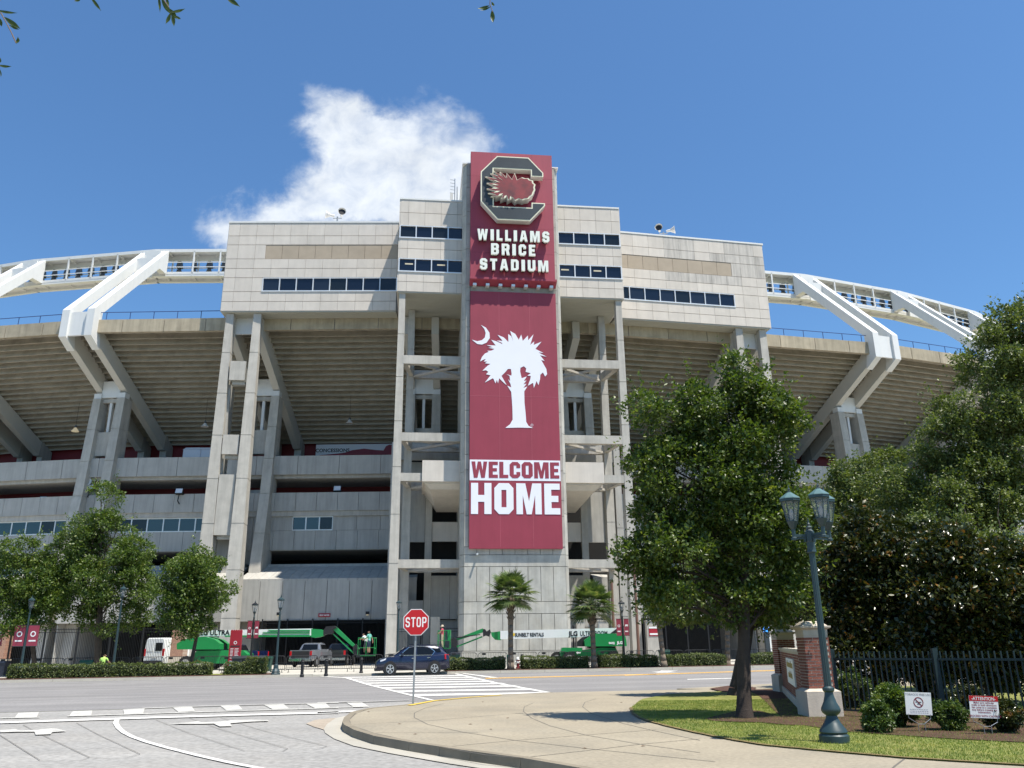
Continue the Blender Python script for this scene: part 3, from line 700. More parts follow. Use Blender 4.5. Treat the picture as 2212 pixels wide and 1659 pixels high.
C2 = inset(C1, .11*sgn); b = SB(); b.prism(C2, lambda a, q, d: (a, d, q), -1.5, -1.482); b.build('emblem_face', M['charcoal'], emb)
# a plain feathery maroon patch across the letter
def ragged(cx, cz, pts, d):
    n = len(pts); o = []
    return [(cx+p[0]*d, cz+p[1]*d) for p in pts]
rnd = random.Random(5); pl = []
NP = 44
for q in range(NP):
    t = 2*math.pi*q/NP; am_ = .30 if 1.0 < t < 3.6 else (.22 if 3.6 <= t < 5.2 else .05)
    r_ = 1.0 + (am_*rnd.uniform(.5, 1.1) if q % 2 else -am_*rnd.uniform(.2, .7))
    x = 2.0*math.cos(t)*r_ + .22*math.cos(2*t); zz = 1.35*math.sin(t)*r_ + .22*math.sin(3*t+.5)
    sh = .28*am_*3 if q % 2 else 0
    pl.append((x-sh, zz+sh*.5))
M['plume'] = mat('plume_maroon', (.25,.035,.04), .5, .35, .9, hue=(.07,.03,.035), huef=.7)
cxz = (-.28, 42.65)
P0 = [(cxz[0]+p[0], cxz[1]+p[1]) for p in pl]
b = SB(); b.prism(P0, lambda a, q, d: (a, d, q), -1.7, -.85); pm = b.build('plume_patch', M['emb_side'], board)
b = SB(); b.prism(P0, lambda a, q, d: (a, d, q), -1.73, -1.702); b.build('plume_outline', M['cream'], pm)
P1 = [(cxz[0]+p[0]*.93, cxz[1]+p[1]*.93) for p in pl]
b = SB(); b.prism(P1, lambda a, q, d: (a, d, q), -1.75, -1.732); b.build('plume_face', M['plume'], pm)
b = SB()
for q in range(9):
    t = 2.0+q*.33; x, zz = math.cos(t), math.sin(t)
    a = (cxz[0]+x*1.25, cxz[1]+zz*.95); c = (cxz[0]+x*1.95, cxz[1]+zz*1.38); w = .055
    b.prism([(a[0], a[1]), (a[0]*.5+c[0]*.5-w*1.6, a[1]*.5+c[1]*.5+w*1.6), c, (a[0]*.5+c[0]*.5+w, a[1]*.5+c[1]*.5-w)], lambda u, q_, d: (u, d, q_), -1.77, -1.751)
b.build('plume_streak', M['cream'], pm)
# ---- banner
BU0, BU1, BZ0, BZ1 = -4.02, 3.79, 9.52, 32.6
bb = SB(); bb.box(BU0, BU1, -.32, .02, BZ0, BZ1); banner = bb.build('banner', M['banner'], stadium)
b = SB()
for z in (14.9, 22.6, 28.4):
    pass
for u in (-1.42, 1.35): b.box(u-.012, u+.012, -.326, -.32, BZ0+.1, BZ1-.1)
b.box(BU0, BU1, -.326, -.32, 22.65, 22.68); b.build('banner_seam', mat('seam', (.42,.10,.13), .6), banner)
b = SB(); b.box(BU0+.02, BU1-.02, -.335, -.321, 15.2, 16.98); b.build('white_strip', M['print_white'], banner)
letters('WELCOME', -3.85, 3.66, 15.42, 16.82, SW, M['banner'], banner, -.35, -.336, gap=.12)
letters('HOME', -3.88, 3.66, 12.36, 14.98, SW, M['print_white'], banner, -.35, -.321, gap=.14)
def t5(x, y):   # zoomed picture of the banner -> u, z on the banner
    px, py = (1500+x/2.212)/1.8228, (1200+y/2.212)/1.8228
    a, b_ = ray(px, py); v = -.33
    Bq = (a*OY-OX-v*(NX-a*NY))/(UX-a*UY); Y = OY+Bq*UY+v*NY
    return (Bq, EYE+b_*Y)
PALM = [(1083,1073),(1125,1040),(1147,1000),(1145,900),(1135,760),(1100,705),(1135,720),(1128,690),(1107,650),(1125,665),(1120,620),(1095,605),(1135,618),(1138,600),(1132,560),(1105,560),(1085,585),(1050,620),(1095,700),(1070,680),(1030,640),(1020,685),(1010,655),(998,685),(982,650),(975,640),(905,678),(935,640),(955,615),(915,605),(935,585),(915,570),(883,575),(930,530),(955,515),(905,510),(925,495),(895,495),(915,470),(890,480),(863,495),(880,455),(905,425),(940,410),(925,402),(960,400),(990,385),(935,375),(975,370),(920,352),(1000,355),(960,305),(1010,320),(1060,345),(1085,380),(1050,330),(1010,312),(1060,315),(1015,262),(1070,285),(1110,325),(1108,255),(1135,275),(1155,325),(1125,228),(1170,255),(1200,305),(1222,260),(1235,315),(1280,268),(1282,310),(1328,258),(1300,350),(1335,320),(1330,350),(1398,322),(1345,385),(1415,420),(1370,415),(1442,453),(1385,440),(1425,490),(1395,480),(1440,560),(1447,605),(1430,625),(1410,590),(1388,610),(1385,650),(1372,700),(1355,665),(1332,725),(1325,680),(1290,700),(1280,705),(1300,650),(1305,620),(1275,618),(1305,595),(1260,585),(1265,555),(1245,535),(1215,550),(1212,580),(1225,640),(1270,625),(1245,665),(1268,660),(1240,695),(1268,688),(1240,725),(1275,712),(1248,755),(1250,850),(1260,950),(1265,1020),(1285,1055),(1325,1073),(1200,1070)]
b = SB(); b.prism([t5(*p) for p in PALM], lambda a, q, d: (a, d, q), -.345, -.321); b.build('palmetto_print', M['print_white'], banner)
CR = [(872,177),(915,200),(945,245),(948,290),(920,330),(880,347),(840,342),(792,305),(840,318),(880,308),(905,285),(912,245),(900,210)]
b = SB(); b.prism([t5(*p) for p in CR], lambda a, q, d: (a, d, q), -.345, -.321); b.build('crescent_print', M['print_white'], banner)
b = SB(); b.prism([[t5(1315+11*math.cos(a), 1048+11*math.sin(a)) for a in [q*.524 for q in range(12)]], [t5(1315+8*math.cos(a), 1048+8*math.sin(a)) for a in [q*.524 for q in range(12)]]], lambda a, q, d: (a, d, q), -.335, -.321); b.build('registered_mark', M['print_white'], banner)
# ================================================================== GROUND
def sheet(name, poly, dz, m, kind='structure', parent=None, sides=0.0, hole=None):
    loops = [[Vector((p[0], p[1], 0)) for p in poly]]
    tris = tessellate_polygon(loops)
    bm = bmesh.new(); vs = [bm.verts.new((p[0], p[1], 0)) for p in poly]
    for t in tris:
        try: bm.faces.new([vs[i] for i in t])
        except ValueError: pass
    if sides:
        n = len(vs); lo = [bm.verts.new((p[0], p[1], -sides)) for p in poly]
        for i in range(n):
            try: bm.faces.new((vs[i], vs[(i+1) % n], lo[(i+1) % n], lo[i]))
            except ValueError: pass
    for yc in (45, 57, 70):
        bmesh.ops.bisect_plane(bm, geom=bm.verts[:]+bm.edges[:]+bm.faces[:], plane_co=(0, yc, 0), plane_no=(0, 1, 0))
    for v in bm.verts: v.co.z += zg(v.co.y)+dz
    bmesh.ops.recalc_face_normals(bm, faces=bm.faces)
    if not sides:
        for f in bm.faces:
            if f.normal.z < 0: f.normal_flip()
    me = bpy.data.meshes.new(name); bm.to_mesh(me); bm.free(); me.materials.append(m)
    o = bpy.data.objects.new(name, me); COL.objects.link(o); put(o, parent)
    if kind: o['kind'] = kind
    return o
def sheet_multi(name, polys, dz, m, kind='structure'):
    b = bmesh.new()
    for poly in polys:
        vs = [b.verts.new((p[0], p[1], 0)) for p in poly]
        for t in tessellate_polygon([[Vector((p[0], p[1], 0)) for p in poly]]):
            try: b.faces.new([vs[i] for i in t])
            except ValueError: pass
    for yc in (45, 57, 70):
        bmesh.ops.bisect_plane(b, geom=b.verts[:]+b.edges[:]+b.faces[:], plane_co=(0, yc, 0), plane_no=(0, 1, 0))
    for v in b.verts: v.co.z = zg(v.co.y)+dz
    for f in b.faces:
        f.normal_update()
        if f.normal.z < 0: f.normal_flip()
    me = bpy.data.meshes.new(name); b.to_mesh(me); b.free(); me.materials.append(m)
    o = bpy.data.objects.new(name, me); COL.objects.link(o)
    if kind: o['kind'] = kind
    return o
def ZA(x, y, dz=0): p = g(x/1.6594/1.8228, (2524+y/1.6594)/1.8228, dz); return (p.x, p.y)
def ZB(x, y, dz=0): p = g((1250+x/1.6594)/1.8228, (2524+y/1.6594)/1.8228, dz); return (p.x, p.y)
def ZC(x, y, dz=0): p = g((2450+x/1.3982)/1.8228, (2524+y/1.3982)/1.8228, dz); return (p.x, p.y)
def kerbY(X): return 58.6+.21*X
M['asphalt'] = mat('asphalt_worn', (.285,.278,.262), .93, .22, .22, .4, lane=.10, speck=.34, bscale=60, hue=(.29,.275,.25), huef=.5)
M['asphalt2'] = mat('asphalt_main_road', (.22,.213,.208), .93, .14, .25, .3, lane=.24, speck=.25, bscale=60, hue=(.25,.24,.23), huef=.6)
M['walk'] = mat('pavement_concrete', (.29,.253,.187), .92, .24, .35, .35, speck=.22, bscale=30, hue=(.24,.215,.165), huef=.8)
M['plaza'] = mat('plaza_concrete', (.42,.40,.35), .92, .12, .3, .2, speck=.1)
M['paint'] = mat('road_paint', (.58,.57,.535), .78, .35, 2.5, speck=.35)
M['paint_worn'] = mat('worn_road_paint', (.45,.44,.405), .8, .5, 2.5, speck=.5)
M['yellow'] = mat('yellow_paint', (.72,.42,.10), .75, .12, 2.5)
M['yellowk'] = mat('yellow_kerb_paint', (.68,.46,.07), .75, .2, 3)
M['mulch'] = mat('mulch', (.075,.036,.024), .98, .5, 6, .9, speck=.8, bscale=45)
M['turf'] = mat('turf', (.16,.175,.04), .95, .45, 1.4, .5, speck=.3, hue=(.22,.20,.06), huef=.75)
M['crack'] = mat('dark_joint', (.12,.11,.095), .95, .2, 2)
M['kerb'] = mat('kerb_concrete', (.22,.19,.14), .92, .3, 1.2, .4, streak=.1)
M['gutter'] = mat('gutter_concrete', (.36,.34,.29), .92, .2, .8, .2, speck=.15)
b = B(); n = 60
xs = [-900+30*i for i in range(61)]; ys = [-40,-5,10,20,30,45,57,70,90,130,200,400,900,1600]
b.v = [(x, y, zg(y)-.06) for y in ys for x in xs]; k = len(xs)
b.f = [(j*k+i, j*k+i+1, (j+1)*k+i+1, (j+1)*k+i) for j in range(len(ys)-1) for i in range(k-1)]; b.m = [0]*len(b.f)
b.build('ground', M['turf'], None, kind='structure')
# far edge of the road follows the kerb line; the side street comes towards the camera on the left
road = [(-300, kerbY(-300)+5), (-300, -30), (14, -30), (14, 10), (60, 30), (300, 90), (300, kerbY(300))]
road = [(-300, kerbY(-300)), (-300, -30), (300, -30), (300, kerbY(300))]
sheet('side_street', [(-300, -30), (300, -30), (300, 27+60), (40, 36), (10, 33), (-4, 31), (-14, 28.3), (-40, 22.5), (-300, -30)][:-1], -.012, M['asphalt'])
sheet('main_road', [(-300, -32), (-40, 22.5), (-14, 28.3), (-4, 31), (10, 33), (40, 36), (300, 87), (300, kerbY(300)), (-300, kerbY(-300))], -.004, M['asphalt2'])
sheet('far_pavement', [(-200, kerbY(-200)), (200, kerbY(200)), (200, 140), (-200, 140)], .10, M['plaza'], sides=.2)
# kerb stones of the far side
def kp(X, o=0): return (X - .2*o, kerbY(X)+o)
def kxp(px, o=0, py=1452):
    a, _ = ray(px, py); return a*(58.6+o)/(1-.21*a)
far_k = bpy.data.objects.new('kerb', None)
kx = [-60+3*i for i in range(14)]
kroot = thing('far_kerb', (0, 58.6, 0), 'pale concrete kerb along the far side of the main road, below the hedges', 'kerb')
for i in range(46):
    X0, X1 = -70+3*i, -70+3*(i+1)
    if -15.2 < X0 < -9.0: hgt = .115
    else: hgt = .15
    b = B(); b.hexa([(X0+.01, kerbY(X0)-.16, zg(kerbY(X0))-.02), (X1-.01, kerbY(X1)-.16, zg(kerbY(X1))-.02), (X1-.01, kerbY(X1)+.04, zg(kerbY(X1))-.02), (X0+.01, kerbY(X0)+.04, zg(kerbY(X0))-.02),
                     (X0+.01, kerbY(X0)-.13, zg(kerbY(X0))+hgt), (X1-.01, kerbY(X1)-.13, zg(kerbY(X1))+hgt), (X1-.01, kerbY(X1)+.04, zg(kerbY(X1))+hgt), (X0+.01, kerbY(X0)+.04, zg(kerbY(X0))+hgt)])
    b.build('kerb_stone', M['gutter'], kroot)
# mulch strips beneath the far hedges
def strip(x0, x1, o0, o1, dz, m, name):
    n = max(1, int(abs(x1-x0)/2)); pts = [kp(x0+(x1-x0)*i/n, o0+(.12*random.random())) for i in range(n+1)] + [kp(x0+(x1-x0)*i/n, o1) for i in range(n, -1, -1)]
    return sheet(name, pts, dz, m)
XL0, XL1, XR0, XR1 = kxp(-60), kxp(585), kxp(968), kxp(1760)
strip(XL0-20, XL1, .06, 3.2, .155, M['mulch'], 'mulch'); strip(XR0, XR1+20, .06, 3.0, .155, M['mulch'], 'mulch')
strip(kxp(440), kxp(490), 1.0, 3.1, .17, M['turf'], 'grass')
# ---- corner pavement with kerb
KB = [(1700,829),(1330,765),(1000,722),(800,692),(600,662),(370,622),(240,582),(175,548),(163,528),(175,500),(220,465),(330,440),(450,428),(560,418),(760,388),(1000,364),(1200,350),(1400,342),(1520,336)]
corner = [(30, -20), (9, -6), (6.2, 2), (4.4, 6.5)] + [ZB(x, y, .15) for x, y in KB]
e0 = corner[-1]; corner += [(e0[0]+6, e0[1]+1.2), ZC(300, 262, .15), ZC(880, 232, .15)]
e1 = corner[-1]
corner += [(60, e1[1]+9.5), (120, e1[1]+22), (120, -20)]
sheet('corner_pavement', corner, .15, M['walk'], sides=.2)
kr = thing('corner_kerb', (corner[8][0], corner[8][1], 0), 'weathered concrete kerb curving round the corner pavement in the foreground', 'kerb')
cps = corner[1:len(KB)+4]
def offs(pts, d):
    o = []
    for i, p in enumerate(pts):
        a = Vector(pts[max(0, i-1)]); c = Vector(pts[min(len(pts)-1, i+1)]); t = (c-a).normalized(); o.append((p[0]-t.y*d, p[1]+t.x*d))
    return o
# order of cps runs clockwise round the corner: outside is on the left of travel
o_out, o_in = offs(cps, .02), offs(cps, -.16)
segs_ = []
for i in range(len(cps)-1):
    L = (Vector(cps[i+1])-Vector(cps[i])).length; m_ = max(1, int(L/1.6))
    for j in range(m_):
        f0, f1 = j/m_, (j+1)/m_
        lp = lambda A, t: (A[i][0]*(1-t)+A[i+1][0]*t, A[i][1]*(1-t)+A[i+1][1]*t)
        gp = .006/L
        a, c, d, e = lp(o_out, f0+gp), lp(o_out, f1-gp), lp(o_in, f1-gp), lp(o_in, f0+gp)
        b = B(); b.hexa([(a[0],a[1],-.05),(c[0],c[1],-.05),(d[0],d[1],-.05),(e[0],e[1],-.05),(a[0]*.9+e[0]*.1,a[1]*.9+e[1]*.1,.158),(c[0]*.9+d[0]*.1,c[1]*.9+d[1]*.1,.158),(d[0],d[1],.158),(e[0],e[1],.158)])
        b.build('kerb_stone', M['kerb'], kr)
gut = offs(cps, .42); sheet('gutter', gut + cps[::-1], .004, M['gutter'])
def ribbon(pts, w, dz, name, m, lab=None):
    A, C_ = offs(pts, w/2), offs(pts, -w/2); polys = [[A[i], A[i+1], C_[i+1], C_[i]] for i in range(len(pts)-1)]
    return sheet_multi(name, polys, dz, m)
ribbon([ZB(x, y, .158) for x, y in [(600,421),(760,391),(900,378),(1000,368),(1130,359),(1200,354)]], .17, .166, 'yellow_kerb_marking', M['yellowk'])
jl = [[(355,437),(250,475),(207,515),(220,552),(370,602),(640,660),(830,698),(1100,745),(1330,765)],
      [(820,410),(700,440),(634,470),(632,500),(720,545),(930,592),(1290,650),(1820,710),(2212,750),(2600,790)],
      [(1410,405),(1352,430),(1345,460),(1400,505),(1520,555),(1750,615),(2110,675),(2500,730)],
      [(1820,378),(1748,400),(1732,430),(1790,475),(2000,540),(2212,590),(2500,650)],
      [(810,695),(1290,650),(1750,615),(2212,580)],[(1330,765),(1820,710),(2110,675),(2500,640)],
      [(210,480),(420,477),(640,474)],[(230,545),(720,522),(1345,470)],[(380,600),(640,600),(1050,600)]]
for pts in jl:
    ribbon([ZB(x, y, .15) for x, y in pts], .022, .1535, 'pavement_joint', M['crack'])
ribbon([ZC(x, y, .15) for x, y in [(1566,640),(1500,690),(1470,720)]], .03, .1535, 'pavement_joint', M['crack'])
# ---- markings
marks = []
def q(*p): marks.append([ZB(x, y) for x, y in p])
for y0, y1 in ((236,241),(248,253),(260,265.5),(273,279.5),(287.5,295),(304,312),(325,334),(348.5,360.5)):
    xl = lambda y: 180+(y-241)*3.86; xr = lambda y: 880+(y-213)*5.24
    def re_(y):
        yy_ = y
        for _ in range(6): yy_ = y-(xr(yy_)-xl(y))*.016
        return (xr(yy_), yy_)
    q((xl(y0), y0), re_(y0), re_(y1), (xl(y1), y1))
sheet_multi('crosswalk_marking', marks, .006, M['paint'])
marks = []
q((0,231),(60,231),(190,240),(165,242)); q((175,241.5),(205,240.5),(765,388),(725,388)); q((885,213.5),(915,213),(1530,337),(1480,338))
sheet_multi('crosswalk_marking', marks, .010, M['paint'])
marks = []
q((850,213),(880,212),(900,214.5),(870,216)); q((935,213),(965,212.5),(1190,241),(1130,241))
sheet_multi('crosswalk_marking', marks, .014, M['paint'])
def yl(x, o):
    return ZB(x, 243.5-(x-1095)*.0241+o) 
sheet_multi('centre_line', [[yl(1095,-1.6), yl(2212,-1.6), yl(2212,.2), yl(1095,0.4)], [yl(1100,1.6), yl(2212,1.4), yl(2212,3.2), yl(1100,3.6)]] + [[ZC(14,186.6), ZC(900,158), ZC(2200,129), ZC(2200,130.6), ZC(900,159.6), ZC(14,188.2)], [ZC(14,189.2), ZC(900,160.8), ZC(2200,131.8), ZC(2200,133.6), ZC(900,162.4), ZC(14,190.8)]], .006, M['yellow'])
sheet_multi('lane_marking', [[ZC(358,210), ZC(600,204), ZC(602,207.5), ZC(360,213.5)], [ZC(160,171), ZC(205,168), ZC(215,163.5), ZC(310,164), ZC(250,171), ZC(310,174), ZC(200,174.5)]], .006, M['paint'])
am = []
def a_(*p): globals()['am'].append([ZA(x, y) for x, y in p])
for p in [(805,448,945,441,935,474,812,478),(1130,436,1255,431,1275,460,1165,465),(1440,424,1560,420,1585,450,1480,455),(1725,418,1855,414,1890,443,1780,447),(2000,411,2130,408,2160,437,2060,441),(120,470,255,466,240,497,95,502),(475,459,603,455,595,489,450,494)]:
    a_((p[0],p[1]),(p[2],p[3]),(p[4],p[5]),(p[6],p[7]))
sheet_multi('worn_crosswalk_marking', am, .006, M['paint_worn']); am = []
a_((930,439),(1500,419),(2212,403),(2212,406),(1500,422),(930,443)); a_((440,490),(1400,460),(2212,436),(2212,440),(1400,464),(440,495)); a_((0,503),(260,498),(260,502),(0,508))
sheet_multi('worn_crosswalk_marking', am, .010, M['paint_worn']); am = []
am.append([ZB(190,404), ZB(290,402), ZB(340,430), ZB(240,434)]); sheet_multi('worn_crosswalk_marking', am, .006, M['paint_worn']); am = []
am.append([ZB(0,403), ZB(430,393), ZB(600,386), ZB(600,388), ZB(430,396), ZB(0,407)]); am.append([ZB(0,436), ZB(300,430), ZB(300,433), ZB(0,440)])
a_((1100,546),(1295,527),(1320,535),(1400,532),(1540,519),(1640,517),(1750,519),(1755,526),(1640,530),(1505,541),(1515,560),(1435,562),(1395,543),(1320,545))
a_((0,586),(100,580),(130,588),(240,584),(330,574),(370,576),(435,592),(340,600),(330,613),(232,616),(225,596),(120,597),(0,600))
sheet_multi('worn_crosswalk_marking', am, .014, M['paint_worn'])
am = []
a_((0,529),(900,500),(1600,480),(2212,462),(2212,474),(1600,490),(900,511),(0,541)); am.append([ZB(0,462), ZB(255,456), ZB(235,466), ZB(0,474)])
sheet_multi('stop_line', am, .012, M['paint'])
ribbon([ZA(x, y) for x, y in [(765,516),(755,535),(775,568),(810,598),(870,628),(960,660),(1100,700),(1300,750),(1500,795),(1700,833),(1900,870)]], .13, .006, 'turn_lane_marking', M['paint'])
for pts in [[(0,615),(150,710),(260,778),(380,787),(520,782),(585,760)],[(150,548),(330,640),(585,760),(720,768),(830,760),(915,738)],[(500,535),(640,610),(915,738)],[(1020,515),(1230,600),(1600,718),(1760,727),(1850,718),(1880,703)],[(1230,500),(1450,580),(1880,703),(2020,708),(2100,700),(2135,687)],[(1440,500),(1700,580),(2135,687)]]:
    ribbon([ZA(x, y) for x, y in pts], .014, .004, 'saw_cut_joint', M['crack'])
# sandy deposit by the corner
ds = [ZA(x, y) for x, y in [(2000,540),(2060,515),(2160,505),(2260,500),(2330,520),(2320,570),(2240,605),(2150,590),(2050,560)]]
sheet('sand_patch', ds, .003, mat('sand', (.33,.28,.22), .95, .3, 2, .4, speck=.3))
# ---- lawn and beds
GR = [(50,365),(58,395),(100,422),(150,440),(250,466),(350,490),(470,515),(600,540),(800,572),(1100,600),(1560,640),(2212,680),(2700,720)]
grass_poly = [ZC(x, y, .17) for x, y in GR] + [(60, 6), (90, 40)] + [ZC(880, 258, .17), ZC(640, 272, .17), ZC(450, 280, .17), ZC(250, 292, .17), ZC(110, 318, .17)]
sheet('lawn', grass_poly, .17, M['turf'], sides=.06)
bed1 = [ZC(x, y, .18) for x, y in [(690,268),(760,305),(800,345),(840,385),(872,415),(860,425),(1000,464),(1240,499),(1500,517),(1800,537),(2212,558),(2600,580)]] + [(22, 17.5), (9.2, 23.5)] + [ZC(1000, 300, .18), ZC(900, 262, .18)]
sheet('mulch', bed1, .185, M['mulch'])
sheet('mulch', [ZC(x, y, .18) for x, y in [(455,428),(520,412),(600,392),(650,380),(760,386),(850,412),(960,445),(1000,464),(900,462),(760,448),(600,445),(500,440)]], .188, M['mulch'])
sheet('mulch', [ZC(x, y, .18) for x, y in [(480,262),(560,250),(640,240),(740,258),(700,285),(560,280)]], .188, M['mulch'])

M['dry_edge'] = mat('dry_grass_edge', (.17,.125,.055), .95, .6, 5, .5, speck=.6)
ribbon([(p[0]+random.uniform(-.012,.012), p[1]+random.uniform(-.012,.012)) for a_0, a_1 in zip(grass_poly[:12], grass_poly[1:13]) for p in [(a_0[0]+(a_1[0]-a_0[0])*t, a_0[1]+(a_1[1]-a_0[1])*t) for t in (0,.2,.4,.6,.8)]], .10, .1755, 'dry_grass_edge', M['dry_edge'])
# ================================================================== STREET OBJECTS
def txt(body, size, m, parent, fn, depth=.01, bold=0.0, align='CENTER', name='lettering', squash=1.0, width=None):
    cu = bpy.data.curves.new('t', 'FONT'); cu.body = body; cu.size = size; cu.align_x = align; cu.offset = bold; cu.resolution_u = 3; cu.space_line = .95
    o = bpy.data.objects.new('t', cu); COL.objects.link(o); bpy.context.view_layer.update()
    me = bpy.data.meshes.new_from_object(o.evaluated_get(bpy.context.evaluated_depsgraph_get())); bpy.data.objects.remove(o); bpy.data.curves.remove(cu)
    if width: xs_ = [v.co.x for v in me.vertices]; squash = width/(max(xs_)-min(xs_))
    b = B(); vs = [fn(v.co.x*squash, v.co.y, 0) for v in me.vertices] ; n = len(vs); vs += [fn(v.co.x*squash, v.co.y, depth) for v in me.vertices]
    fs = [tuple(p.vertices) for p in me.polygons]; fs += [tuple(i+n for i in p.vertices)[::-1] for p in me.polygons]
    b.add(vs, fs); bpy.data.meshes.remove(me); return b.build(name, m, parent, fix=False)
M['teal'] = mat('teal_lamp_paint', (.022,.046,.052), .42, .12, 3, 0, spec=.5)
M['teal_cap'] = mat('pale_teal_lamp_cap', (.08,.15,.155), .45, .15, 5)  # paler teal than the post and lantern frame
M['clear'] = bpy.data.materials.new('lantern_glass'); M['clear'].use_nodes = True
_n = M['clear'].node_tree.nodes['Principled BSDF']; _n.inputs['Base Color'].default_value = (.86,.9,.88,1); _n.inputs['Roughness'].default_value = .08; _n.inputs['Alpha'].default_value = .11
M['green'] = mat('lift_green', (.010,.235,.060), .38, .06, 1, coat=.3); M['green_d'] = mat('lift_green_inner', (.008,.13,.035), .5, .1, 1)
M['liftwhite'] = mat('lift_white', (.74,.76,.74), .4, .04, 1); M['tyre'] = mat('tyre_rubber', (.025,.025,.025), .9, .3, 8)
M['rim'] = mat('alloy_rim', (.62,.63,.65), .25, .05, 3, metal=.8); M['wheelgrey'] = mat('wheel_grey', (.30,.30,.29), .6, .2, 5)
M['red'] = mat('sign_red', (.50,.012,.018), .45, .06, 1); M['stopwhite'] = mat('sign_white', (.82,.82,.80), .5, .03, 1); M['galv'] = mat('galvanised_steel', (.34,.36,.37), .42, .15, 6, metal=.6)
M['car_blue'] = mat('dark_blue_car_paint', (.006,.010,.035), .25, .05, 1, metal=.2, coat=1); M['plastic'] = mat('black_plastic', (.018,.018,.02), .6, .1, 3)
M['chrome'] = mat('chrome_trim', (.75,.75,.76), .15, .02, 1, metal=1); M['tail'] = mat('tail_light_red', (.42,.01,.015), .2, .1, 2); M['headl'] = mat('headlight_lens', (.65,.67,.7), .1, .1, 2)
M['carglass'] = mat('car_glass', (.006,.007,.008), .06, .1, 1, spec=.35)
M['brick'] = mat('red_brick', (.235,.085,.058), .9, .22, 3, .5, rand=.5, bscale=50); M['mortar'] = mat('mortar', (.52,.45,.36), .95, .15, 4)
M['stone'] = mat('cast_stone', (.56,.50,.41), .85, .12, 2, .3, streak=.2); M['barr'] = mat('barricade_steel', (.03,.03,.032), .5, .1, 3)
M['skin'] = mat('skin', (.42,.24,.16), .6, .05, 5); M['hair'] = mat('brown_hair', (.06,.035,.02), .8, .1, 5)
# ---- near triple lamp
lp0 = g(1803, 1602, .18)
def lantern(root, c, s=1.0, gm=None, name='lantern', n=8, cap='teal_cap'):
    """c: bottom of the lantern stem"""
    b = B(); b.lathe([(.035*s,0),(.06*s,.01*s),(.06*s,.05*s),(.04*s,.07*s),(.04*s,.22*s),(.06*s,.25*s),(.10*s,.34*s),(.115*s,.38*s),(.105*s,.40*s)], c, n); o = b.build(name, M['teal'], root)
    b = B()
    for i in range(n):
        t = 2*math.pi*i/n; a = Vector((c[0]+.11*s*math.cos(t), c[1]+.11*s*math.sin(t), c[2]+.39*s)); e = Vector((c[0]+.185*s*math.cos(t), c[1]+.185*s*math.sin(t), c[2]+.78*s)); b.tube(a, e, .009*s, .009*s, 4)
    b.lathe([(.185*s,.77*s),(.205*s,.78*s),(.205*s,.83*s),(.19*s,.835*s)], c, n); b.build('lantern_frame', M['teal'], o)
    b = B(); b.lathe([(.215*s,.83*s),(.205*s,.85*s),(.05*s,.96*s),(.035*s,.97*s)], c, n); b.build('lantern_cap', M[cap], o)
    b = B(); b.lathe([(.035*s,.965*s),(.045*s,.98*s),(.02*s,1.0*s),(.03*s,1.03*s),(.012*s,1.06*s),(.002*s,1.15*s)], c, n); b.build('finial', M['teal'], o)
    b = B(); b.lathe([(.10*s,.40*s),(.175*s,.77*s)], c, n); b.build('lantern_glass', M['clear'], o)
    b = B(); b.lathe([(.02*s,.42*s),(.035*s,.46*s),(.045*s,.55*s),(.02*s,.63*s)], c, 8); b.build('lamp_bulb', M['wheelgrey'], o)
    return o
lamp = thing('street_lamp', lp0, 'tall teal street lamp with three lanterns standing in the grass by the brick pier', 'street lamp')
ztop = P(1752, 1157, lp0.y).z; zb = lp0.z
b = B(); b.lathe([(r_*.84, z_) for r_, z_ in [(.30,-.05),(.30,.10),(.26,.13),(.28,.16),(.26,.20),(.17,.30),(.12,.38),(.11,.42),(.17,.46),(.195,.50),(.19,.54),(.13,.64),(.095,.74),(.085,.80),(.12,.83),(.12,.87),(.075,.90)]], lp0, 16); b.build('lamp_base', M['teal'], lamp, smooth=35)
b = B(); H_ = ztop-zb
for i in range(16):
    pass
n = 24; vs = []
for (r, z) in ((.064,.88),(.061,1.6),(.053,H_-.35),(.053,H_-.3)):
    for i in range(n):
        t = 2*math.pi*i/n; rr = r*(1.0 if i % 2 else .86); vs.append((lp0.x+rr*math.cos(t), lp0.y+rr*math.sin(t), zb+z))
b.add(vs, [(j*n+i, j*n+(i+1) % n, (j+1)*n+(i+1) % n, (j+1)*n+i) for j in range(3) for i in range(n)])
b.build('lamp_post', M['teal'], lamp)
b = B(); b.lathe([(.075,H_-.32),(.085,H_-.30),(.075,H_-.26),(.075,H_-.12),(.085,H_-.1),(.085,H_+.07),(.06,H_+.1),(.05,H_+.12),(.06,H_+.15),(.03,H_+.18),(.035,H_+.21),(.015,H_+.24),(.003,H_+.33)], lp0, 12); b.build('post_head', M['teal'], lamp)
for ang in (183, 287, 22):
    t = R(ang); d = Vector((math.cos(t), math.sin(t), 0)); c = lp0+Vector((0,0,H_)); e = c+d*{183:.30, 287:.40, 22:.46}[ang]
    b = B(); b.beam(c, e, .05, .05); b.beam(c-Vector((0,0,.05)), e-Vector((0,0,.05)), .03, .03); b.tube(c+d*.1, c+d*.1+Vector((0,0,-.12)), .02)
    b.build('lamp_arm', M['teal'], lamp); lantern(lamp, (e.x, e.y, e.z-.09), .93)
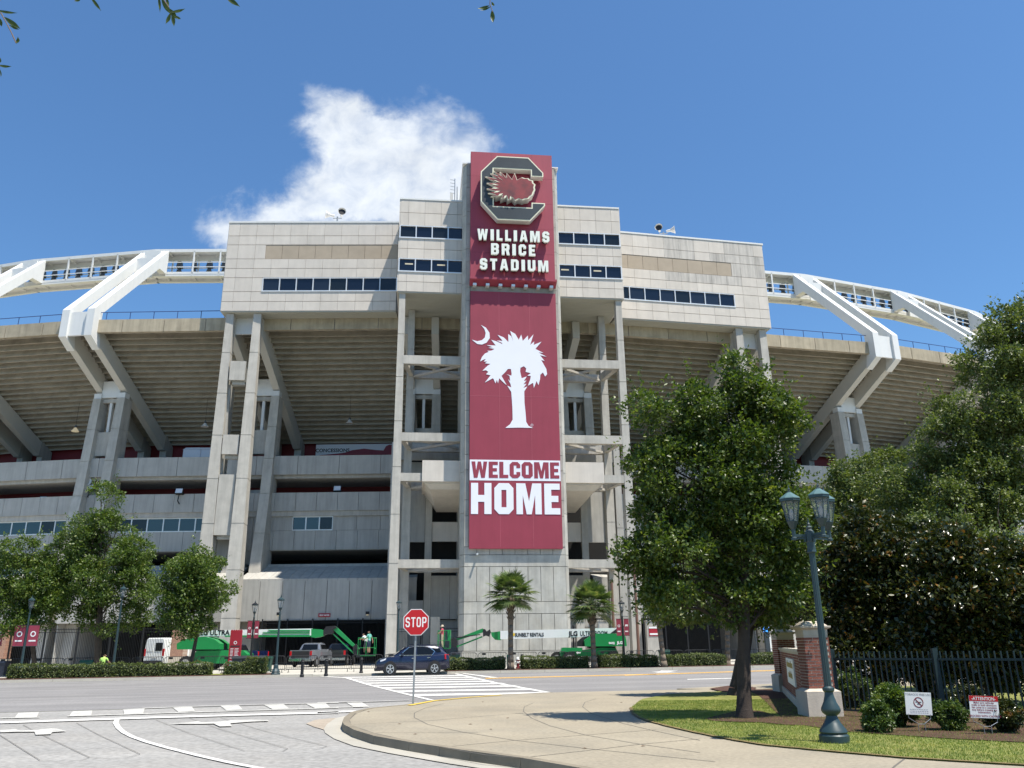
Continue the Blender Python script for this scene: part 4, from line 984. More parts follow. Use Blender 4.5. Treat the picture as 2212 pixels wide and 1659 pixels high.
# ---- distant single lamps
def far_lamp(base, ht, label, s=1.15, banners=None, dark=False, baselathe=True):
    base = Vector(base); root = thing('street_lamp', base, label, 'street lamp', 'single lantern street lamps along the far side')
    mm = M['black'] if dark else M['teal']
    b = B(); b.lathe([(.30,-.1),(.30,.12),(.26,.18),(.28,.24),(.16,.42),(.14,.62),(.10,.7)] if baselathe else [(.2,-.1),(.18,.3),(.1,.4)], base, 12); b.build('lamp_base', mm, root)
    b = B(); b.tube(base+Vector((0,0,.6)), base+Vector((0,0,ht-1.15*s)), .085, .06, 10); b.build('lamp_post', mm, root)
    lantern(root, (base.x, base.y, base.z+ht-1.15*s), s, n=6, cap='teal' if not dark else 'black')
    if banners:
        for sg, zt, w, h in banners:
            b = B(); b.box(base.x+min(sg*.1, sg*(.1+w)), base.x+max(sg*.1, sg*(.1+w)), base.y-.01, base.y+.01, base.z+zt-h, base.z+zt); bo = b.build('lamp_banner', M['banner'], root)
            b = B()
            for zz in (0, -h): b.tube((base.x, base.y, base.z+zt+zz), (base.x+sg*(.14+w), base.y, base.z+zt+zz), .018)
            b.build('banner_arm', mm, root)
            cx_ = base.x+sg*(.1+w/2); b = B(); fn = lambda a, q, d: (cx_+a, base.y-.011-d, base.z+zt-h*.42+q)
            rr = w*.27; oc = [(rr*math.cos(R(22.5+45*i)), rr*math.sin(R(22.5+45*i))) for i in range(8)]; ic = [(p[0]*.62, p[1]*.62) for p in oc]
            if sg < 0 or w > .7: b.prism([oc, ic], fn, 0, .006)
            else: b.prism([(-rr*1.1,-rr*.4),(-rr*.5,-rr*.4),(0,-rr*.1),(rr*.5,-rr*.4),(rr*1.1,-rr*.4),(rr*1.1,rr),(-rr*.8,rr)], fn, 0, .006)
            b.prism([(-rr*1.2,-h*.36),(rr*1.2,-h*.36),(rr*1.2,-h*.29),(-rr*1.2,-h*.29)], fn, 0, .006); b.build('banner_print', M['stopwhite'], bo)
l1 = g(595, 1459, .1); far_lamp(l1, P(608, 1283, l1.y).z-l1.z, 'street lamp standing between the hedge end and the bollards')
def lampat(px, Y, top, label, **k):
    # straight post whose foot is hidden; the top is where the picture shows it
    t = P(px, top, Y); b0 = Vector((t.x, Y, zg(Y)+.1)); far_lamp(b0, t.z-b0.z, label, **k)
lampat(552, 63, 1295, 'black street lamp with small maroon banners behind the red directory sign', dark=True, banners=[(-1,3.55,.32,1.25),(1,3.55,.32,1.25)])
lampat(71, 57.5, 1284, 'street lamp at the left with two maroon banners in front of the street trees', banners=[(-1,3.3,.72,1.35),(1,3.3,.72,1.35)])
lampat(862, 62.5, 1292, 'street lamp standing left of the stop sign', s=1.0)
lampat(1342, 63.5, 1292, 'black street lamp with maroon banners right of the second palm', dark=True, banners=[(-1,3.4,.36,1.2),(1,3.4,.36,1.2)])
lampat(268, 57.5, 1260, 'lamp post half hidden by the tallest street tree')
lampat(-6, 60, 1320, 'lamp post cut off by the left edge, one maroon banner showing', banners=[(1,3.3,.6,1.3)])
# ---- stop sign
sp0 = g(892, 1521, .15); sc_ = P(899, 1344, sp0.y)
stop = thing('stop_sign', sp0, 'red octagonal stop sign on a steel post at the tip of the corner pavement', 'road sign')
b = B(); dirp = (sc_-sp0); b.beam(sp0-Vector((0,0,.1)), sp0+dirp*1.10+Vector((0,.03,0)), .055, .035, up=(0,1,0)); b.build('sign_post', M['galv'], stop)
rr = .40; oc = [(rr*math.cos(R(22.5+45*i))/math.cos(R(22.5)), rr*math.sin(R(22.5+45*i))/math.cos(R(22.5))) for i in range(8)]
fn = lambda a, q, d: (sc_.x+a, sc_.y-.03-d, sc_.z+q); ic = [(p[0]*.945, p[1]*.945) for p in oc]
b = B(); b.prism(oc, fn, 0, .006); b.build('sign_edge', M['stopwhite'], stop); b = B(); b.prism(ic, fn, .006, .009); b.build('sign_face', M['red'], stop)
def road_letters(text, w, h, fnn, m, par, d0, d1):
    # highway style letters
    t = .17
    G_ = {'S':[[(0,.18),(.2,0),(.8,0),(1,.18),(1,.42),(.8,.56),(.3,.62),(.27,.7),(.27,.78),(.4,.86),(.62,.86),(.73,.78),(.73,.72),(1,.72),(1,.84),(.8,1),(.2,1),(0,.84),(0,.6),(.2,.47),(.7,.4),(.74,.33),(.74,.22),(.6,.14),(.4,.14),(.27,.22),(.27,.3),(0,.3)]],
          'T':[[(.36,0),(.64,0),(.64,.86),(1,.86),(1,1),(0,1),(0,.86),(.36,.86)]],
          'O':[[(.2,0),(.8,0),(1,.18),(1,.82),(.8,1),(.2,1),(0,.82),(0,.18)],[(.38,.14),(.27,.22),(.27,.78),(.38,.86),(.62,.86),(.73,.78),(.73,.22),(.62,.14)]],
          'P':[[(0,0),(.28,0),(.28,.4),(.78,.4),(1,.54),(1,.86),(.8,1),(0,1)],[(.28,.54),(.28,.86),(.62,.86),(.73,.78),(.73,.62),(.62,.54)]]}
    n = len(text); cw = w/(n+(n-1)*.28); x = -w/2
    for c in text:
        b = B(); b.prism([[(x+p[0]*cw, -h/2+p[1]*h) for p in l] for l in G_[c]], fnn, d0, d1); b.build('letter', m, par); x += cw*1.28
road_letters('STOP', .66, .30, fn, M['stopwhite'], stop, .009, .012)
# ---- bollards
bol = None
for i, (px, py, lab) in enumerate([(652,1461,'bollard closest to the street lamp by the hedge'),(703,1459,'second bollard from the hedge'),(738+22,1456,'third bollard from the hedge'),(780,1454,'bollard just left of the blue car')]):
    if i == 2: continue
    p = g(px if i != 1 else 704, py, .1)
    if bol is None:
        bol = local_thing('bollard', p, 'black bollard at the driveway mouth, '+lab, 'bollard', 'black bollards across the driveway mouth')
        b = B(); b.lathe([(.13,-.05),(.13,.08),(.10,.11),(.095,.82),(.12,.84),(.12,.88),(.10,.91),(.105,.96),(.05,1.0),(.01,1.01)], (0,0,0), 12); b.build('bollard_post', M['black'], bol, smooth=30); remember(bol)
    else: dup(bol, p, 0, 'black bollard at the driveway mouth, '+lab, 'black bollards across the driveway mouth')
# ---- crowd barriers
def barrier(w=2.15, h=1.1):
    root = local_thing('crowd_barrier', (0,0,0), 'x', 'barrier', 'black steel crowd barriers in a row')
    b = B(); r = .021; pts = [(-w/2, 0, .12), (-w/2, 0, h-.16), (-w/2+.05, 0, h-.05), (-w/2+.16, 0, h), (w/2-.16, 0, h), (w/2-.05, 0, h-.05), (w/2, 0, h-.16), (w/2, 0, .12)]
    b.path(pts, r, 6); b.tube((-w/2,0,.2), (w/2,0,.2), r, n=6); b.build('barrier_frame', M['barr'], root, fix=False)
    b = B(); n = 17
    for i in range(1, n): b.tube((-w/2+w*i/n,0,.2), (-w/2+w*i/n,0,h), .009, n=4, cap=False)
    o = b.build('barrier_bars', M['barr'], root, fix=False); o['kind'] = 'stuff'
    for sx in (-w*.42, w*.42):
        b = B(); b.beam((sx,-.3,.02), (sx,.3,.02), .05, .03); b.tube((sx,0,.02), (sx,0,.2), .02); b.build('barrier_foot', M['barr'], root)
    b = B(); b.box(-w*.37, -w*.24, -.02, .02, h-.17, h-.03); b.build('barrier_tag', M['black'], root); remember(root)
    return root
bar0 = None
def rowY(X): return 64.6+.11*X
bx = -37.5; bi = 0
near = {}
while bx < 29:
    px_ = CX + bx/rowY(bx)*1880
    skip = (-18.6 < bx < -8.6)
    if not skip:
        Y = rowY(bx) + random.uniform(-.12, .12); loc = Vector((bx, Y, zg(Y)+.1)); rz = math.atan(.11)+random.uniform(-.04,.04)
        if px_ < 400: l = 'black crowd barrier in front of the left iron fence'
        elif px_ < 600: l = 'black crowd barrier in front of the left lift machine'
        elif px_ < 960: l = 'black crowd barrier behind the blue car'
        elif px_ < 1230: l = 'black crowd barrier in front of the tower base'
        elif px_ < 1400: l = 'black crowd barrier in front of the right lift machine'
        else: l = 'black crowd barrier at the gates right of the tower'
        if bar0 is None: bar0 = barrier(); bar0.location = loc; bar0.rotation_euler.z = rz; bar0['label'] = l; bar0['group'] = l+'s'
        else: dup(bar0, loc, rz, l, l+'s')
    bx += 2.24
bx = -19.4
while bx < -7.5:
    Y = 62.2+.11*bx; dup(bar0, (bx, Y, zg(Y)+.1), .11+random.uniform(-.03,.03), 'black crowd barrier closing the driveway behind the bollards', 'black crowd barriers closing the driveway'); bx += 2.24
# ---- tall iron fences and gates
def iron_fence(name, a, c, h, label, sp_=.13, singles=False, posts=2.4, cat='fence', dz=.1, base=None, pm='black', pr=.011, rails=(.25,-.35,-.12)):
    a, c = Vector((*a, 0)), Vector((*c, 0)); L = (c-a).length; t = (c-a)/L; z0 = (zg((a.y+c.y)/2)+dz) if base is None else base
    root = thing(name, (a.x, a.y, z0), label, cat)
    n = int(L/sp_)
    if singles:
        proto = None
        for i in range(n):
            p = a+t*(i+.5)*sp_
            if proto is None:
                b = B(); b.box(p.x-pr, p.x+pr, p.y-pr, p.y+pr, z0+.1, z0+h); proto = b.build('picket', M[pm], root); p0 = p
            else:
                o = proto.copy(); COL.objects.link(o); o.location = p-p0
    else:
        b = B()
        for i in range(n): p = a+t*(i+.5)*sp_; b.box(p.x-pr, p.x+pr, p.y-pr, p.y+pr, z0+.1, z0+h)
        o = b.build('pickets', M[pm], root, fix=False); o['kind'] = 'stuff'
    for rl in rails:
        z = z0+(rl if rl > 0 else h+rl); b = B(); b.beam((a.x, a.y, z), (c.x, c.y, z), pr*3.6, .045); b.build('rail', M[pm], root)
    k = max(1, round(L/posts))
    for i in range(k+1): p = a+t*L*i/k; b = B(); b.box(p.x-.045*(1+pr*20), p.x+.045*(1+pr*20), p.y-.05, p.y+.05, z0-.05, z0+h+.06); b.build('fence_post', M[pm], root)
    return root
def AX(px, Y): a, _ = ray(px, 1430); return a*Y
iron_fence('iron_fence', (AX(15, 70), 70), (AX(372, 71.5), 71.5), 3.3, 'tall black iron fence between the two brick piers at the left')
iron_fence('iron_fence', (AX(845, 78), 78), (AX(908, 78.3), 78.3), 3.2, 'tall iron fence behind the stop sign, left of the tower')
iron_fence('iron_fence', (AX(930, 78.3), 78.3), (AX(995, 78.6), 78.6), 3.2, 'tall iron fence behind the worker in pink')
iron_fence('iron_fence', (AX(1240, 79), 79), (AX(1370, 80), 80), 3.2, 'tall iron fence behind the right lift machine')
iron_fence('iron_fence', (AX(1395, 82), 82), (AX(1580, 86), 86), 4.2, 'tall dark gate fence under the right gate wall')
iron_fence('iron_fence', (AX(560, 83), 83), (AX(835, 83), 83), 4.2, 'tall dark gate fence under the left gate wall')
# ---- grass side fence near the camera
fz = .19
nf = iron_fence('iron_fence', (7.6, 20.75), (15.7, 12.0), 1.42, 'dark iron fence behind the shrubs and lawn signs at the right', sp_=.122, singles=True, posts=2.45, base=fz, pm='teal_dark' if 'teal_dark' in M else 'black', pr=.013, rails=(.12, -.17))
# ---- brick piers and sign wall
def brick_face(root, origin, ux, w, h, nrm, name='brick', course=.0677, bl=.203, proud=.008, proto={}, cut=None):
    o = Vector(origin); ux = Vector(ux); nrm = Vector(nrm); rows = int(h/course)
    for r in range(rows):
        x = -(bl+.014)/2 if r % 2 else 0
        while x < w-.02:
            a, c = max(0, x), min(w, x+bl); x += bl+.014
            if c-a < .04: continue
            z = r*course+.006
            if cut and cut(a, c, z): continue
            key = (name, round(c-a, 3), round(ux.x, 2), root.name)
            if key not in proto:
                b = B(); p = o*1; b.hexa([p+nrm*-.02, p+ux*(c-a)-nrm*.02, p+ux*(c-a)+nrm*proud, p+nrm*proud, p-nrm*.02+Vector((0,0,.053)), p+ux*(c-a)-nrm*.02+Vector((0,0,.053)), p+ux*(c-a)+nrm*proud+Vector((0,0,.053)), p+nrm*proud+Vector((0,0,.053))])
                q_ = b.build(name, M['brick'], root); proto[key] = (q_, o.copy()); q_.location = ux*a+Vector((0,0,z))
            else:
                q0, o0 = proto[key]; q_ = q0.copy(); COL.objects.link(q_); q_.location = (o-o0)+ux*a+Vector((0,0,z))
            q_.location += nrm*random.uniform(-.003, .002)
def pier(c, s, label, h0=.62, hb=1.2, near_=True, worn=False):
    x, y = c; z0 = .17; root = thing('brick_pier', (x, y, z0), label, 'gate pier')
    b = B(); w = s/2+.11; d = w
    b.box(x-w, x+w, y-w, y+w, z0-.1, z0+h0-.06); b.hexa([(x-w,y-w,z0+h0-.06),(x+w,y-w,z0+h0-.06),(x+w,y+w,z0+h0-.06),(x-w,y+w,z0+h0-.06),(x-s/2,y-s/2,z0+h0),(x+s/2,y-s/2,z0+h0),(x+s/2,y+s/2,z0+h0),(x-s/2,y+s/2,z0+h0)]); b.build('stone_base', M['stone'], root)
    b = B(); b.box(x-s/2+.006, x+s/2-.006, y-s/2+.006, y+s/2-.006, z0+h0, z0+h0+hb); b.build('mortar_core', M['mortar'], root)
    zt = z0+h0
    brick_face(root, (x-s/2, y-s/2+.006, zt), (1,0,0), s, hb, (0,-1,0)); brick_face(root, (x-s/2+.006, y-s/2, zt), (0,1,0), s, hb, (-1,0,0))
    if near_: brick_face(root, (x+s/2-.006, y-s/2, zt), (0,1,0), s, hb, (1,0,0))
    b = B(); z1 = zt+hb; e = s/2
    b.hexa([(x-e,y-e,z1),(x+e,y-e,z1),(x+e,y+e,z1),(x-e,y+e,z1),(x-e,y-e,z1+.12),(x+e,y-e,z1+.12),(x+e,y+e,z1+.12),(x-e,y+e,z1+.12)])
    e2 = e+.07; b.hexa([(x-e,y-e,z1+.12),(x+e,y-e,z1+.12),(x+e,y+e,z1+.12),(x-e,y+e,z1+.12),(x-e2,y-e2,z1+.17),(x+e2,y-e2,z1+.17),(x+e2,y+e2,z1+.17),(x-e2,y+e2,z1+.17)])
    b.box(x-e2, x+e2, y-e2, y+e2, z1+.17, z1+.21); e3 = e*.62
    b.hexa([(x-e2+.05,y-e2+.05,z1+.21),(x+e2-.05,y-e2+.05,z1+.21),(x+e2-.05,y+e2-.05,z1+.21),(x-e2+.05,y+e2-.05,z1+.21),(x-e3,y-e3,z1+.32),(x+e3,y-e3,z1+.32),(x+e3,y+e3,z1+.32),(x-e3,y+e3,z1+.32)])
    b.build('stone_cap', M['stone'], root); return root
P1 = (7.17, 20.75); pier(P1, .58, 'brick pier with pale stone cap and base behind the near street lamp')
P2 = (9.72, 31.2); pier(P2, .62, 'farther brick pier with a broken stone cap at the far end of the sign wall', hb=1.2)
wa, wb = Vector((P1[0]-.12, P1[1]+.35, 0)), Vector((P2[0]-.15, P2[1]-.35, 0)); wl = (wb-wa).length; wd = (wb-wa)/wl; wn = Vector((-wd.y, wd.x, 0))
wall = thing('sign_wall', (wa.x, wa.y, .17), 'low brick sign wall with a white panel running back between the brick piers', 'brick wall')
tfw = lambda a, d, z: wa+wd*a+wn*d+Vector((0,0,.17+z)); b = B(tfw); b.box(0, wl, -.12, .106, .2, 1.42); b.build('mortar_core', M['mortar'], wall)
brick_face(wall, tfw(0, .106, .22), wd, wl, 1.2, wn, bl=.42, course=.0677)
b = B(tfw); b.box(0, wl, -.15, .14, 1.42, 1.50); b.box(0, wl, -.16, .16, -.1, .22); b.build('stone_coping', M['stone'], wall)
b = B(tfw); b.box(2.2, 5.6, .11, .15, .52, 1.22); pan = b.build('sign_panel', M['stopwhite'], wall)
M['gold'] = mat('gold_lettering', (.42,.30,.10), .5); random.seed(4)
for (z_, a0, a1) in ((.98, 2.5, 5.3), (.70, 3.0, 4.8)):
    b = B(tfw); a = a0
    while a < a1:
        w_ = random.uniform(.10,.16); h_ = random.choice([.13,.13,.18]); b.box(a, a+w_*.35, .15, .158, z_, z_+h_); b.box(a+w_*.45, a+w_*.7, .15, .158, z_, z_+.12); b.box(a+w_*.35, a+w_*.7, .15, .157, z_+.09, z_+.12); a += w_+.05
    b.build('gold_script', M['gold'], pan)
# ---- lawn signs
def lawn_sign(px, py, w, h, rot, label, zc=None, top=None):
    """px,py lower centre of the board in the picture"""
    D = g(px, py+ (80 if False else 0), .2).y
    return None
def ls(x0, y0, x1, y1, D, label, tilt=-2.5):
    a = P(*cz(x0, y0), D); c = P(*cz(x1, y1), D); w, h = c.x-a.x, a.z-c.z; root = thing('lawn_sign', ((a.x+c.x)/2, D, .19), label, 'lawn sign')
    cxm, czm = (a.x+c.x)/2, (a.z+c.z)/2; ct, st_ = math.cos(R(tilt)), math.sin(R(tilt))
    fn = lambda p, q, d: (cxm+p*ct-q*st_, D-d-.06*q, czm+p*st_+q*ct)
    b = B(); b.prism([(-w/2,-h/2),(w/2,-h/2),(w/2,h/2),(-w/2,h/2)], fn, -.004, .004); bd = b.build('sign_board', M['stopwhite'], root)
    b = B(); zb_ = .19; r = .006
    for s in (-1, 1): b.path([fn(s*w*.42,-h/2+.02,0), fn(s*w*.42,-h/2-.06,0), (cxm+s*w*.13, D, zb_+.13), (cxm+s*w*.13, D, zb_-.05)], r, 5)
    b.tube((cxm-w*.13, D, zb_+.12), (cxm+w*.13, D, zb_+.12), r, n=5); b.build('wire_stand', M['galv'], root)
    return root, bd, w, h, fn
root, bd, w, h, fn = ls(1550, 283, 1712, 406, 16.9, 'white tobacco free lawn sign with a red no smoking symbol')
f2 = lambda ox, oy: (lambda x, y, d: fn(ox+x, oy+y, .0045+d))
txt('TOBACCO FREE USC', h*.125, mat('sign_grey', (.25,.25,.27), .6), bd, f2(0, h*.36), .002, squash=1.02)
M['nosmoke'] = mat('sign_dark_red', (.20,.015,.03), .5)
rg = lambda r: [(r*math.cos(R(10*i)), r*math.sin(R(10*i))) for i in range(36)]
b = B(); b.prism([rg(h*.235), rg(h*.195)], f2(0, h*.05), 0, .002); b.prism([(-.155*h,.125*h),(-.125*h,.155*h),(.155*h,-.125*h),(.125*h,-.155*h)], f2(0, h*.05), .0005, .0025); b.build('no_smoking_ring', M['nosmoke'], bd)
b = B(); b.prism([(-.14*h,.0),(.14*h,.0),(.14*h,.03*h),(-.14*h,.03*h)], f2(0, h*.05), 0, .0015); b.prism([(-.06*h,-.09*h),(.06*h,-.09*h),(.06*h,-.05*h),(-.06*h,-.05*h)], f2(0, h*.05), 0, .0015); b.build('cigarette_symbol', M['black'], bd)
for k_, t_ in enumerate((-.26, -.335, -.41)):
    b = B(); x = -w*.34
    while x < w*.34: l_ = random.uniform(.02,.05); b.prism([(x,-.012*h),(min(x+l_, w*.35),-.012*h),(min(x+l_, w*.35),.012*h),(x,.012*h)], f2(0, h*t_), 0, .001); x += l_+.012
    b.build('small_print', mat('print_grey', (.4,.4,.42), .6) if k_ == 0 else bpy.data.materials['print_grey'], bd)
root, bd, w, h, fn = ls(1903, 303, 2082, 424, 16.3, 'white attention lawn sign with a red heading at the far right')
f2 = lambda ox, oy: (lambda x, y, d: fn(ox+x, oy+y, .0045+d))
b = B(); b.prism([(-w/2,h*.26),(w/2,h*.26),(w/2,h/2),(-w/2,h/2)], f2(0,0), 0, .0015); b.build('red_heading', M['red'], bd)
txt('-ATTENTION-', h*.21, M['stopwhite'], bd, (lambda x, y, d: fn(x, h*.305+y, .0065+d)), .002, bold=.001, squash=.88)
M['rtext'] = mat('sign_red_text', (.30,.05,.08), .6)
for i, l in enumerate(['Make sure vehicular', 'traffic in both directions', 'has come to a complete', 'stop before crossing the', 'intersection.']): txt(l, h*.125, M['rtext'], bd, f2(0, h*(.155-.108*i)), .002, bold=.0003, squash=.98)
txt('PROCEED WITH CAUTION', h*.125, M['rtext'], bd, f2(0, -h*.45), .002, bold=.0005, squash=1.0)
# ---- hydrant, boxes, bins
hp = g(1119, 1443, .15); hyd = thing('fire_hydrant', hp, 'dark red fire hydrant with white caps between hedge and palm', 'fire hydrant')
b = B(); b.lathe([(.16,-.05),(.16,.05),(.11,.07),(.11,.5),(.14,.52),(.14,.56)], hp, 12); b.build('hydrant_body', mat('hydrant_red', (.16,.02,.025), .5), hyd)
b = B(); b.lathe([(.13,.56),(.12,.66),(.07,.73),(.03,.75),(.03,.79)], hp, 12); b.tube(hp+Vector((-.2,0,.42)), hp+Vector((.2,0,.42)), .065); b.tube(hp+Vector((0,-.18,.40)), hp+Vector((0,0,.40)), .08); b.build('hydrant_cap', M['stopwhite'], hyd)
def binbox(name, px, Y, w, h, d, m, label, cat, lid=None, n=1, wheels=True):
    a, _ = ray(px, 1430); x = a*Y; z = zg(Y)+.12; root = thing(name, (x, Y, z), label, cat)
    b = B(); b.hexa([(x-w*.42,Y-d*.42,z+.05),(x+w*.42,Y-d*.42,z+.05),(x+w*.42,Y+d*.42,z+.05),(x-w*.42,Y+d*.42,z+.05),(x-w/2,Y-d/2,z+h*.86),(x+w/2,Y-d/2,z+h*.86),(x+w/2,Y+d/2,z+h*.86),(x-w/2,Y+d/2,z+h*.86)]); b.build('bin_body', M[m], root)
    b = B(); b.hexa([(x-w*.54,Y-d*.56,z+h*.86),(x+w*.54,Y-d*.56,z+h*.86),(x+w*.54,Y+d*.56,z+h*.86),(x-w*.54,Y+d*.56,z+h*.86),(x-w*.5,Y-d*.5,z+h),(x+w*.5,Y-d*.5,z+h),(x+w*.5,Y+d*.5,z+h),(x-w*.5,Y+d*.5,z+h)]); b.build('bin_lid', M[lid or m], root)
    if wheels:
        for s in (-1, 1): b = B(); b.tube((x+s*w*.38-.03,Y+d*.4,z+.08), (x+s*w*.38+.03,Y+d*.4,z+.08), .1, n=10); b.build('wheel', M['tyre'], root)
M['bin_grey'] = mat('bin_grey', (.045,.05,.055), .6, .1); M['bin_green'] = mat('bin_green', (.012,.07,.05), .55, .1); M['bin_navy'] = mat('bin_dark', (.02,.025,.04), .5, .1)
for i, (px, lab) in enumerate([(514,'nearest the red directory sign'),(533,'second in the row of grey bins'),(549,'third in the row of grey bins'),(563,'last of the grey bins before the green one')]):
    binbox('wheelie_bin', px, 59.5+i*.25, .62, 1.12, .75, 'bin_grey', 'grey wheeled bin above the hedge, '+lab, 'bin')
binbox('wheelie_bin', 577, 61, .6, 1.05, .7, 'bin_green', 'green wheeled bin at the right end of the bin row', 'bin')
binbox('wheelie_bin', 984, 66.4, .7, 1.1, .75, 'bin_green', 'green bin beside the tail of the blue car', 'bin', 'bin_navy')
binbox('utility_box', 1101, 62.2, .42, .95, .4, 'bin_green', 'green utility box behind the fire hydrant', 'utility box', wheels=False)
binbox('utility_box', 1078, 64.0, 1.0, .75, .5, 'bin_navy', 'dark low box left of the first palm trunk', 'utility box', wheels=False)
binbox('waste_bin', 8, 58.2, .62, 1.0, .62, 'bin_navy', 'dark bin at the left edge before the long hedge', 'bin', wheels=False)
binbox('waste_bin', 192, 60.2, .9, .95, .7, 'bin_green', 'green bin behind the hedge beside the tallest street tree', 'bin', wheels=False)
binbox('wheelie_bin', 1436, 67.5, .8, 1.1, .7, 'bin_green', 'green bin right of the gate pier with the red sign', 'bin')
a, _ = ray(1128, 1430); pp = Vector((a*62.6, 62.6, zg(62.6)+.12)); b = B(); b.lathe([(.12,-.05),(.12,.85),(.10,.9),(.1,.95),(.02,.98)], pp, 10); b.build('bollard', M['black'], None, label='single black bollard beside the fire hydrant', cat='bollard')
# ---- red directory sign
D = 60.5; c0 = P(505.5, 1430, D); zt = P(500, 1362, D).z; zb = zg(D)+.1
ds_ = thing('directory_sign', (c0.x, D, zb), 'tall maroon directory sign with a photo panel in front of the left lift machine', 'sign')
H = zt-zb; wt, wbm = .80, .84
fn = lambda x, y, d: (c0.x+x, D-d, zb+y)
M['dir_red'] = mat('directory_red', (.36,.02,.035), .5, .05)
crn = [(wt*(-.5+i/10.), H+(.05 if i % 2 else 0)) for i in range(10, -1, -1)]
b = B(); b.prism([(-wbm/2,0),(wbm/2,0)]+crn, fn, -.07, .07); dso = b.build('sign_body', M['dir_red'], ds_)
b = B(); b.prism([(-.33,.22),(.33,.22),(.33,.82),(-.33,.82)], fn, .071, .075); b.build('photo_panel', mat('sky_print', (.45,.55,.66), .6), dso)
b = B(); b.prism([(-.08,.24),(.12,.22),(.16,.5),(.05,.62),(.07,.7),(-.02,.74),(-.09,.68),(-.07,.6),(-.15,.5)], fn, .076, .079); b.build('photo_figure', mat('figure_print', (.05,.05,.10), .6), dso)
b = B(); b.prism([(-.33,1.72),(.33,1.72),(.33,1.83),(-.33,1.83)], fn, .071, .075); b.build('dark_bar', mat('bar_print', (.07,.03,.035), .6), dso)
b = B()
for col in (-.31, .03):
    for i in range(8 if col < 0 else 6):
        y = 1.60-i*.09; b.prism([(col,y),(col+random.uniform(.16,.28),y),(col+.2,y+.035),(col,y+.035)], fn, .071, .075)
b.prism([(-.006,.95),(.006,.95),(.006,1.66),(-.006,1.66)], fn, .071, .075)
oc = [(.12*math.cos(R(22.5+45*i)), 2.02+.12*math.sin(R(22.5+45*i))) for i in range(8)]; b.prism([oc, [(p[0]*.6, 2.02+(p[1]-2.02)*.6) for p in oc]], fn, .071, .075)
o = b.build('directory_text', M['stopwhite'], dso)
# ---- left brick piers, gate posts, poles
M['brickwall'] = mat('brick_far', (.33,.15,.09), .9, .25, 2)
_t = M['brickwall'].node_tree; _bt = _t.nodes.new('ShaderNodeTexBrick'); _bt.inputs['Scale'].default_value = 4.6; _bt.inputs['Color1'].default_value = (.36,.17,.10,1); _bt.inputs['Color2'].default_value = (.25,.10,.065,1); _bt.inputs['Mortar'].default_value = (.5,.44,.36,1); _bt.inputs['Mortar Size'].default_value = .022
_m = _t.nodes.new('ShaderNodeMapping'); _m.inputs['Rotation'].default_value = (math.pi/2, 0, 0); _g = _t.nodes.new('ShaderNodeNewGeometry'); _t.links.new(_g.outputs['Position'], _m.inputs[0]); _t.links.new(_m.outputs[0], _bt.inputs['Vector']); _t.links.new(_bt.outputs[0], _t.nodes['Principled BSDF'].inputs['Base Color'])
def fpier(px, w, Y, ht, label):
    a, _ = ray(px, 1430); x = a*Y; z = zg(Y)+.1; root = thing('brick_pier', (x, Y, z), label, 'gate pier')
    b = B(); b.box(x-w/2, x+w/2, Y-w/2, Y+w/2, z+.95, z+ht); b.build('brickwork', M['brickwall'], root)
    b = B(); b.box(x-w/2-.08, x+w/2+.08, Y-w/2-.08, Y+w/2+.08, z-.1, z+.95); b.build('stone_base', M['stone'], root)
    b = B(); b.box(x-w/2-.12, x+w/2+.12, Y-w/2-.12, Y+w/2+.12, z+ht, z+ht+.28); b.build('stone_cap', M['stone'], root)
fpier(384, 1.05, 71.5, 3.5, 'brick pier behind the short round street tree'); fpier(0, 1.0, 70, 3.6, 'brick pier cut by the left edge')
for px, Y, w, lab in ((1256,76,.7,'concrete gate post beside the tower, right side'),(1305,76.5,.95,'concrete gate post behind the second palm'),(1414,76.5,1.2,'concrete gate post carrying a red sign'),):
    a, _ = ray(px, 1430); x = a*Y; z = zg(Y)+.1; zt = P(px, 1340, Y).z
    root = thing('gate_post', (x, Y, z), lab, 'gate post'); b = B(); b.box(x-w/2, x+w/2, Y-.5, Y+.5, z-.1, zt-.08); b.box(x-w/2-.05, x+w/2+.05, Y-.55, Y+.55, zt-.08, zt); b.build('post_shaft', M['conc'], root)
    b = B(); b.lathe([(.09,0),(.09,.12),(.03,.18),(.03,.3),(.07,.34),(.02,.42)], (x, Y, zt), 8); b.build('post_light', M['black'], root)
    if w > 1: b = B(); b.box(x-.42, x+.42, Y-.53, Y-.51, z+2.2, z+3.0); s_ = b.build('red_notice', M['dir_red'], root); b = B(); b.box(x-.42, x+.42, Y-.545, Y-.53, z+2.85, z+3.0); b.box(x-.35, x+.35, Y-.545, Y-.53, z+2.3, z+2.45); b.build('notice_print', M['stopwhite'], s_)
M['brown'] = mat('brown_pole', (.16,.085,.06), .6, .1)
for i, (x0, y0, x1, y1, lab) in enumerate([(1318,1255,1329,1432,'left of two brown poles behind the right lift machine'),(1371,1225,1381,1432,'right of two brown poles, beside the gate post with the red sign')]):
    Y = 75.0; t = P(x0, y0, Y); bt = P(x1, y1, Y); b = B(); b.tube((bt.x, Y, zg(Y)), (bt.x, Y, t.z), .13, .12, 10); b.build('brown_pole', M['brown'], None, label=lab, cat='pole')
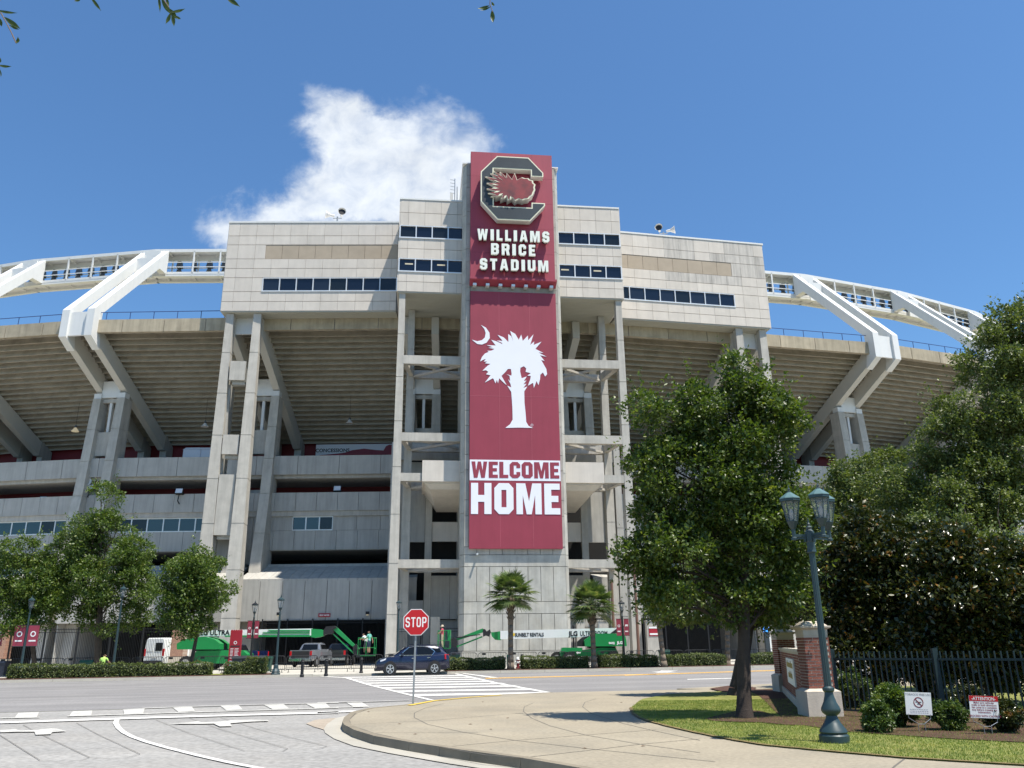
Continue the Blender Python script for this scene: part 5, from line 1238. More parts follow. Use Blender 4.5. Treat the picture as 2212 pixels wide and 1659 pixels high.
# emergency phone
a, _ = ray(1662, 1430); Y = 76; x = a*Y; z = zg(Y)+.1; ep = thing('emergency_phone', (x, Y, z), 'dark emergency call post with a blue light across the road', 'call box')
b = B(); b.box(x-.22, x+.22, Y-.2, Y+.2, z-.1, P(1662, 1365, Y).z); b.build('call_post', M['charcoal'], ep); zt = P(1662, 1365, Y).z
b = B(); b.box(x+.16, x+.26, Y-.22, Y-.2, z+.8, zt-.4); b.build('call_lettering', M['stopwhite'], ep)
b = B(); b.lathe([(.22,0),(.26,.05),(.26,.45),(.2,.5)], (x, Y, zt), 10); b.build('blue_beacon', mat('blue_beacon', (.02,.15,.7), .3, emit=((.05,.3,1), 1.5)), ep)
b = B(); b.box(x-.3, x+.3, Y-.25, Y+.25, zt+.5, zt+.9); b.build('call_cap', M['stone'], ep)
# ================================================================== VEHICLES
def loft(b, stations, ring, k=None):
    vs = []; n = None
    for st_ in stations:
        r = ring(*st_); n = len(r); vs += r
    fs = [(i*n+j, i*n+(j+1) % n, (i+1)*n+(j+1) % n, (i+1)*n+j) for i in range(len(stations)-1) for j in range(n)]
    fs += [tuple(range(n)), tuple(range((len(stations)-1)*n+n-1, (len(stations)-1)*n-1, -1))]; b.add(vs, fs, k)
def wheel(root, x, y, r, w, sgn_, rimm='rim', sp_=5):
    b = B(); b.tube((x, y-w/2, r), (x, y+w/2, r), r, n=22); wo = b.build('wheel', M['tyre'], root, smooth=30)
    yo = y+sgn_*(w/2); b = B(); b.tube((x, yo-.0*sgn_, r), (x, yo+.012*sgn_, r), r*.66, n=20); b.build('rim_dish', M['plastic'], wo)
    b = B()
    b.prism([[(r*.68*math.cos(R(18*i)), r*.68*math.sin(R(18*i))) for i in range(20)], [(r*.6*math.cos(R(18*i)), r*.6*math.sin(R(18*i))) for i in range(20)]], lambda p, q_, d: (x+p, yo+sgn_*d, r+q_), .0, .022)
    for i in range(sp_):
        t = 2*math.pi*i/sp_+.3
        for dt in (-.16, .16): b.beam((x+.06*math.cos(t), yo+.018*sgn_, r+.06*math.sin(t)), (x+r*.63*math.cos(t+dt), yo+.018*sgn_, r+r*.63*math.sin(t+dt)), .035, .02, up=(0,1,0))
    b.tube((x, yo, r), (x, yo+.03*sgn_, r), r*.16, n=10); b.build('rim_spokes', M[rimm], wo)
def suv():
    root = local_thing('parked_car', (0,0,0), 'x', 'car'); Lc = 4.77; hw = .92
    ring = lambda x, zb, zt, w: [(x,-w*.86,zb),(x,-w*.97,zb+.10),(x,-w,(zb+zt)*.5),(x,-w*.985,zt-.10),(x,-w*.93,zt-.02),(x,-w*.6,zt+.015),(x,w*.6,zt+.015),(x,w*.93,zt-.02),(x,w*.985,zt-.10),(x,w,(zb+zt)*.5),(x,w*.97,zb+.10),(x,w*.86,zb)]
    S_ = [(-.0,.42,.66,.62),(.06,.30,.78,.76),(.25,.27,.90,.85),(.55,.27,.97,.90),(1.0,.27,1.03,.92),(1.35,.27,1.07,.92),(2.4,.27,1.07,.92),(3.6,.27,1.10,.92),(4.2,.27,1.14,.91),(4.55,.30,1.14,.88),(4.72,.38,1.10,.84),(4.77,.46,1.00,.80)]
    b = B(); loft(b, S_, ring); b.build('car_body', M['car_blue'], root, smooth=40)
    r2 = lambda x, zt, w, wt_: [(x,-w,1.0),(x,-w*.99,1.08),(x,-(w*.45+wt_*.55),(1.08+zt)/2+.03),(x,-wt_,zt-.05),(x,-wt_*.85,zt),(x,wt_*.85,zt),(x,wt_,zt-.05),(x,(w*.45+wt_*.55),(1.08+zt)/2+.03),(x,w*.99,1.08),(x,w,1.0)]
    C_ = [(1.18,1.07,.84,.80),(1.55,1.32,.86,.74),(1.95,1.55,.87,.70),(2.25,1.63,.87,.69),(2.8,1.66,.87,.69),(3.5,1.65,.87,.68),(4.0,1.60,.86,.66),(4.3,1.52,.85,.64),(4.6,1.20,.84,.74)]
    b = B(); loft(b, C_, r2); b.build('car_cabin', M['car_blue'], root, smooth=40)
    for s in (-1, 1):
        yy = lambda z: s*(.868-(z-1.08)*.29)
        for nm, pts in (('side_window', [(1.62,1.12),(1.70,1.2),(2.12,1.50),(2.55,1.56),(2.58,1.12)]), ('side_window', [(2.66,1.12),(2.64,1.56),(3.35,1.55),(3.72,1.30),(3.62,1.14)]), ('quarter_window', [(3.95,1.26),(3.68,1.50),(4.12,1.48),(4.22,1.30)])):
            b = B(); b.prism(pts, lambda x, z, d: (x, yy(z)+s*d, z), -.03, .012); b.build(nm, M['carglass'], root)
        b = B(); tr = [(1.5,1.10),(2.1,1.53),(2.6,1.60),(3.38,1.58),(3.80,1.30),(3.64,1.10)]
        for a_p, c_p in zip(tr, tr[1:]+tr[:1]): b.beam((a_p[0], yy(a_p[1])+s*.012, a_p[1]), (c_p[0], yy(c_p[1])+s*.012, c_p[1]), .02, .022, up=(0,1,0))
        b.build('chrome_trim', M['chrome'], root)
        for wx in (.93, 3.79): 
            b = B(); b.tube((wx, s*.80, .37), (wx, s*.932, .37), .43, n=24); b.build('wheel_arch', M['plastic'], root)
            wheel(root, wx, s*.83, .36, .23, s)
        b = B(); b.beam((1.35,s*.925,.32), (3.4,s*.925,.32), .03, .07); b.build('side_sill', M['plastic'], root)
        b = B(); b.beam((2.3,s*.935,.93), (2.5,s*.935,.94), .03, .03); b.beam((3.3,s*.935,.95), (3.5,s*.935,.96), .03, .03); b.build('door_handle', M['chrome'], root)
        b = B(); b.box(2.60,2.612, min(s*.90,s*.923), max(s*.90,s*.923), .4, 1.05); b.box(3.42,3.432, min(s*.90,s*.923), max(s*.90,s*.923), .62, 1.05); b.build('door_gap', M['plastic'], root)
        b = B(); b.hexa([(1.58,s*.90,1.08),(1.74,s*.90,1.08),(1.76,s*1.06,1.10),(1.62,s*1.06,1.10),(1.58,s*.90,1.22),(1.74,s*.90,1.22),(1.76,s*1.06,1.24),(1.62,s*1.06,1.24)]); b.build('wing_mirror', M['car_blue'], root)
        b = B(); b.hexa([(.10,s*.56,.72),(.30,s*.87,.76),(.62,s*.905,.86),(.28,s*.60,.84),(.12,s*.56,.80),(.30,s*.88,.86),(.66,s*.90,.95),(.30,s*.60,.92)]); b.build('headlight', M['headl'], root)
        b = B(); b.hexa([(4.45,s*.90,.86),(4.76,s*.70,.86),(4.79,s*.70,.88),(4.5,s*.925,.86),(4.42,s*.90,1.14),(4.70,s*.70,1.12),(4.74,s*.70,1.12),(4.45,s*.92,1.12)]); b.build('tail_light', M['tail'], root)
        b = B(); b.beam((2.2,s*.60,1.70), (4.1,s*.58,1.66), .03, .03); b.build('roof_rail', M['car_blue'], root)
    b = B(); b.hexa([(1.20,-.70,1.10),(1.20,.70,1.10),(1.93,.62,1.57),(1.93,-.62,1.57),(1.17,-.70,1.11),(1.17,.70,1.11),(1.90,.62,1.585),(1.90,-.62,1.585)]); b.build('windscreen', M['carglass'], root)
    b = B(); b.hexa([(4.33,-.55,1.50),(4.33,.55,1.50),(4.6,.66,1.22),(4.6,-.66,1.22),(4.38,-.55,1.50),(4.38,.55,1.50),(4.64,.66,1.22),(4.64,-.66,1.22)]); b.build('rear_window', M['carglass'], root)
    b = B(); b.box(-.02,.10,-.5,.5,.44,.72); b.build('grille', M['plastic'], root); b = B(); b.box(-.05,.3,-.72,.72,.25,.40); b.box(4.55,4.82,-.75,.75,.36,.60); b.build('bumper', M['plastic'], root)
    b = B(); b.tube((2.0,-.35,1.25),(2.0,-.35,1.45),.11); b.tube((2.0,-.35,.9),(2.05,-.35,1.28),.2); b.build('driver', M['hair'], root)
    return root
car = suv(); pf = g(850, 1458, 0); ang = math.atan2(.9, 3.2)*.9
car['label'] = 'dark blue family car leaving the driveway behind the stop sign'; car.name = 'blue_car'
rzc = R(12); nose = P(811, 1440, 57.2)
car.scale = (1, 1, 1.12); car.location = (-9.15, 56.65, .11); car.rotation_euler = (0, 0, R(10.5))
def pickup(loc, rz, m, label, name='pickup_truck', rear=True):
    root = local_thing(name, loc, label, 'pickup truck', rz=rz)   # length along y, rear towards -y
    mm = M[m]
    ring = lambda y, zb, zt, w: [(-w*.9,y,zb),(-w,y,zb+.15),(-w,y,zt-.15),(-w*.95,y,zt),(w*.95,y,zt),(w,y,zt-.15),(w,y,zb+.15),(w*.9,y,zb)]
    b = B(); loft(b, [(0,.55,1.32,.97),(.1,.5,1.36,1.0),(2.0,.5,1.36,1.0)], ring); b.box(-1,1,2.0,5.75,.5,1.2) ; b.hexa([(-.98,3.6,1.2),(.98,3.6,1.2),(.95,5.7,1.2),(-.95,5.7,1.2),(-.93,3.8,1.4),(.93,3.8,1.4),(.85,5.55,1.22),(-.85,5.55,1.22)]); b.build('truck_body', mm, root, smooth=30)
    r2 = lambda y, zt, w: [(-.97,y,1.2),(-w,y,zt-.08),(-w*.85,y,zt),(w*.85,y,zt),(w,y,zt-.08),(.97,y,1.2)]
    b = B(); loft(b, [(1.95,1.42,.95),(2.15,1.86,.78),(2.6,1.95,.78),(3.4,1.93,.76),(4.2,1.4,.88)], r2); b.build('truck_cab', mm, root, smooth=30)
    b = B(); b.hexa([(-.7,1.93,1.42),(.7,1.93,1.42),(.62,2.12,1.82),(-.62,2.12,1.82),(-.7,1.9,1.42),(.7,1.9,1.42),(.62,2.09,1.82),(-.62,2.09,1.82)]); b.build('rear_window', M['carglass'], root)
    b = B(); b.hexa([(-.8,4.16,1.44),(.8,4.16,1.44),(.66,3.42,1.88),(-.66,3.42,1.88),(-.8,4.22,1.44),(.8,4.22,1.44),(.66,3.48,1.9),(-.66,3.48,1.9)]); b.build('windscreen', M['carglass'], root)
    for s in (-1, 1):
        b = B(); b.prism([(2.3,1.42),(2.35,1.78),(3.4,1.78),(3.95,1.42)], lambda y, z, d: (s*(.955-(z-1.2)*.27)+s*d, y, z), -.02, .02); b.build('side_window', M['carglass'], root)
        b = B(); b.box(s*.88-.09, s*.88+.09, -.02, .1, .88, 1.28); b.build('tail_light', M['tail'], root)
        b = B(); b.box(s*1.13-.1, s*1.13+.1, 3.75, 3.85, 1.3, 1.5); b.build('wing_mirror', M['plastic'], root)
        for wy in (1.15, 4.75):
            b = B(); b.tube((s*.86, wy, .4), (s*1.02, wy, .4), .39, n=18); w_ = b.build('wheel', M['tyre'], root); b = B(); b.tube((s*1.02, wy, .4), (s*1.035, wy, .4), .23, n=12); b.build('wheel_hub', M['rim'], w_)
        b = B(); b.box(s*.7-.15, s*.7+.15, 5.7, 5.8, .85, 1.1); b.build('headlight', M['headl'], root)
    b = B(); b.box(-.95,.95,-.18,.05,.48,.68); b.box(-.9,.9,5.72,5.85,.45,.7); b.build('bumper', M['chrome'], root); b = B(); b.box(-.75,.75,-.03,-.015,.75,1.28); b.build('tailgate', mm if m != 'truck_silver' else M['plastic'], root)
    b = B(); b.box(-.88,.88,.05,1.9,1.365,1.375); b.build('bed_floor', M['plastic'], root)
    return root
M['truck_silver'] = mat('silver_truck_paint', (.22,.235,.26), .3, .05, 1, metal=.4, coat=1); M['truck_black'] = mat('black_truck_paint', (.012,.012,.014), .3, .05, 1, coat=1); M['truck_blue'] = mat('blue_truck_paint', (.006,.012,.05), .3, .05, 1, coat=1)
def at(px, Y, dz=.1, py=1425): a, _ = ray(px, py); return Vector((a*Y, Y, zg(Y)+dz))
pickup(at(649, 71.5), R(-8), 'truck_silver', 'silver pickup truck with an open bed parked below the left boom arm')
pickup(at(722, 76.0), R(2), 'truck_black', 'black pickup truck parked in the dark gateway behind the driveway')
pickup(at(568, 76.5), R(78), 'truck_blue', 'dark blue pickup truck partly hidden behind the directory sign')
def van():
    root = local_thing('white_van', at(331, 75.5), 'white delivery van with open red rear lights behind the left iron fence', 'van', rz=R(-14)); 
    root['label'] = 'white delivery van seen from behind, parked inside the left iron fence'
    ring = lambda y, zb, zt, w, wt_: [(-w*.95,y,zb),(-w,y,zb+.2),(-w,y,1.3),(-wt_,y,zt-.12),(-wt_*.85,y,zt),(wt_*.85,y,zt),(wt_,y,zt-.12),(w,y,1.3),(w,y,zb+.2),(w*.95,y,zb)]
    b = B(); loft(b, [(0,.42,2.45,.98,.86),(.12,.40,2.52,1.02,.9),(4.2,.4,2.52,1.02,.9),(4.7,.4,2.3,1.02,.86),(5.3,.4,1.45,1.0,.9),(5.9,.45,1.1,.93,.85)], ring); b.build('van_body', M['liftwhite'], root, smooth=35)
    for s in (-1, 1):
        b = B(); b.box(min(s*.1,s*.78), max(s*.1,s*.78), -.03, .02, 1.42, 2.1); b.build('rear_window', M['carglass'], root) if s > 0 else b.build('rear_window', M['liftwhite'], root)
        b = B(); b.box(s*.93-.07, s*.93+.07, -.04, .1, 1.0, 1.6); b.build('tail_light', M['tail'], root)
        for wy in (1.1, 4.8): b = B(); b.tube((s*.85, wy, .36), (s*1.03, wy, .36), .36, n=16); b.build('wheel', M['tyre'], root)
    b = B(); b.box(-.9,.9,-.12,.02,.4,.62); b.build('bumper', M['plastic'], root); b = B(); b.box(-.15,.3,-.035,-.02,.85,1.0); b.build('number_plate', M['stopwhite'], root)
van()
# ================================================================== BOOM LIFTS
def z4q(x, y): return ((1850+x/3.16)/1.8228, (2300+y/3.16)/1.8228)
def z3q(x, y): return ((1250+x/3.16)/1.8228, (2300+y/3.16)/1.8228)
def z2q(x, y): return ((650+x/3.16)/1.8228, (2300+y/3.16)/1.8228)
def polyat(conv, pts, D): return [(P(*conv(*p), D).x, P(*conv(*p), D).z) for p in pts]
ext = lambda D: (lambda x, z, d: (x, D+d, z))
def pslab(root, name, conv, pts, D, d0, d1, m, **k):
    b = B(); b.prism(polyat(conv, pts, D), ext(D), d0, d1); return b.build(name, M[m], root, **k)
def lwheel(root, conv, x, y, D, r, yo, m='wheelgrey'):
    c = P(*conv(x, y), D); zc = zg(D)+.1+r; b = B(); b.tube((c.x, D+yo-.2, zc), (c.x, D+yo+.2, zc), r, n=20)
    for i in range(20): t = i*math.pi/10; b.box(c.x+r*math.cos(t)-.03, c.x+r*math.cos(t)+.03, D+yo-.2, D+yo+.2, zc+r*math.sin(t)-.03, zc+r*math.sin(t)+.03)
    w_ = b.build('wheel', M['tyre'], root); b = B(); b.tube((c.x, D+yo-.215, zc), (c.x, D+yo-.2, zc), r*.6, n=16); b.build('wheel_hub', M[m], w_)
def cvt(conv, x, y, D): return P(*conv(x, y), D)
def basket(root, x0, x1, zf, D, dep=.8, ht=1.1):
    b = B(); b.box(x0, x1, D-dep/2, D+dep/2, zf, zf+.08); b.build('basket_floor', M['green_d'], root)
    for yv in (D-dep/2, D+dep/2):
        b = B(); b.path([(x0,yv,zf+.05),(x0,yv,zf+ht),(x1,yv,zf+ht),(x1,yv,zf+.05)], .024, 6); b.tube((x0,yv,zf+.62),(x1,yv,zf+.62),.018)
        for t in (.5,): b.tube((x0+(x1-x0)*t,yv,zf),(x0+(x1-x0)*t,yv,zf+ht),.022)
        b.build('basket_rail', M['green'], root)
    b = B()
    for xx in (x0, x1): b.tube((xx,D-dep/2,zf+ht),(xx,D+dep/2,zf+ht),.03); b.tube((xx,D-dep/2,zf+.55),(xx,D+dep/2,zf+.55),.025)
    b.build('basket_rail', M['green'], root)
# right lift
D = 67.0; b0 = cvt(z4q, 1500, 900, D)
rl = thing('boom_lift', (b0.x, D, zg(D)+.1), 'green boom lift with a long white boom marked ultra boom in front of the tower', 'boom lift', 'green boom lifts')
pslab(rl, 'engine_cowl', z4q, [(1410,700),(1480,652),(1545,618),(1895,618),(1922,690),(1930,772),(1420,775)], D, -1.15, -.35, 'green'); pslab(rl, 'engine_cowl', z4q, [(1410,700),(1480,652),(1545,618),(1895,618),(1922,690),(1930,772),(1420,775)], D, .45, 1.1, 'green')
pslab(rl, 'counterweight', z4q, [(1335,775),(1335,720),(1400,660),(1500,640),(1760,690),(1760,775)], D, -.35, .45, 'plastic')
pslab(rl, 'turntable', z4q, [(1470,775),(1800,775),(1800,800),(1470,800)], D, -.7, .7, 'plastic')
pslab(rl, 'chassis', z4q, [(1120,850),(1140,790),(1390,795),(1390,822),(1620,790),(1800,795),(1830,850),(1810,895),(1130,900)], D, -.85, .85, 'green')
pslab(rl, 'chassis_hood', z4q, [(1130,840),(1150,788),(1388,792),(1385,850)], D, -1.0, -.86, 'green')
for x, yo in ((1225,-1.05),(1090,1.0),(1770,-1.05),(1690,1.0)): lwheel(rl, z4q, x, 870, D, .52, yo)
bm_ = pslab(rl, 'boom', z4q, [(380,582),(380,686),(1480,655),(1640,690),(1835,590),(1820,545)], D, -.22, .28, 'liftwhite')
pslab(rl, 'boom_pivot', z4q, [(1745,612),(1835,545),(1895,535),(1905,612)], D, -.3, .36, 'plastic')
fnb = lambda cx_, cz_: (lambda x, y, d: (cx_+x, D-.225-d, cz_+y))
c1 = cvt(z4q, 740, 632, D); txt('SUNBELT RENTALS', .38, M['black'], bm_, fnb(c1.x, c1.z-.12), .01, bold=.012, width=2.24)
c1 = cvt(z4q, 1285, 622, D); txt('JLG', .5, M['black'], bm_, fnb(c1.x, c1.z-.14), .01, bold=.022, width=.72)
c1 = cvt(z4q, 1540, 618, D); txt('ULTRA BOOM', .5, M['black'], bm_, fnb(c1.x, c1.z-.14), .01, bold=.006, width=2.12)
c1 = cvt(z4q, 545, 627, D); b = B(); b.prism([(.14*math.cos(R(18*i))*(1 if i % 2 else .7), .14*math.sin(R(18*i))*(1 if i % 2 else .7)) for i in range(20)], fnb(c1.x, c1.z), 0, .01); b.build('sun_mark', mat('sun_yellow', (.75,.5,.05), .5), bm_)
c1 = cvt(z4q, 1845, 745, D); txt('JLG', .28, M['stopwhite'], rl, (lambda x, y, d: (c1.x+x, D-1.16-d, c1.z+y)), .006, bold=.015)
c2 = cvt(z4q, 1745, 745, D); txt('860SJ', .2, M['stopwhite'], rl, (lambda x, y, d: (c2.x+x, D-1.16-d, c2.z+y)), .006, bold=.01)
b = B(); c3 = cvt(z4q, 1340, 852, D); b.prism([(-.18,0),(-.05,.12),(-.05,.05),(.15,.05),(.15,-.05),(-.05,-.05),(-.05,-.12)], lambda x, y, d: (c3.x+x, D-1.02-d, c3.z+y), 0, .012); b.build('arrow_mark', M['stopwhite'], rl)
pslab(rl, 'telescope_section', z4q, [(262,600),(310,596),(312,690),(275,650)], D, -.14, .2, 'green'); pslab(rl, 'telescope_section', z4q, [(310,596),(345,592),(347,696),(310,692)], D, -.17, .23, 'green_d'); pslab(rl, 'telescope_section', z4q, [(345,590),(380,587),(392,698),(347,696)], D, -.2, .26, 'green')
pslab(rl, 'knuckle', z4q, [(165,560),(190,560),(210,590),(250,560),(262,600),(240,655),(200,640),(165,655)], D, -.2, .25, 'plastic')
pslab(rl, 'jib_arm', z3q, [(2062,548),(2066,600),(1735,703),(1725,680)], D, -.12, .14, 'green'); pslab(rl, 'jib_link', z3q, [(2050,645),(2055,662),(1735,788),(1730,770)], D, -.06, .06, 'green')
pslab(rl, 'rotator', z3q, [(1660,690),(1700,660),(1740,690),(1735,790),(1680,780)], D, -.2, .2, 'plastic'); pslab(rl, 'hose', z3q, [(1735,660),(2025,622),(2025,634),(1740,674)], D, -.2, -.14, 'plastic')
bx0, bx1 = cvt(z3q, 1503, 800, D), cvt(z3q, 1650, 800, D); basket(rl, bx0.x, bx1.x, bx0.z-.04, D, .85, 1.35)
pslab(rl, 'control_panel', z3q, [(1620,572),(1660,572),(1655,700),(1620,700)], D, -.1, .35, 'green')
# left lift
D2 = 67.2; b0 = cvt(z2q, 500, 900, D2)
ll = thing('boom_lift', (b0.x, D2, zg(D2)+.1), 'green boom lift behind the directory sign, its boom reaching towards the stop sign', 'boom lift', 'green boom lifts')
cw = [(218,812),(215,742),(285,700),(400,665),(560,655),(680,690),(748,742),(748,812)]
pslab(ll, 'engine_cowl', z2q, cw, D2, -1.15, -.35, 'green'); pslab(ll, 'engine_cowl', z2q, cw, D2, .4, 1.1, 'green')
pslab(ll, 'turntable', z2q, [(380,812),(650,812),(650,832),(380,832)], D2, -.7, .7, 'plastic'); pslab(ll, 'counterweight', z2q, [(230,812),(230,750),(740,745),(740,812)], D2, -.35, .4, 'plastic')
pslab(ll, 'chassis', z2q, [(330,985),(440,830),(700,825),(760,822),(1010,825),(1060,870),(1060,985)], D2, -.85, .85, 'green')
for x, yo in ((330,-1.05),(560,1.0),(980,-1.05),(860,1.0)): lwheel(ll, z2q, x, 930, D2, .52, yo)
bo = pslab(ll, 'boom', z2q, [(370,610),(560,575),(1825,553),(1825,640),(1215,632),(900,640),(560,650),(380,655)], D2, -.22, .28, 'liftwhite')
pslab(ll, 'boom_rail', z2q, [(760,640),(1810,632),(1810,655),(760,658)], D2, -.3, -.23, 'green'); pslab(ll, 'boom_rail', z2q, [(1290,572),(1812,570),(1812,590),(1320,590)], D2, -.3, -.23, 'green'); pslab(ll, 'boom_rail', z2q, [(1225,600),(1810,600),(1810,616),(1240,616)], D2, -.3, -.23, 'green')
c1 = cvt(z2q, 660, 632, D2); txt('JLG ULTRA', .5, M['black'], bo, (lambda x, y, d: (c1.x-.25+x, D2-.225-d, c1.z+y)), .01, bold=.015)
pslab(ll, 'telescope_section', z2q, [(1810,556),(1925,562),(1975,572),(1975,645),(1925,660),(1870,668),(1810,655)], D2, -.2, .24, 'green')
pslab(ll, 'knuckle', z2q, [(1975,580),(2010,528),(2110,520),(2150,545),(2100,560),(2090,620),(2010,625),(1975,640)], D2, -.2, .25, 'plastic')
pslab(ll, 'jib_arm', z3q, [(190,530),(235,530),(478,765),(470,790),(430,770),(200,570)], D2, -.12, .14, 'green'); pslab(ll, 'jib_link', z3q, [(190,622),(205,618),(460,855),(448,868)], D2, -.06, .06, 'green')
pslab(ll, 'rotator', z3q, [(445,780),(480,745),(510,780),(505,880),(455,875)], D2, -.2, .2, 'plastic')
bx0, bx1 = cvt(z3q, 512, 880, D2), cvt(z3q, 714, 880, D2); basket(ll, bx0.x, bx1.x, bx0.z-.1, D2, .85, 1.35)
# ================================================================== PEOPLE
def person(loc, rz, label, J=None, shirt='shirt', legs='trousers', legskin=False, armskin=True, hat=None, s=1.0, hairc='hair', seat=False):
    """continuous skinned figure; J overrides joint positions (x right, y forward, z up), 1.75 m tall"""
    j = dict(pelvis=(0,0,.95), waist=(0,.0,1.10), chest=(0,.01,1.32), neck=(0,.0,1.48), head=(0,.02,1.60), crown=(0,.02,1.70),
             shL=(-.18,0,1.42), elL=(-.25,-.03,1.14), wrL=(-.25,.12,.93), haL=(-.25,.17,.86), shR=(.18,0,1.42), elR=(.25,-.03,1.14), wrR=(.25,.12,.93), haR=(.25,.17,.86),
             hipL=(-.10,0,.90), knL=(-.11,.03,.50), anL=(-.11,-.02,.10), toL=(-.12,.14,.04), hipR=(.10,0,.90), knR=(.11,.03,.50), anR=(.11,-.02,.10), toR=(.12,.14,.04))
    if J: j.update(J)
    rad = dict(pelvis=(.15,.11), waist=(.14,.10), chest=(.17,.115), neck=(.06,.06), head=(.088,.10), crown=(.06,.07), shL=(.065,.065), elL=(.045,.045), wrL=(.032,.032), haL=(.04,.03), shR=(.065,.065), elR=(.045,.045), wrR=(.032,.032), haR=(.04,.03),
               hipL=(.095,.095), knL=(.065,.065), anL=(.045,.045), toL=(.045,.035), hipR=(.095,.095), knR=(.065,.065), anR=(.045,.045), toR=(.045,.035))
    ed = [('pelvis','waist'),('waist','chest'),('chest','neck'),('neck','head'),('head','crown'),('chest','shL'),('shL','elL'),('elL','wrL'),('wrL','haL'),('chest','shR'),('shR','elR'),('elR','wrR'),('wrR','haR'),('pelvis','hipL'),('hipL','knL'),('knL','anL'),('anL','toL'),('pelvis','hipR'),('hipR','knR'),('knR','anR'),('anR','toR')]
    part_of = [0,0,0,1,1,0,0 if not armskin else 0,1,1,0,0,1,1,2,2,3 if legskin else 2,4,2,2,3 if legskin else 2,4]
    names = list(j); me = bpy.data.meshes.new('skeleton'); me.from_pydata([j[n_] for n_ in names], [(names.index(a), names.index(c)) for a, c in ed], [])
    o = bpy.data.objects.new('tmp', me); COL.objects.link(o); md = o.modifiers.new('skin', 'SKIN'); 
    if not me.skin_vertices: bpy.context.view_layer.update()
    for i, n_ in enumerate(names): me.skin_vertices[0].data[i].radius = rad[n_]; me.skin_vertices[0].data[i].use_root = (n_ == 'pelvis')
    o.modifiers.new('sub', 'SUBSURF').levels = 2; bpy.context.view_layer.update()
    m2 = bpy.data.meshes.new_from_object(o.evaluated_get(bpy.context.evaluated_depsgraph_get())); bpy.data.objects.remove(o)
    root = local_thing('person', loc, label, 'person', rz=rz); root.scale = (s, s, s)
    mats = [M[shirt], M['skin'], M[legs], M['skin'], M['plastic'], M[hairc]]
    for m_ in mats: m2.materials.append(m_)
    segv = [(Vector(j[a]), Vector(j[c])) for a, c in ed]
    for p in m2.polygons:
        c = p.center; best = 9; bi_ = 0
        for k_, (a, e) in enumerate(segv):
            t = max(0, min(1, (c-a).dot(e-a)/max(1e-6, (e-a).length_squared))); d_ = (c-(a+(e-a)*t)).length
            if d_ < best: best = d_; bi_ = k_
        mi = part_of[bi_]
        if bi_ in (3,4) and (c.z > j['head'][2]+.045 or c.y < j['head'][1]-.035) and c.z > j['neck'][2]+.05: mi = 5
        if bi_ in (6,10):
            a, e = segv[bi_]; t = (c-a).dot(e-a)/(e-a).length_squared
            if armskin and t > .65: mi = 1
        p.material_index = mi
    m2.shade_smooth(); bd_ = bpy.data.objects.new('body', m2); COL.objects.link(bd_); bd_.parent = root
    h = Vector(j['head'])
    b = B(); b.tube(h+Vector((0,.09,-.0)), h+Vector((0,.125,-.015)), .014, .008, 6)
    for s_ in (-1, 1): b.lathe([(.004,-.03),(.018,-.01),(.018,.015),(.004,.03)], h+Vector((s_*.092,.0,-.005)), 6)
    b.build('nose_and_ears', M['skin'], None).parent = root
    b = B()
    for s_ in (-1, 1): b.lathe([(.002,-.01),(.011,0),(.002,.01)], h+Vector((s_*.033,.093,.02)), 6)
    b.tube(h+Vector((-.025,.095,-.05)), h+Vector((.025,.095,-.05)), .006, n=5); b.build('eyes_and_mouth', M['black'], None).parent = root
    for sd in ('L','R'):
        hd = Vector(j['ha'+sd]); wr = Vector(j['wr'+sd]); d = (hd-wr).normalized(); sx = d.cross(Vector((0,0,1))); sx = sx.normalized() if sx.length > .1 else Vector((1,0,0)); b = B(); dn = Vector((0,0,-1))
        for i_, ln in enumerate((.06,.075,.07,.055)): p0 = hd+sx*(-.03+.02*i_); p1 = p0+d*ln*.6+dn*.005; b.tube(p0, p1, .010, .009, 5); b.tube(p1, p1+d*ln*.35+dn*ln*.4, .009, .007, 5)
        b.tube(hd-d*.02-sx*.03, hd+d*.02-sx*.065, .011, .008, 5); b.build('fingers', M['skin'], None).parent = root
    if hat:
        b = B(); c = j['head']; b.lathe([(.16,.03),(.165,.045),(.10,.07),(.095,.13),(.06,.16),(.005,.165)], c, 14); b.build('sun_hat', M[hat], None).parent = root
    return root
M['pink'] = mat('pink_shirt', (.55,.085,.13), .85); M['khaki'] = mat('khaki_trousers', (.45,.38,.26), .85); M['mint'] = mat('mint_green_shirt', (.16,.48,.40), .85); M['navy'] = mat('navy_shorts', (.04,.06,.10), .85)
M['white_shirt'] = mat('white_shirt', (.6,.6,.6), .85); M['grey_shorts'] = mat('grey_shorts', (.14,.14,.15), .85); M['straw'] = mat('straw_hat', (.50,.43,.33), .9); M['hiviz'] = mat('lime_shirt', (.42,.68,.16), .85); M['jeans'] = mat('dark_jeans', (.03,.04,.07), .9)
pf_ = cvt(z3q, 1553, 795, 67.0)
person((pf_.x, 67.0, pf_.z-.03), R(80), 'person in a pink shirt, khaki trousers and sun hat standing in the right lift basket', J=dict(elL=(-.24,.12,1.16), wrL=(-.22,.32,1.12), haL=(-.22,.38,1.1), elR=(.24,.12,1.16), wrR=(.2,.32,1.12), haR=(.2,.38,1.1)), shirt='pink', legs='khaki', hat='straw')
pf_ = cvt(z3q, 640, 862, 67.2)
person((pf_.x, 67.05, pf_.z-.03), R(65), 'person in a mint green shirt and navy shorts standing in the left lift basket', J=dict(elL=(-.25,.1,1.15), wrL=(-.24,.32,1.06), haL=(-.24,.38,1.04), elR=(.30,-.05,1.18), wrR=(.34,-.12,.95), haR=(.34,-.12,.88)), shirt='mint', legs='navy', legskin=True)
pf_ = cvt(z3q, 585, 862, 67.2)
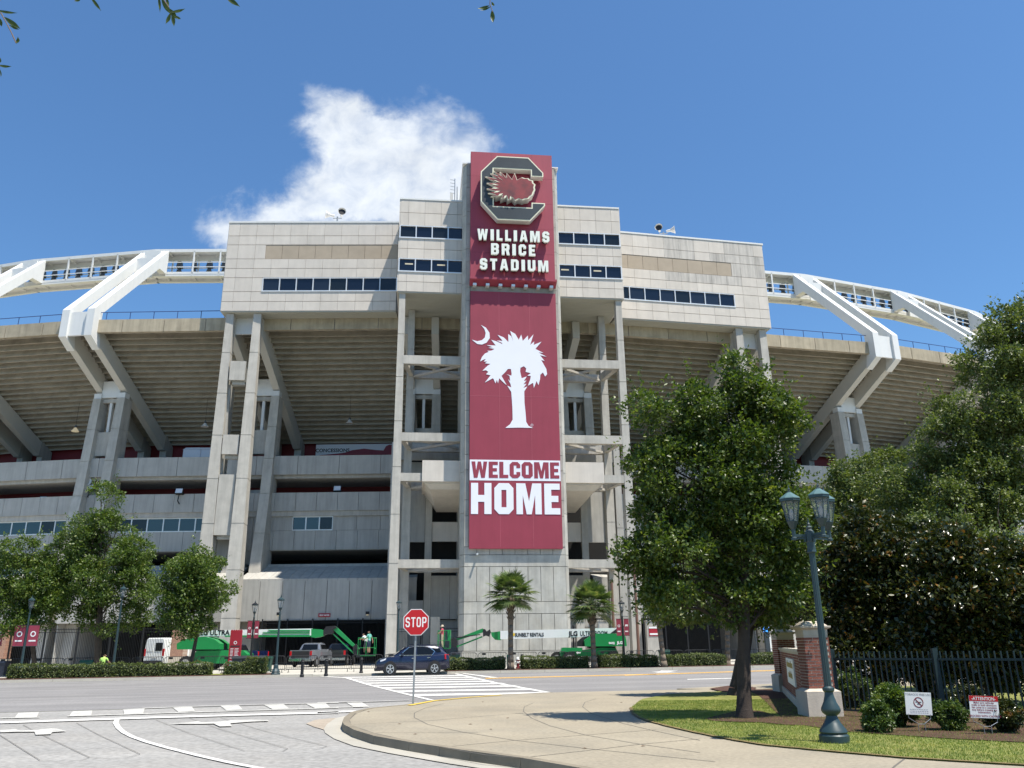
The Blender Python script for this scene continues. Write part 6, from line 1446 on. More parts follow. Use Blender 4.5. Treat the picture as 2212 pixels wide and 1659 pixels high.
person((pf_.x, 67.45, pf_.z-.03), R(60), 'person in a white shirt and dark shorts leaning on the left lift basket rail', J=dict(pelvis=(0,-.12,.88), waist=(0,-.06,1.02), chest=(0,.08,1.2), neck=(0,.16,1.34), head=(0,.22,1.44), crown=(0,.24,1.53), shL=(-.18,.12,1.28), elL=(-.22,.25,1.08), wrL=(-.18,.42,1.1), haL=(-.18,.48,1.1), shR=(.18,.12,1.28), elR=(.22,.25,1.08), wrR=(.18,.42,1.1), haR=(.18,.48,1.1), hipL=(-.1,-.1,.84), hipR=(.1,-.1,.84), knR=(.12,.12,.55), anR=(.12,.02,.25), toR=(.12,.18,.2)), shirt='white_shirt', legs='grey_shorts', legskin=True)
a, _ = ray(222, 1430); Yp = 58.9
person((a*Yp, Yp, zg(Yp)+.22), R(0), 'person in a lime green shirt seated behind the long hedge with their back turned', J=dict(pelvis=(0,0,.52), waist=(0,.02,.68), chest=(0,.08,.90), neck=(0,.14,1.05), head=(0,.2,1.15), crown=(0,.22,1.24), shL=(-.2,.1,.98), elL=(-.30,.16,.74), wrL=(-.2,.36,.68), haL=(-.18,.42,.66), shR=(.2,.1,.98), elR=(.32,.16,.74), wrR=(.34,.38,.68), haR=(.34,.44,.66), hipL=(-.1,.04,.48), knL=(-.14,.42,.52), anL=(-.14,.42,.10), toL=(-.14,.56,.05), hipR=(.1,.04,.48), knR=(.14,.42,.52), anR=(.14,.42,.10), toR=(.14,.56,.05)), shirt='hiviz', legs='jeans')
bx_ = a*Yp; b = B(); b.box(bx_-.22, bx_+.22, Yp-.2, Yp+.2, zg(Yp)+.52, zg(Yp)+.60); st_o = thing('stool', (bx_, Yp, zg(Yp)+.1), 'low stool under the person in lime green', 'stool'); b.build('seat', M['plastic'], st_o)
for sx in (-.18,.18):
    for sy in (-.16,.16): b = B(); b.tube((bx_+sx, Yp+sy, zg(Yp)+.05), (bx_+sx, Yp+sy, zg(Yp)+.54), .02); b.build('leg', M['plastic'], st_o)
# ================================================================== THINGS ON THE STADIUM
def loc(px, py, v):
    a, b_ = ray(px, py); u = (a*OY-OX-v*(NX-a*NY))/(UX-a*UY); return u, EYE+b_*(OY+u*UY+v*NY)
def z2b(x, y): return ((800+x/2.212)/1.8228, (1700+y/2.212)/1.8228)
# west gates sign
u0, z0 = loc(*z2b(1000,1580), 9.9); u1, z1_ = loc(*z2b(1103,1612), 9.9); um = (u0+u1)/2
def fwdv(u):  # v of the forward wall outer face
    f = bay(0, -1); a, c = f(0, 2.5, 0), f(1, 2.5, 0); t = (u-a[0])/(c[0]-a[0]); return a[1]+(c[1]-a[1])*t
wg = thing('wall_sign', SW(um, fwdv(um), z1_), 'small maroon west gates sign on the wall above the left gateway', 'sign')
b = SB(); vv = fwdv(um)-.06; b.box(u0, u1, vv-.05, vv+.02, z1_, z0); b.build('sign_plate', M['dir_red'], wg)
letters('WEST GATES', u0+.1, u1-.1, z1_+.1, z0-.1, SW, M['stopwhite'], wg, vv-.08, vv-.052, joined=True, name='sign_letters')
def walllamp(px, py, v, label, lit=True, conv=None, s=1.0):
    if conv: px, py = conv(px, py)
    u, z = loc(px, py, v); p = SW(u, v, z); root = thing('wall_lamp', p, label, 'wall lamp')
    b = B(); b.box(p.x-.16*s, p.x+.16*s, p.y-.3, p.y+.02, p.z, p.z+.28*s); b.build('lamp_housing', M['black'], root)
    b = B(); b.lathe([(.12*s,-.06*s),(.16*s,.0),(.1*s,.03)], (p.x, p.y-.16, p.z-.02), 10); b.build('lamp_lens', M['glow'] if lit else M['headl'], root)
walllamp(660, 1600, fwdv(-17)-.1, 'lit wall lamp left of the west gates sign', conv=z2b); walllamp(1433, 1592, fwdv(-11)-.1, 'lit wall lamp right of the west gates sign', conv=z2b)
def floodl(px, py, v, label, conv=None):
    if conv: px, py = conv(px, py)
    u, z = loc(px, py, v); p = SW(u, v, z); root = thing('flood_lamp', p, label, 'flood lamp')
    b = B(); b.tube(p, p+Vector((0,-.25,-.9)), .05); b.tube(p+Vector((0,-.25,-.9)), p+Vector((0,.4,-1.2)), .05); b.build('lamp_bracket', M['black'], root)
    b = B(); b.hexa([p+Vector(q_) for q_ in [(-.42,-.25,-.1),(.42,-.25,-.1),(.42,.2,-.2),(-.42,.2,-.2),(-.42,-.1,.5),(.42,-.1,.5),(.3,.25,.3),(-.3,.25,.3)]]); b.build('lamp_housing', M['black'], root)
    b = B(); b.hexa([p+Vector(q_) for q_ in [(-.36,-.28,-.05),(.36,-.28,-.05),(.36,-.26,-.05),(-.36,-.26,-.05),(-.36,-.13,.44),(.36,-.13,.44),(.36,-.11,.44),(-.36,-.11,.44)]]); b.build('lamp_lens', M['headl'], root)
s1 = lambda x, y: ((0+x/2.212)/1.8228, (1500+y/2.212)/1.8228)
floodl(1170, 510, 15.4, 'black flood lamp on the balcony left of the tower', z2b); floodl(1563, 975, 16.2, 'flood lamp on the balcony right of the tallest street tree', s1); floodl(378, 1045, 19.8, 'flood lamp at the far left balcony', s1); floodl(785, 940, 17.8, 'flood lamp beside the satellite dish', s1)
def bell(px, py, v, label, conv, lit=False):
    u, z = loc(*conv(px, py), v); p = SW(u, v, z); root = thing('hanging_lamp', p, label, 'hanging lamp', None)
    b = B(); b.tube(p+Vector((0,0,.3)), p+Vector((0,0,3.2)), .015); b.build('lamp_cord', M['black'], root)
    b = B(); b.lathe([(.12,.55),(.14,.35),(.1,.3)], p, 10); b.build('lamp_cap', M['charc2'], root); b = B(); b.lathe([(.10,.32),(.22,.15),(.42,-.12),(.40,-.14)], p, 14); b.build('lamp_shade', M['glow'] if lit else M['emb_side'], root)
z2m = lambda x, y: ((800+x/2.212)/1.8228, (1100+y/2.212)/1.8228); z3a = lambda x, y: ((1500+x/2.212)/1.8228, (1200+y/2.212)/1.8228)
bell(1275, 1245, 17.5, 'bell shaped lamp hanging above the concessions board', z2m); bell(655, 430, 20, 'lit bell shaped lamp hanging at the far left under the stand', s1, True); bell(1785, 390, 18.5, 'bell shaped lamp hanging left of the stair tower', s1); bell(2160, 1070, 16.5, 'bell shaped lamp hanging right of the tower', z3a)
# scupper boxes
def scup(px, py, v, conv): 
    u, z = loc(*conv(px, py), v); b = SB(); b.box(u-.38, u+.38, v-.3, v, z-.17, z+.17); o = b.build('drain_box', M['stone'], stadium); b = SB(); b.box(u-.22, u+.22, v-.32, v-.29, z-.08, z+.1); b.build('drain_opening', M['plastic'], o)
for a_ in ((1187,290,15.1,z2b),(897,611,15.6,z2b),(1458,606,15.0,z2b),(1582,760,16.9,s1),(300,803,20.2,s1),(1307,1080,17.5,s1),(392,1136,20.6,s1)): scup(*a_)
# concessions board and concourse pieces
f0 = bay(0, -1)
tfb = baytf(0, -1); 
def conc_t(px, py, s):
    # parameter along the left bay at depth s for a picture position
    a, b_ = ray(px, py); A, C_ = SW(*f0(0, s, 0)), SW(*f0(1, s, 0)); t = (a*A.y-A.x)/((C_.x-A.x)-a*(C_.y-A.y)); Y = A.y+(C_.y-A.y)*t; return t, (b_*Y)/SS+EYE
ta, za = conc_t(*z2m(985,1440), 16.9); tb, zb_ = conc_t(*z2m(1645,1548), 16.9)
board_r = thing('concessions_board', tfb((ta+tb)/2, 16.9, zb_), 'white and maroon concessions board under the left stand', 'sign')
b = B(tfb); b.box(min(ta,tb), max(ta,tb), 16.85, 17.0, zb_-.8, za); b.build('board_panel', M['print_white'], board_r)
lx = lambda x: ta+(tb-ta)*(x-985)/660; lz = lambda y: za+(zb_-za)*(y-1440)/108
wave = [(985,1560),(985,1535),(1040,1525),(1180,1515),(1240,1508),(1300,1490),(1400,1478),(1500,1490),(1570,1495),(1590,1460),(1620,1448),(1645,1450),(1645,1560)]
b = B(tfb); b.prism([(lx(x), lz(y)) for x, y in wave], lambda t, z, d: (t, 16.84-d, z), 0, .03); b.build('maroon_wave', M['banner'], board_r)
cN = tfb(lx(1130), 16.82, lz(1490)); dirb = (tfb(lx(1230), 16.82, lz(1490))-tfb(lx(1030), 16.82, lz(1490))).normalized(); txt('CONCESSIONS', .62, M['black'], board_r, lambda x, y, d: cN+dirb*x+Vector((0,-d,y-.2)), .02, bold=.01)
for (sg_, i_, t0, t1, m_) in ((-1,1,.05,.3,'red_wall'),(-1,1,.62,.66,'red_wall'),(1,0,.1,.9,'print_white'),(1,1,.3,.4,'red_wall')):
    b = B(baytf(i_, sg_)); b.box(t0, t1, 15.5, 15.8, 18.6, 21.6); b.build('concourse_kiosk_wall', M[m_], stadium)
for i_, (x0, x1) in enumerate(((1647,1735),(1745,1838))):
    u, z = loc(*s1((x0+x1)/2, 645), 22); p = SW(u, 22, z); root = thing('kiosk_box', p-Vector((0,0,1)), ('left' if i_ == 0 else 'right')+' one of two pale boxes on the concourse left of the stair tower', 'kiosk'); b = B(); b.box(p.x-1.0, p.x+1.0, p.y-.8, p.y+.8, p.z-2, p.z+.45); b.build('box_body', M['print_white'], root); b = B(); b.hexa([p+Vector(q_) for q_ in [(-1.05,-.85,.45),(1.05,-.85,.45),(1.05,.85,.45),(-1.05,.85,.45),(-.8,-.6,.75),(.8,-.6,.75),(.8,.6,.75),(-.8,.6,.75)]]); b.build('box_roof', M['print_white'], root)
# satellite dish
u, z = loc(*s1(757, 878), 17.6); p = SW(u, 17.6, z); sd = thing('satellite_dish', p, 'small white satellite dish on the left concrete leg', 'satellite dish'); b = B(lambda x, y, zz: Matrix.Rotation(R(75), 3, 'X') @ Vector((x, y, zz)) + p); b.lathe([(.02,-.12),(.25,-.09),(.5,0),(.5,.02),(.25,-.06)], (0,0,0), 16); b.build('dish', M['liftwhite'], sd); b = B(); b.tube(p, p+Vector((-.3,.1,-.9)), .03); b.tube(p+Vector((0,0,-.3)), p+Vector((.1,-.6,0)), .02); b.build('dish_arm', M['galv'], sd)
# security camera on the tower
u, z = loc(1500/1.8228+840/2.212/1.8228, (1850+732/2.212)/1.8228, -.2); p = SW(u, -.2, z); scam = thing('security_camera', p, 'white security camera at the foot of the banner on the tower', 'camera'); b = B(); b.tube(p+Vector((0,.2,.02)), p+Vector((0,-.35,-.05)), .09, n=10); b.build('camera_body', M['liftwhite'], scam); b = B(); b.tube(p+Vector((-1.25,.16,-.12)), p+Vector((-.1,.16,-.12)), .03); b.build('conduit', M['galv'], scam)
# roof loudspeakers and antenna
def horn(px, py, v, label, up_=1.5):
    u, z = loc(px, py, v); p = SW(u, v, z); root = thing('loudspeaker', p, label, 'loudspeaker'); b = B(); b.tube(p-Vector((0,0,up_)), p+Vector((0,0,.1)), .09); b.tube(p+Vector((-.5,0,-.1)), p+Vector((.5,0,-.1)), .05); b.build('mast', M['galv'], root)
    for d, o in ((Vector((-.85,-.25,.05)), Vector((-.35,0,.2))), (Vector((.25,-.9,.05)), Vector((.45,-.1,.15)))):
        if px > 1400: d = Vector((-d.x, d.y, d.z)); o = Vector((-o.x, o.y, o.z))
        d.normalize(); c = p+o; b = B(); b.tube(c, c+d*.45, .14, .16, 12); b.tube(c+d*.45, c+d*1.0, .16, .46, 14, cap=False); b.build('horn', M['emb_side'], root); b = B(); b.tube(c+d*.80, c+d*.84, .36, n=12); b.build('horn_throat', M['plastic'], root)
horn(729, 470, 9.5, 'pair of horn loudspeakers on the roof left of the tower', 1.4); horn(1433, 503, 9.2, 'pair of horn loudspeakers on the roof right of the tower', 1.6)
u, z = loc(1000, 385, 3.5); p = SW(-5.4, 4.0, 42.9); an = thing('antenna', p, 'thin antennas and small dish clamped to the left side of the tower top', 'antenna')
b = B()
for dx_, h_ in ((0,4.2),(.25,3.2)): b.tube(p+Vector((dx_,0,0)), p+Vector((dx_,0,h_)), .05)
for k_ in range(5): b.tube(p+Vector((0,0,2.4+k_*.4)), p+Vector((-.5,0,2.5+k_*.4)), .03)
b.build('antenna_mast', M['galv'], an); b = B(); b.box(p.x-.5, p.x-.2, p.y-.1, p.y+.1, p.z+.6, p.z+2.4); b.build('antenna_panel', M['emb_side'], an)
pd_ = p+Vector((-1.6,0,.2)); b = B(lambda x, y, zz: Matrix.Rotation(R(80), 3, 'Y') @ Vector((x, y, zz)) + pd_); b.lathe([(.02,-.1),(.3,-.05),(.5,.05),(.5,.07),(.3,-.02)], (0,0,.4), 14); b.build('antenna_dish', M['galv'], an)
# paper notice on a barrier
p = at(596, 63.0); 
b = B(); b.box(AX(596,61.6)-.22, AX(596,61.6)+.22, 61.0, 61.02, .75, 1.2)
# litter and leaves on the pavement
M['litter'] = mat('dry_leaf', (.16,.09,.05), .9); random.seed(9)
for i, (x, y) in enumerate([(333,463),(1080,399),(1243,504),(1133,578),(535,543),(1745,703),(1985,402),(2128,688),(1000,545),(640,610)]):
    q_ = g((1250+x/1.6594)/1.8228, (2524+y/1.6594)/1.8228, .155); b = B(); t = random.random()*6; c_, s_ = math.cos(t), math.sin(t)
    pts = [(-.05,0),(0,.022),(.055,0),(0,-.022)]; b.add([(q_.x+a*c_-e*s_, q_.y+a*s_+e*c_, .158+(.012 if k in (1,3) else 0)) for k, (a, e) in enumerate(pts)], [(0,1,2),(0,2,3)])
    b.build('fallen_leaf', M['litter'], None, label='dry brown leaf lying on the corner pavement', cat='leaf', group='dry leaves on the corner pavement')

# every crowd barrier and fallen leaf is told apart by its place in its row
ORD = ['leftmost','second from the left','third from the left','fourth from the left','fifth from the left','sixth from the left','seventh from the left','eighth from the left','ninth from the left','tenth from the left']
rows = {}
for o in COL.objects:
    if o.parent is None and o.get('label') and o.name.startswith(('crowd_barrier', 'fallen_leaf')): rows.setdefault(o['label'], []).append(o)
for lab, os_ in rows.items():
    if len(os_) < 2: continue
    os_.sort(key=lambda o: (o.matrix_basis.translation.x if o.type == 'EMPTY' else o.data.vertices[0].co.x / o.data.vertices[0].co.y))
    for i, o in enumerate(os_): o['label'] = ORD[min(i, 9)] + ' ' + lab.replace(' lying on the corner pavement', ' on the corner pavement'); 
# ================================================================== VEGETATION
M['leaf_oak'] = leafmat('oak_leaf', (.036,.072,.013), (.11,.155,.026), (.22,.235,.05), .42, .38, 5.0)
M['leaf_street'] = leafmat('street_tree_leaf', (.042,.086,.015), (.125,.18,.03), (.22,.245,.055), .45, .34, 4.0)
M['leaf_live'] = leafmat('live_oak_leaf', (.065,.10,.026), (.155,.19,.055), (.27,.28,.11), .45, .32, 6.0)
M['leaf_mag'] = leafmat('magnolia_leaf', (.016,.030,.008), (.060,.068,.014), (.24,.11,.025), .3, .15, 4.5)
M['leaf_hedge'] = leafmat('hedge_leaf', (.05,.075,.018), (.12,.15,.035), (.21,.23,.07), .5, .25, 7.0)
M['leaf_shrub'] = leafmat('shrub_leaf', (.035,.07,.012), (.10,.15,.03), (.20,.24,.06), .42, .22, 7.0)
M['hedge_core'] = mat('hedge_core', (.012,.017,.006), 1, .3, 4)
M['bark'] = mat('bark', (.085,.065,.048), .95, .4, 5, .9, bscale=26, streak=.3)
M['bark2'] = mat('dark_bark', (.055,.042,.034), .95, .4, 5, .9, bscale=30)
M['palm_trunk'] = mat('palm_bark', (.17,.135,.10), .95, .35, 5, .9, bscale=22)
M['palm_leaf'] = leafmat('palm_leaf', (.06,.10,.03), (.13,.18,.06), (.30,.29,.12), .4, .25, 3.0)
def leaf_arrays(C, Dir, Nrm, ln, wd):
    """folded diamond leaves: C base points, Dir unit direction, Nrm unit normal"""
    n = len(C); side = np.cross(Dir, Nrm); side /= np.linalg.norm(side, axis=1, keepdims=True)+1e-9
    ln = ln[:, None]; wd = wd[:, None]
    v = np.empty((n, 4, 3)); v[:, 0] = C; v[:, 1] = C + Dir*ln*.5 + side*wd + Nrm*wd*.35; v[:, 2] = C + Dir*ln; v[:, 3] = C + Dir*ln*.5 - side*wd + Nrm*wd*.35
    i = np.arange(n)*4; t = np.stack([i, i+1, i+2, i, i+2, i+3], 1).reshape(-1, 3)
    return v.reshape(-1, 3), t
def tri_mesh(name, V, T, m, parent=None, **k):
    me = bpy.data.meshes.new(name); nv, nt_ = len(V), len(T)
    me.vertices.add(nv); me.vertices.foreach_set('co', np.asarray(V, dtype=np.float32).ravel())
    me.loops.add(nt_*3); me.loops.foreach_set('vertex_index', np.asarray(T, dtype=np.int32).ravel())
    me.polygons.add(nt_); me.polygons.foreach_set('loop_start', np.arange(0, nt_*3, 3, dtype=np.int32)); me.polygons.foreach_set('loop_total', np.full(nt_, 3, dtype=np.int32))
    me.update(calc_edges=True); me.materials.append(m)
    o = bpy.data.objects.new(name, me); COL.objects.link(o); put(o, parent); tag(o, **k); return o
def unit(a): return a/(np.linalg.norm(a, axis=1, keepdims=True)+1e-9)
RG = np.random.default_rng(11)
def crown(blobs, nclump, per, leaf, spread, sprig=0, up=.35):
    """leaves sit on the outer shells of many small boughs packed through the blobs, with gaps between them"""
    vol = np.array([r[0]*r[1]*r[2] for c, r in blobs])**.72; pr = vol/vol.sum(); total = nclump*per
    nb = max(12, nclump//11); idx = RG.choice(len(blobs), nb, p=pr); cen = np.array([blobs[i][0] for i in idx]); rad = np.array([blobs[i][1] for i in idx])
    d = unit(RG.normal(size=(nb, 3))+np.array([0, -.15, .1])); r = RG.uniform(.2, 1.0, (nb, 1))**.45
    bc = cen + d*rad*r*.93; rb = spread*RG.uniform(1.0, 2.6, nb); w = rb**2; w /= w.sum()
    k = RG.choice(nb, total, p=w); dd = unit(RG.normal(size=(total, 3)) + d[k]*.55 + np.array([0, 0, .30])); q = RG.uniform(.25, 1.0, (total, 1))**.4
    q = q*(1+.22*np.sin(dd[:, :1]*7+k[:, None])*np.cos(dd[:, 2:]*6+k[:, None]*.7))
    C = bc[k] + dd*rb[k][:, None]*q*np.array([1.12, 1.12, .78]) + RG.normal(size=(total, 3))*leaf*.3
    D0 = unit(dd*.75 + RG.normal(size=(total, 3))*.7 + np.array([0, 0, -.18]))
    if sprig:
        m_ = 15; s_ = RG.choice(total, sprig); s_ = s_[(r[k[s_], 0] > .55)]; dirs = unit(dd[s_]*.8 + d[k[s_]]*.5 + np.array([0, 0, .35])); ll = RG.uniform(1.0, 3.4, (len(s_), 1))*spread
        t = np.tile(np.linspace(0, 1, m_), len(s_))[:, None]; S = np.repeat(C[s_], m_, 0) + np.repeat(dirs*ll, m_, 0)*t + RG.normal(size=(len(s_)*m_, 3))*leaf*.45
        C = np.vstack([C, S]); D0 = np.vstack([D0, unit(np.repeat(dirs, m_, 0)*.6+RG.normal(size=(len(s_)*m_, 3)))])
    n = len(C); Nr = unit(RG.normal(size=(n, 3))*.9 + np.array([0, 0, up*2])); Nr = unit(Nr - D0*np.sum(Nr*D0, 1, keepdims=True)); ln = leaf*RG.uniform(.6, 1.35, n)
    V, T = leaf_arrays(C, D0, Nr, ln, ln*RG.uniform(.2, .36, n))
    return V, T, bc
def limb(b, a, c, r0, r1, seg=5, wob=.15, n=8):
    a, c = Vector(a), Vector(c); L = (c-a).length; pts = []
    for i in range(seg+1):
        t = i/seg; p = a.lerp(c, t) + Vector((random.uniform(-1,1), random.uniform(-1,1), random.uniform(-.6,.6)))*(wob*L*.12 if 0 < i < seg else 0); p.z += math.sin(t*math.pi)*L*.05
        pts.append(p)
    for i in range(seg): b.tube(pts[i], pts[i+1], r0+(r1-r0)*i/seg, r0+(r1-r0)*(i+1)/seg, n, cap=False)
    return pts
def tree(name, base, blobs, label, top, r0, nclump, per, leaf, spread, m, bark, sprig=0, group=None, cat='tree', nb=40, up=.35, flare=1.5, lean=(0,0)):
    base = Vector(base); root = thing(name, base, label, cat, group)
    b = B(); H = top.z - base.z
    zs = [0, .03, .08, .25, .5, .75, 1]; rs = [r0*flare, r0*1.2, r0*1.05, r0*.92, r0*.72, r0*.42, r0*.12]; pts = []
    for t in zs: p = base.lerp(top, t); p = p + Vector((math.sin(t*5)*.06*H*.15, math.cos(t*4)*.03*H*.1, 0))*t; pts.append(p)
    pts[0] = base - Vector((0,0,.1))
    for i in range(len(zs)-1): b.tube(pts[i], pts[i+1], rs[i], rs[i+1], 14, cap=False)
    V, T, cc = crown(blobs, nclump, per, leaf, spread, sprig, up)
    for c, r in blobs:
        t = max(.25, min(.9, ((c[2]-.6*r[2])-base.z)/H)); a = base.lerp(top, t*.85); pp = limb(b, a, c, r0*.42*(1.05-t*.8), r0*.1, 6, .3, 7)
        near = sorted(range(len(cc)), key=lambda i: (cc[i][0]-c[0])**2+(cc[i][1]-c[1])**2+(cc[i][2]-c[2])**2)[:60]
        for i in random.sample(near, min(10, len(near))): limb(b, pp[random.choice([2,3,4])], cc[i], r0*.09, r0*.03, 3, .3, 5)
    b.build('trunk', bark, root, smooth=True, fix=False)
    tri_mesh('crown', V, T, m, root)
    return root
def pxb(lst, D, k=1.0, depth=None):
    out = []
    for e in lst:
        px, py, rx, ry = e[:4]; dd = e[4] if len(e) > 4 else 0
        c = P(px, py, D+dd); s = ((D+dd)*cp + (c.z-EYE)*sp)/FPX
        out.append(((c.x, c.y, c.z), (rx*s*k, (depth or (rx+ry)/2*s*.95)*k, ry*s*k)))
    return out
# main oak beside the pavement
ob = g(1608, 1550, .19)
blobs = pxb([(1602,838,60,55),(1520,900,70,60),(1430,935,65,60),(1660,920,52,75),(1575,960,110,75),(1420,1030,62,55),(1500,1040,110,80),(1645,1040,70,80),(1700,1060,30,60),(1560,1120,150,75,.3),(1435,1130,70,60),(1680,1140,60,75),(1465,1215,95,55,-.4),(1400,1250,50,42),(1620,1220,130,80,.5),(1540,1290,150,50),(1660,1310,110,45),(1420,1300,70,40),(1600,812,24,32),(1362,1215,20,28),(1385,1000,22,28),(1405,1190,45,40),(1400,890,22,38)], ob.y, .98)
tree('oak_tree', ob, blobs, 'large leafy green oak with a dark trunk standing in mulch beside the corner pavement', P(1600, 830, ob.y), .15, 3000, 26, .105, .2, M['leaf_oak'], M['bark2'], 900)
ob2 = g(1592, 1500, .19)
blobs = pxb([(1745,1240,70,80),(1700,1300,85,50),(1770,1160,40,60),(1620,1290,80,55),(1760,1320,50,30),(1735,1110,35,50),(1520,1260,95,60),(1560,1200,80,60),(1480,1310,60,35)], ob2.y, 1)
tree('oak_tree', ob2, blobs, 'oak mostly hidden behind the large oak, its pale green crown showing to the right', P(1650, 1120, ob2.y), .24, 1300, 24, .15, .26, M['leaf_live'], M['bark2'], 150)
# right-hand group
lb = (P(2150, 1400, 30)); lb.z = .15
blobs = pxb([(2205,720,60,80),(2160,690,20,40),(2150,780,75,70),(2215,850,80,100),(2110,890,90,70),(2075,955,80,55),(2200,980,110,90),(1990,1005,60,36),(2110,1060,130,80),(2020,1090,110,70),(2190,1140,100,90),(2150,1200,70,40,-3.5),(2040,1150,80,40,-3),(1925,1060,60,45),(2070,890,50,36,-1),(2020,930,36,22,-1)], 29, 1.0)
tree('live_oak_tree', lb, blobs, 'tall pale green live oak at the right edge, reaching highest of the right-hand trees', P(2190, 700, 30), .35, 2900, 26, .11, .22, M['leaf_live'], M['bark2'], 1600)
lb2 = P(1890, 1400, 33); lb2.z = .15
blobs = pxb([(1880,1040,70,50),(1850,1110,65,60),(1930,1090,80,60),(1830,1180,50,60),(1900,1010,40,30)], 33, 1)
tree('live_oak_tree', lb2, blobs, 'pale green tree rising between the street lamp and the dark magnolia', P(1880, 1020, 33), .25, 900, 24, .13, .25, M['leaf_live'], M['bark2'], 250)
mb = P(1905, 1400, 26); mb.z = .15
blobs = pxb([(1880,1150,80,55),(1850,1220,70,75),(1940,1200,110,85),(1880,1310,110,75),(1830,1340,55,55),(1960,1300,110,90),(1930,1385,110,30),(1880,1420,110,40),(2000,1430,80,35)], 26, 1)
tree('magnolia_tree', mb, blobs, 'dark magnolia with rusty leaves just right of the street lamp pole', P(1900, 1140, 26), .16, 2300, 20, .15, .27, M['leaf_mag'], M['bark2'], 0, up=.5)
mb = P(2110, 1400, 24); mb.z = .15
blobs = pxb([(2050,1225,90,65),(2160,1240,80,60),(2080,1290,130,90),(2190,1290,90,110),(2030,1370,90,45),(2140,1390,120,50),(2230,1400,80,60),(2080,1430,120,40),(2190,1440,80,40)], 24, 1)
tree('magnolia_tree', mb, blobs, 'dark spreading magnolia at the right edge behind the two lawn signs', P(2110, 1160, 24), .16, 2600, 20, .15, .27, M['leaf_mag'], M['bark2'], 0, up=.5)
# street trees on the left
def st(bpx, bpy_, lst, label, r0, n, D=None, leaf=.17, sp_=.32, top=None):
    bs_ = g(bpx, bpy_, .12) if D is None else P(bpx, bpy_, D)
    if D is not None: bs_.z = zg(D)+.1
    bl = pxb(lst, bs_.y, 1); t = min(lst, key=lambda e: e[1]-e[3]); tree('street_tree', bs_, bl, label, P(t[0], t[1], bs_.y), r0, int(n*1.5), 22, leaf, sp_, M['leaf_street'], M['bark'], int(n*.2), 'street trees left of the stadium gates', flare=1.2)
st(212, 1440, [(222,1078,34,32),(200,1130,58,42),(250,1150,48,42),(165,1180,50,40),(230,1200,90,50),(285,1215,42,45),(130,1235,55,40),(200,1260,95,50),(270,1280,62,50),(160,1300,70,40),(230,1330,85,34)], 'tallest of the leafy street trees left of the stadium gates', .22, 1500, 60)
st(80, 1440, [(52,1195,34,28),(18,1235,45,38),(75,1250,55,42),(30,1290,60,40),(95,1300,55,35),(60,1345,60,28),(25,1340,30,25)], 'street tree at the left edge, its crown behind the bannered lamp post', .16, 900, 59)
st(410, 1437, [(425,1225,52,28),(455,1215,30,25),(400,1260,62,36),(455,1262,42,36),(385,1300,60,34),(430,1310,55,36),(400,1345,50,26),(375,1355,28,20)], 'short round street tree in front of the green lift machine', .13, 850, 58)
# ---- palms
def palm(base, cpx, cpy, label, H=None, R_=1.95, nf=44, seed=1, boots=True):
    rnd = random.Random(seed); base = Vector(base); ce = P(cpx, cpy, base.y); ht = ce.z
    root = thing('palmetto_palm', base, label, 'palm tree', 'palmetto palms along the far kerb')
    b = B(); n = 9; top = Vector((ce.x, base.y, ht-.15)); k = 10
    pr = [(.27,-.05),(.23,.25),(.20,1.0),(.195,2.2),(.19,3.2)]
    prev = None
    for i in range(k):
        t0, t1 = i/k, (i+1)/k; a, c = base.lerp(top, t0), base.lerp(top, t1); r = lambda t: .27-.09*min(1, t*5) + (.11 if boots else .03)*max(0, (t-.55))*1.2
        b.tube(a, c, r(t0), r(t1)*.96, 12, cap=True)
    if boots:
        for i in range(70):
            t = rnd.uniform(.66, .98); a = rnd.uniform(0, 6.28); p = base.lerp(top, t); d = Vector((math.cos(a), math.sin(a), 0)); b.beam(p+d*.17, p+d*.33+Vector((0,0,.22)), .09, .035)
    b.build('trunk', M['palm_trunk'], root, smooth=True, fix=False)
    V = []; T = []; pb = B()
    for i in range(nf):
        az = i*2.39996+rnd.uniform(-.2, .2); el = R(82 - 118*(i/nf)**.8) + rnd.uniform(-.1, .1)
        d = Vector((math.cos(az)*math.cos(el), math.sin(az)*math.cos(el), math.sin(el))); pl_ = R_*rnd.uniform(.42, .55)
        o = top + Vector((0,0,.1)); hub = o + d*pl_ + Vector((0,0,-.08*math.cos(el))); pb.tube(o, hub, .025, .015, 4, cap=False)
        side = d.cross(Vector((0,0,1))); side = side.normalized() if side.length > .05 else Vector((1,0,0)); nrm = side.cross(d).normalized()
        fr_ = 30; fl = R_*rnd.uniform(.52, .68)
        for j in range(fr_):
            a = R(-105+210*j/(fr_-1)); ld = (d*math.cos(a)+side*math.sin(a)).normalized(); l = fl*(1-.22*abs(a)/1.8)
            droop = Vector((0,0,-1)); p1 = hub+ld*l*.55+droop*.03; p2 = hub+ld*l+droop*(.08+.20*rnd.random())*l
            w = .042; s2 = ld.cross(nrm).normalized()*w; o_ = len(V)
            V += [hub, p1+s2+nrm*.012, p1-s2-nrm*.012, p2]; T += [(o_, o_+1, o_+2), (o_+1, o_+3, o_+2)]
    pb.build('petiole', M['palm_leaf'], root, fix=False)
    tri_mesh('crown', [tuple(v) for v in V], T, M['palm_leaf'], root)
palm(g(1103, 1447, .15), 1103, 1282, 'palmetto palm in front of the tower, left of the fire hydrant', seed=3)
palm(g(1284, 1443, .15), 1277, 1304, 'palmetto palm whose trunk crosses the right lift machine', seed=8)
palm(g(1435, 1441, .15), 1418, 1300, 'bare trunked palmetto palm half hidden under the large oak', seed=5, R_=1.7, nf=26)
palm(P(1572, 1440, 66.5)+Vector((0,0,0)), 1570, 1300, 'palmetto palm behind the trunk of the large oak', seed=12, R_=1.7, nf=22)
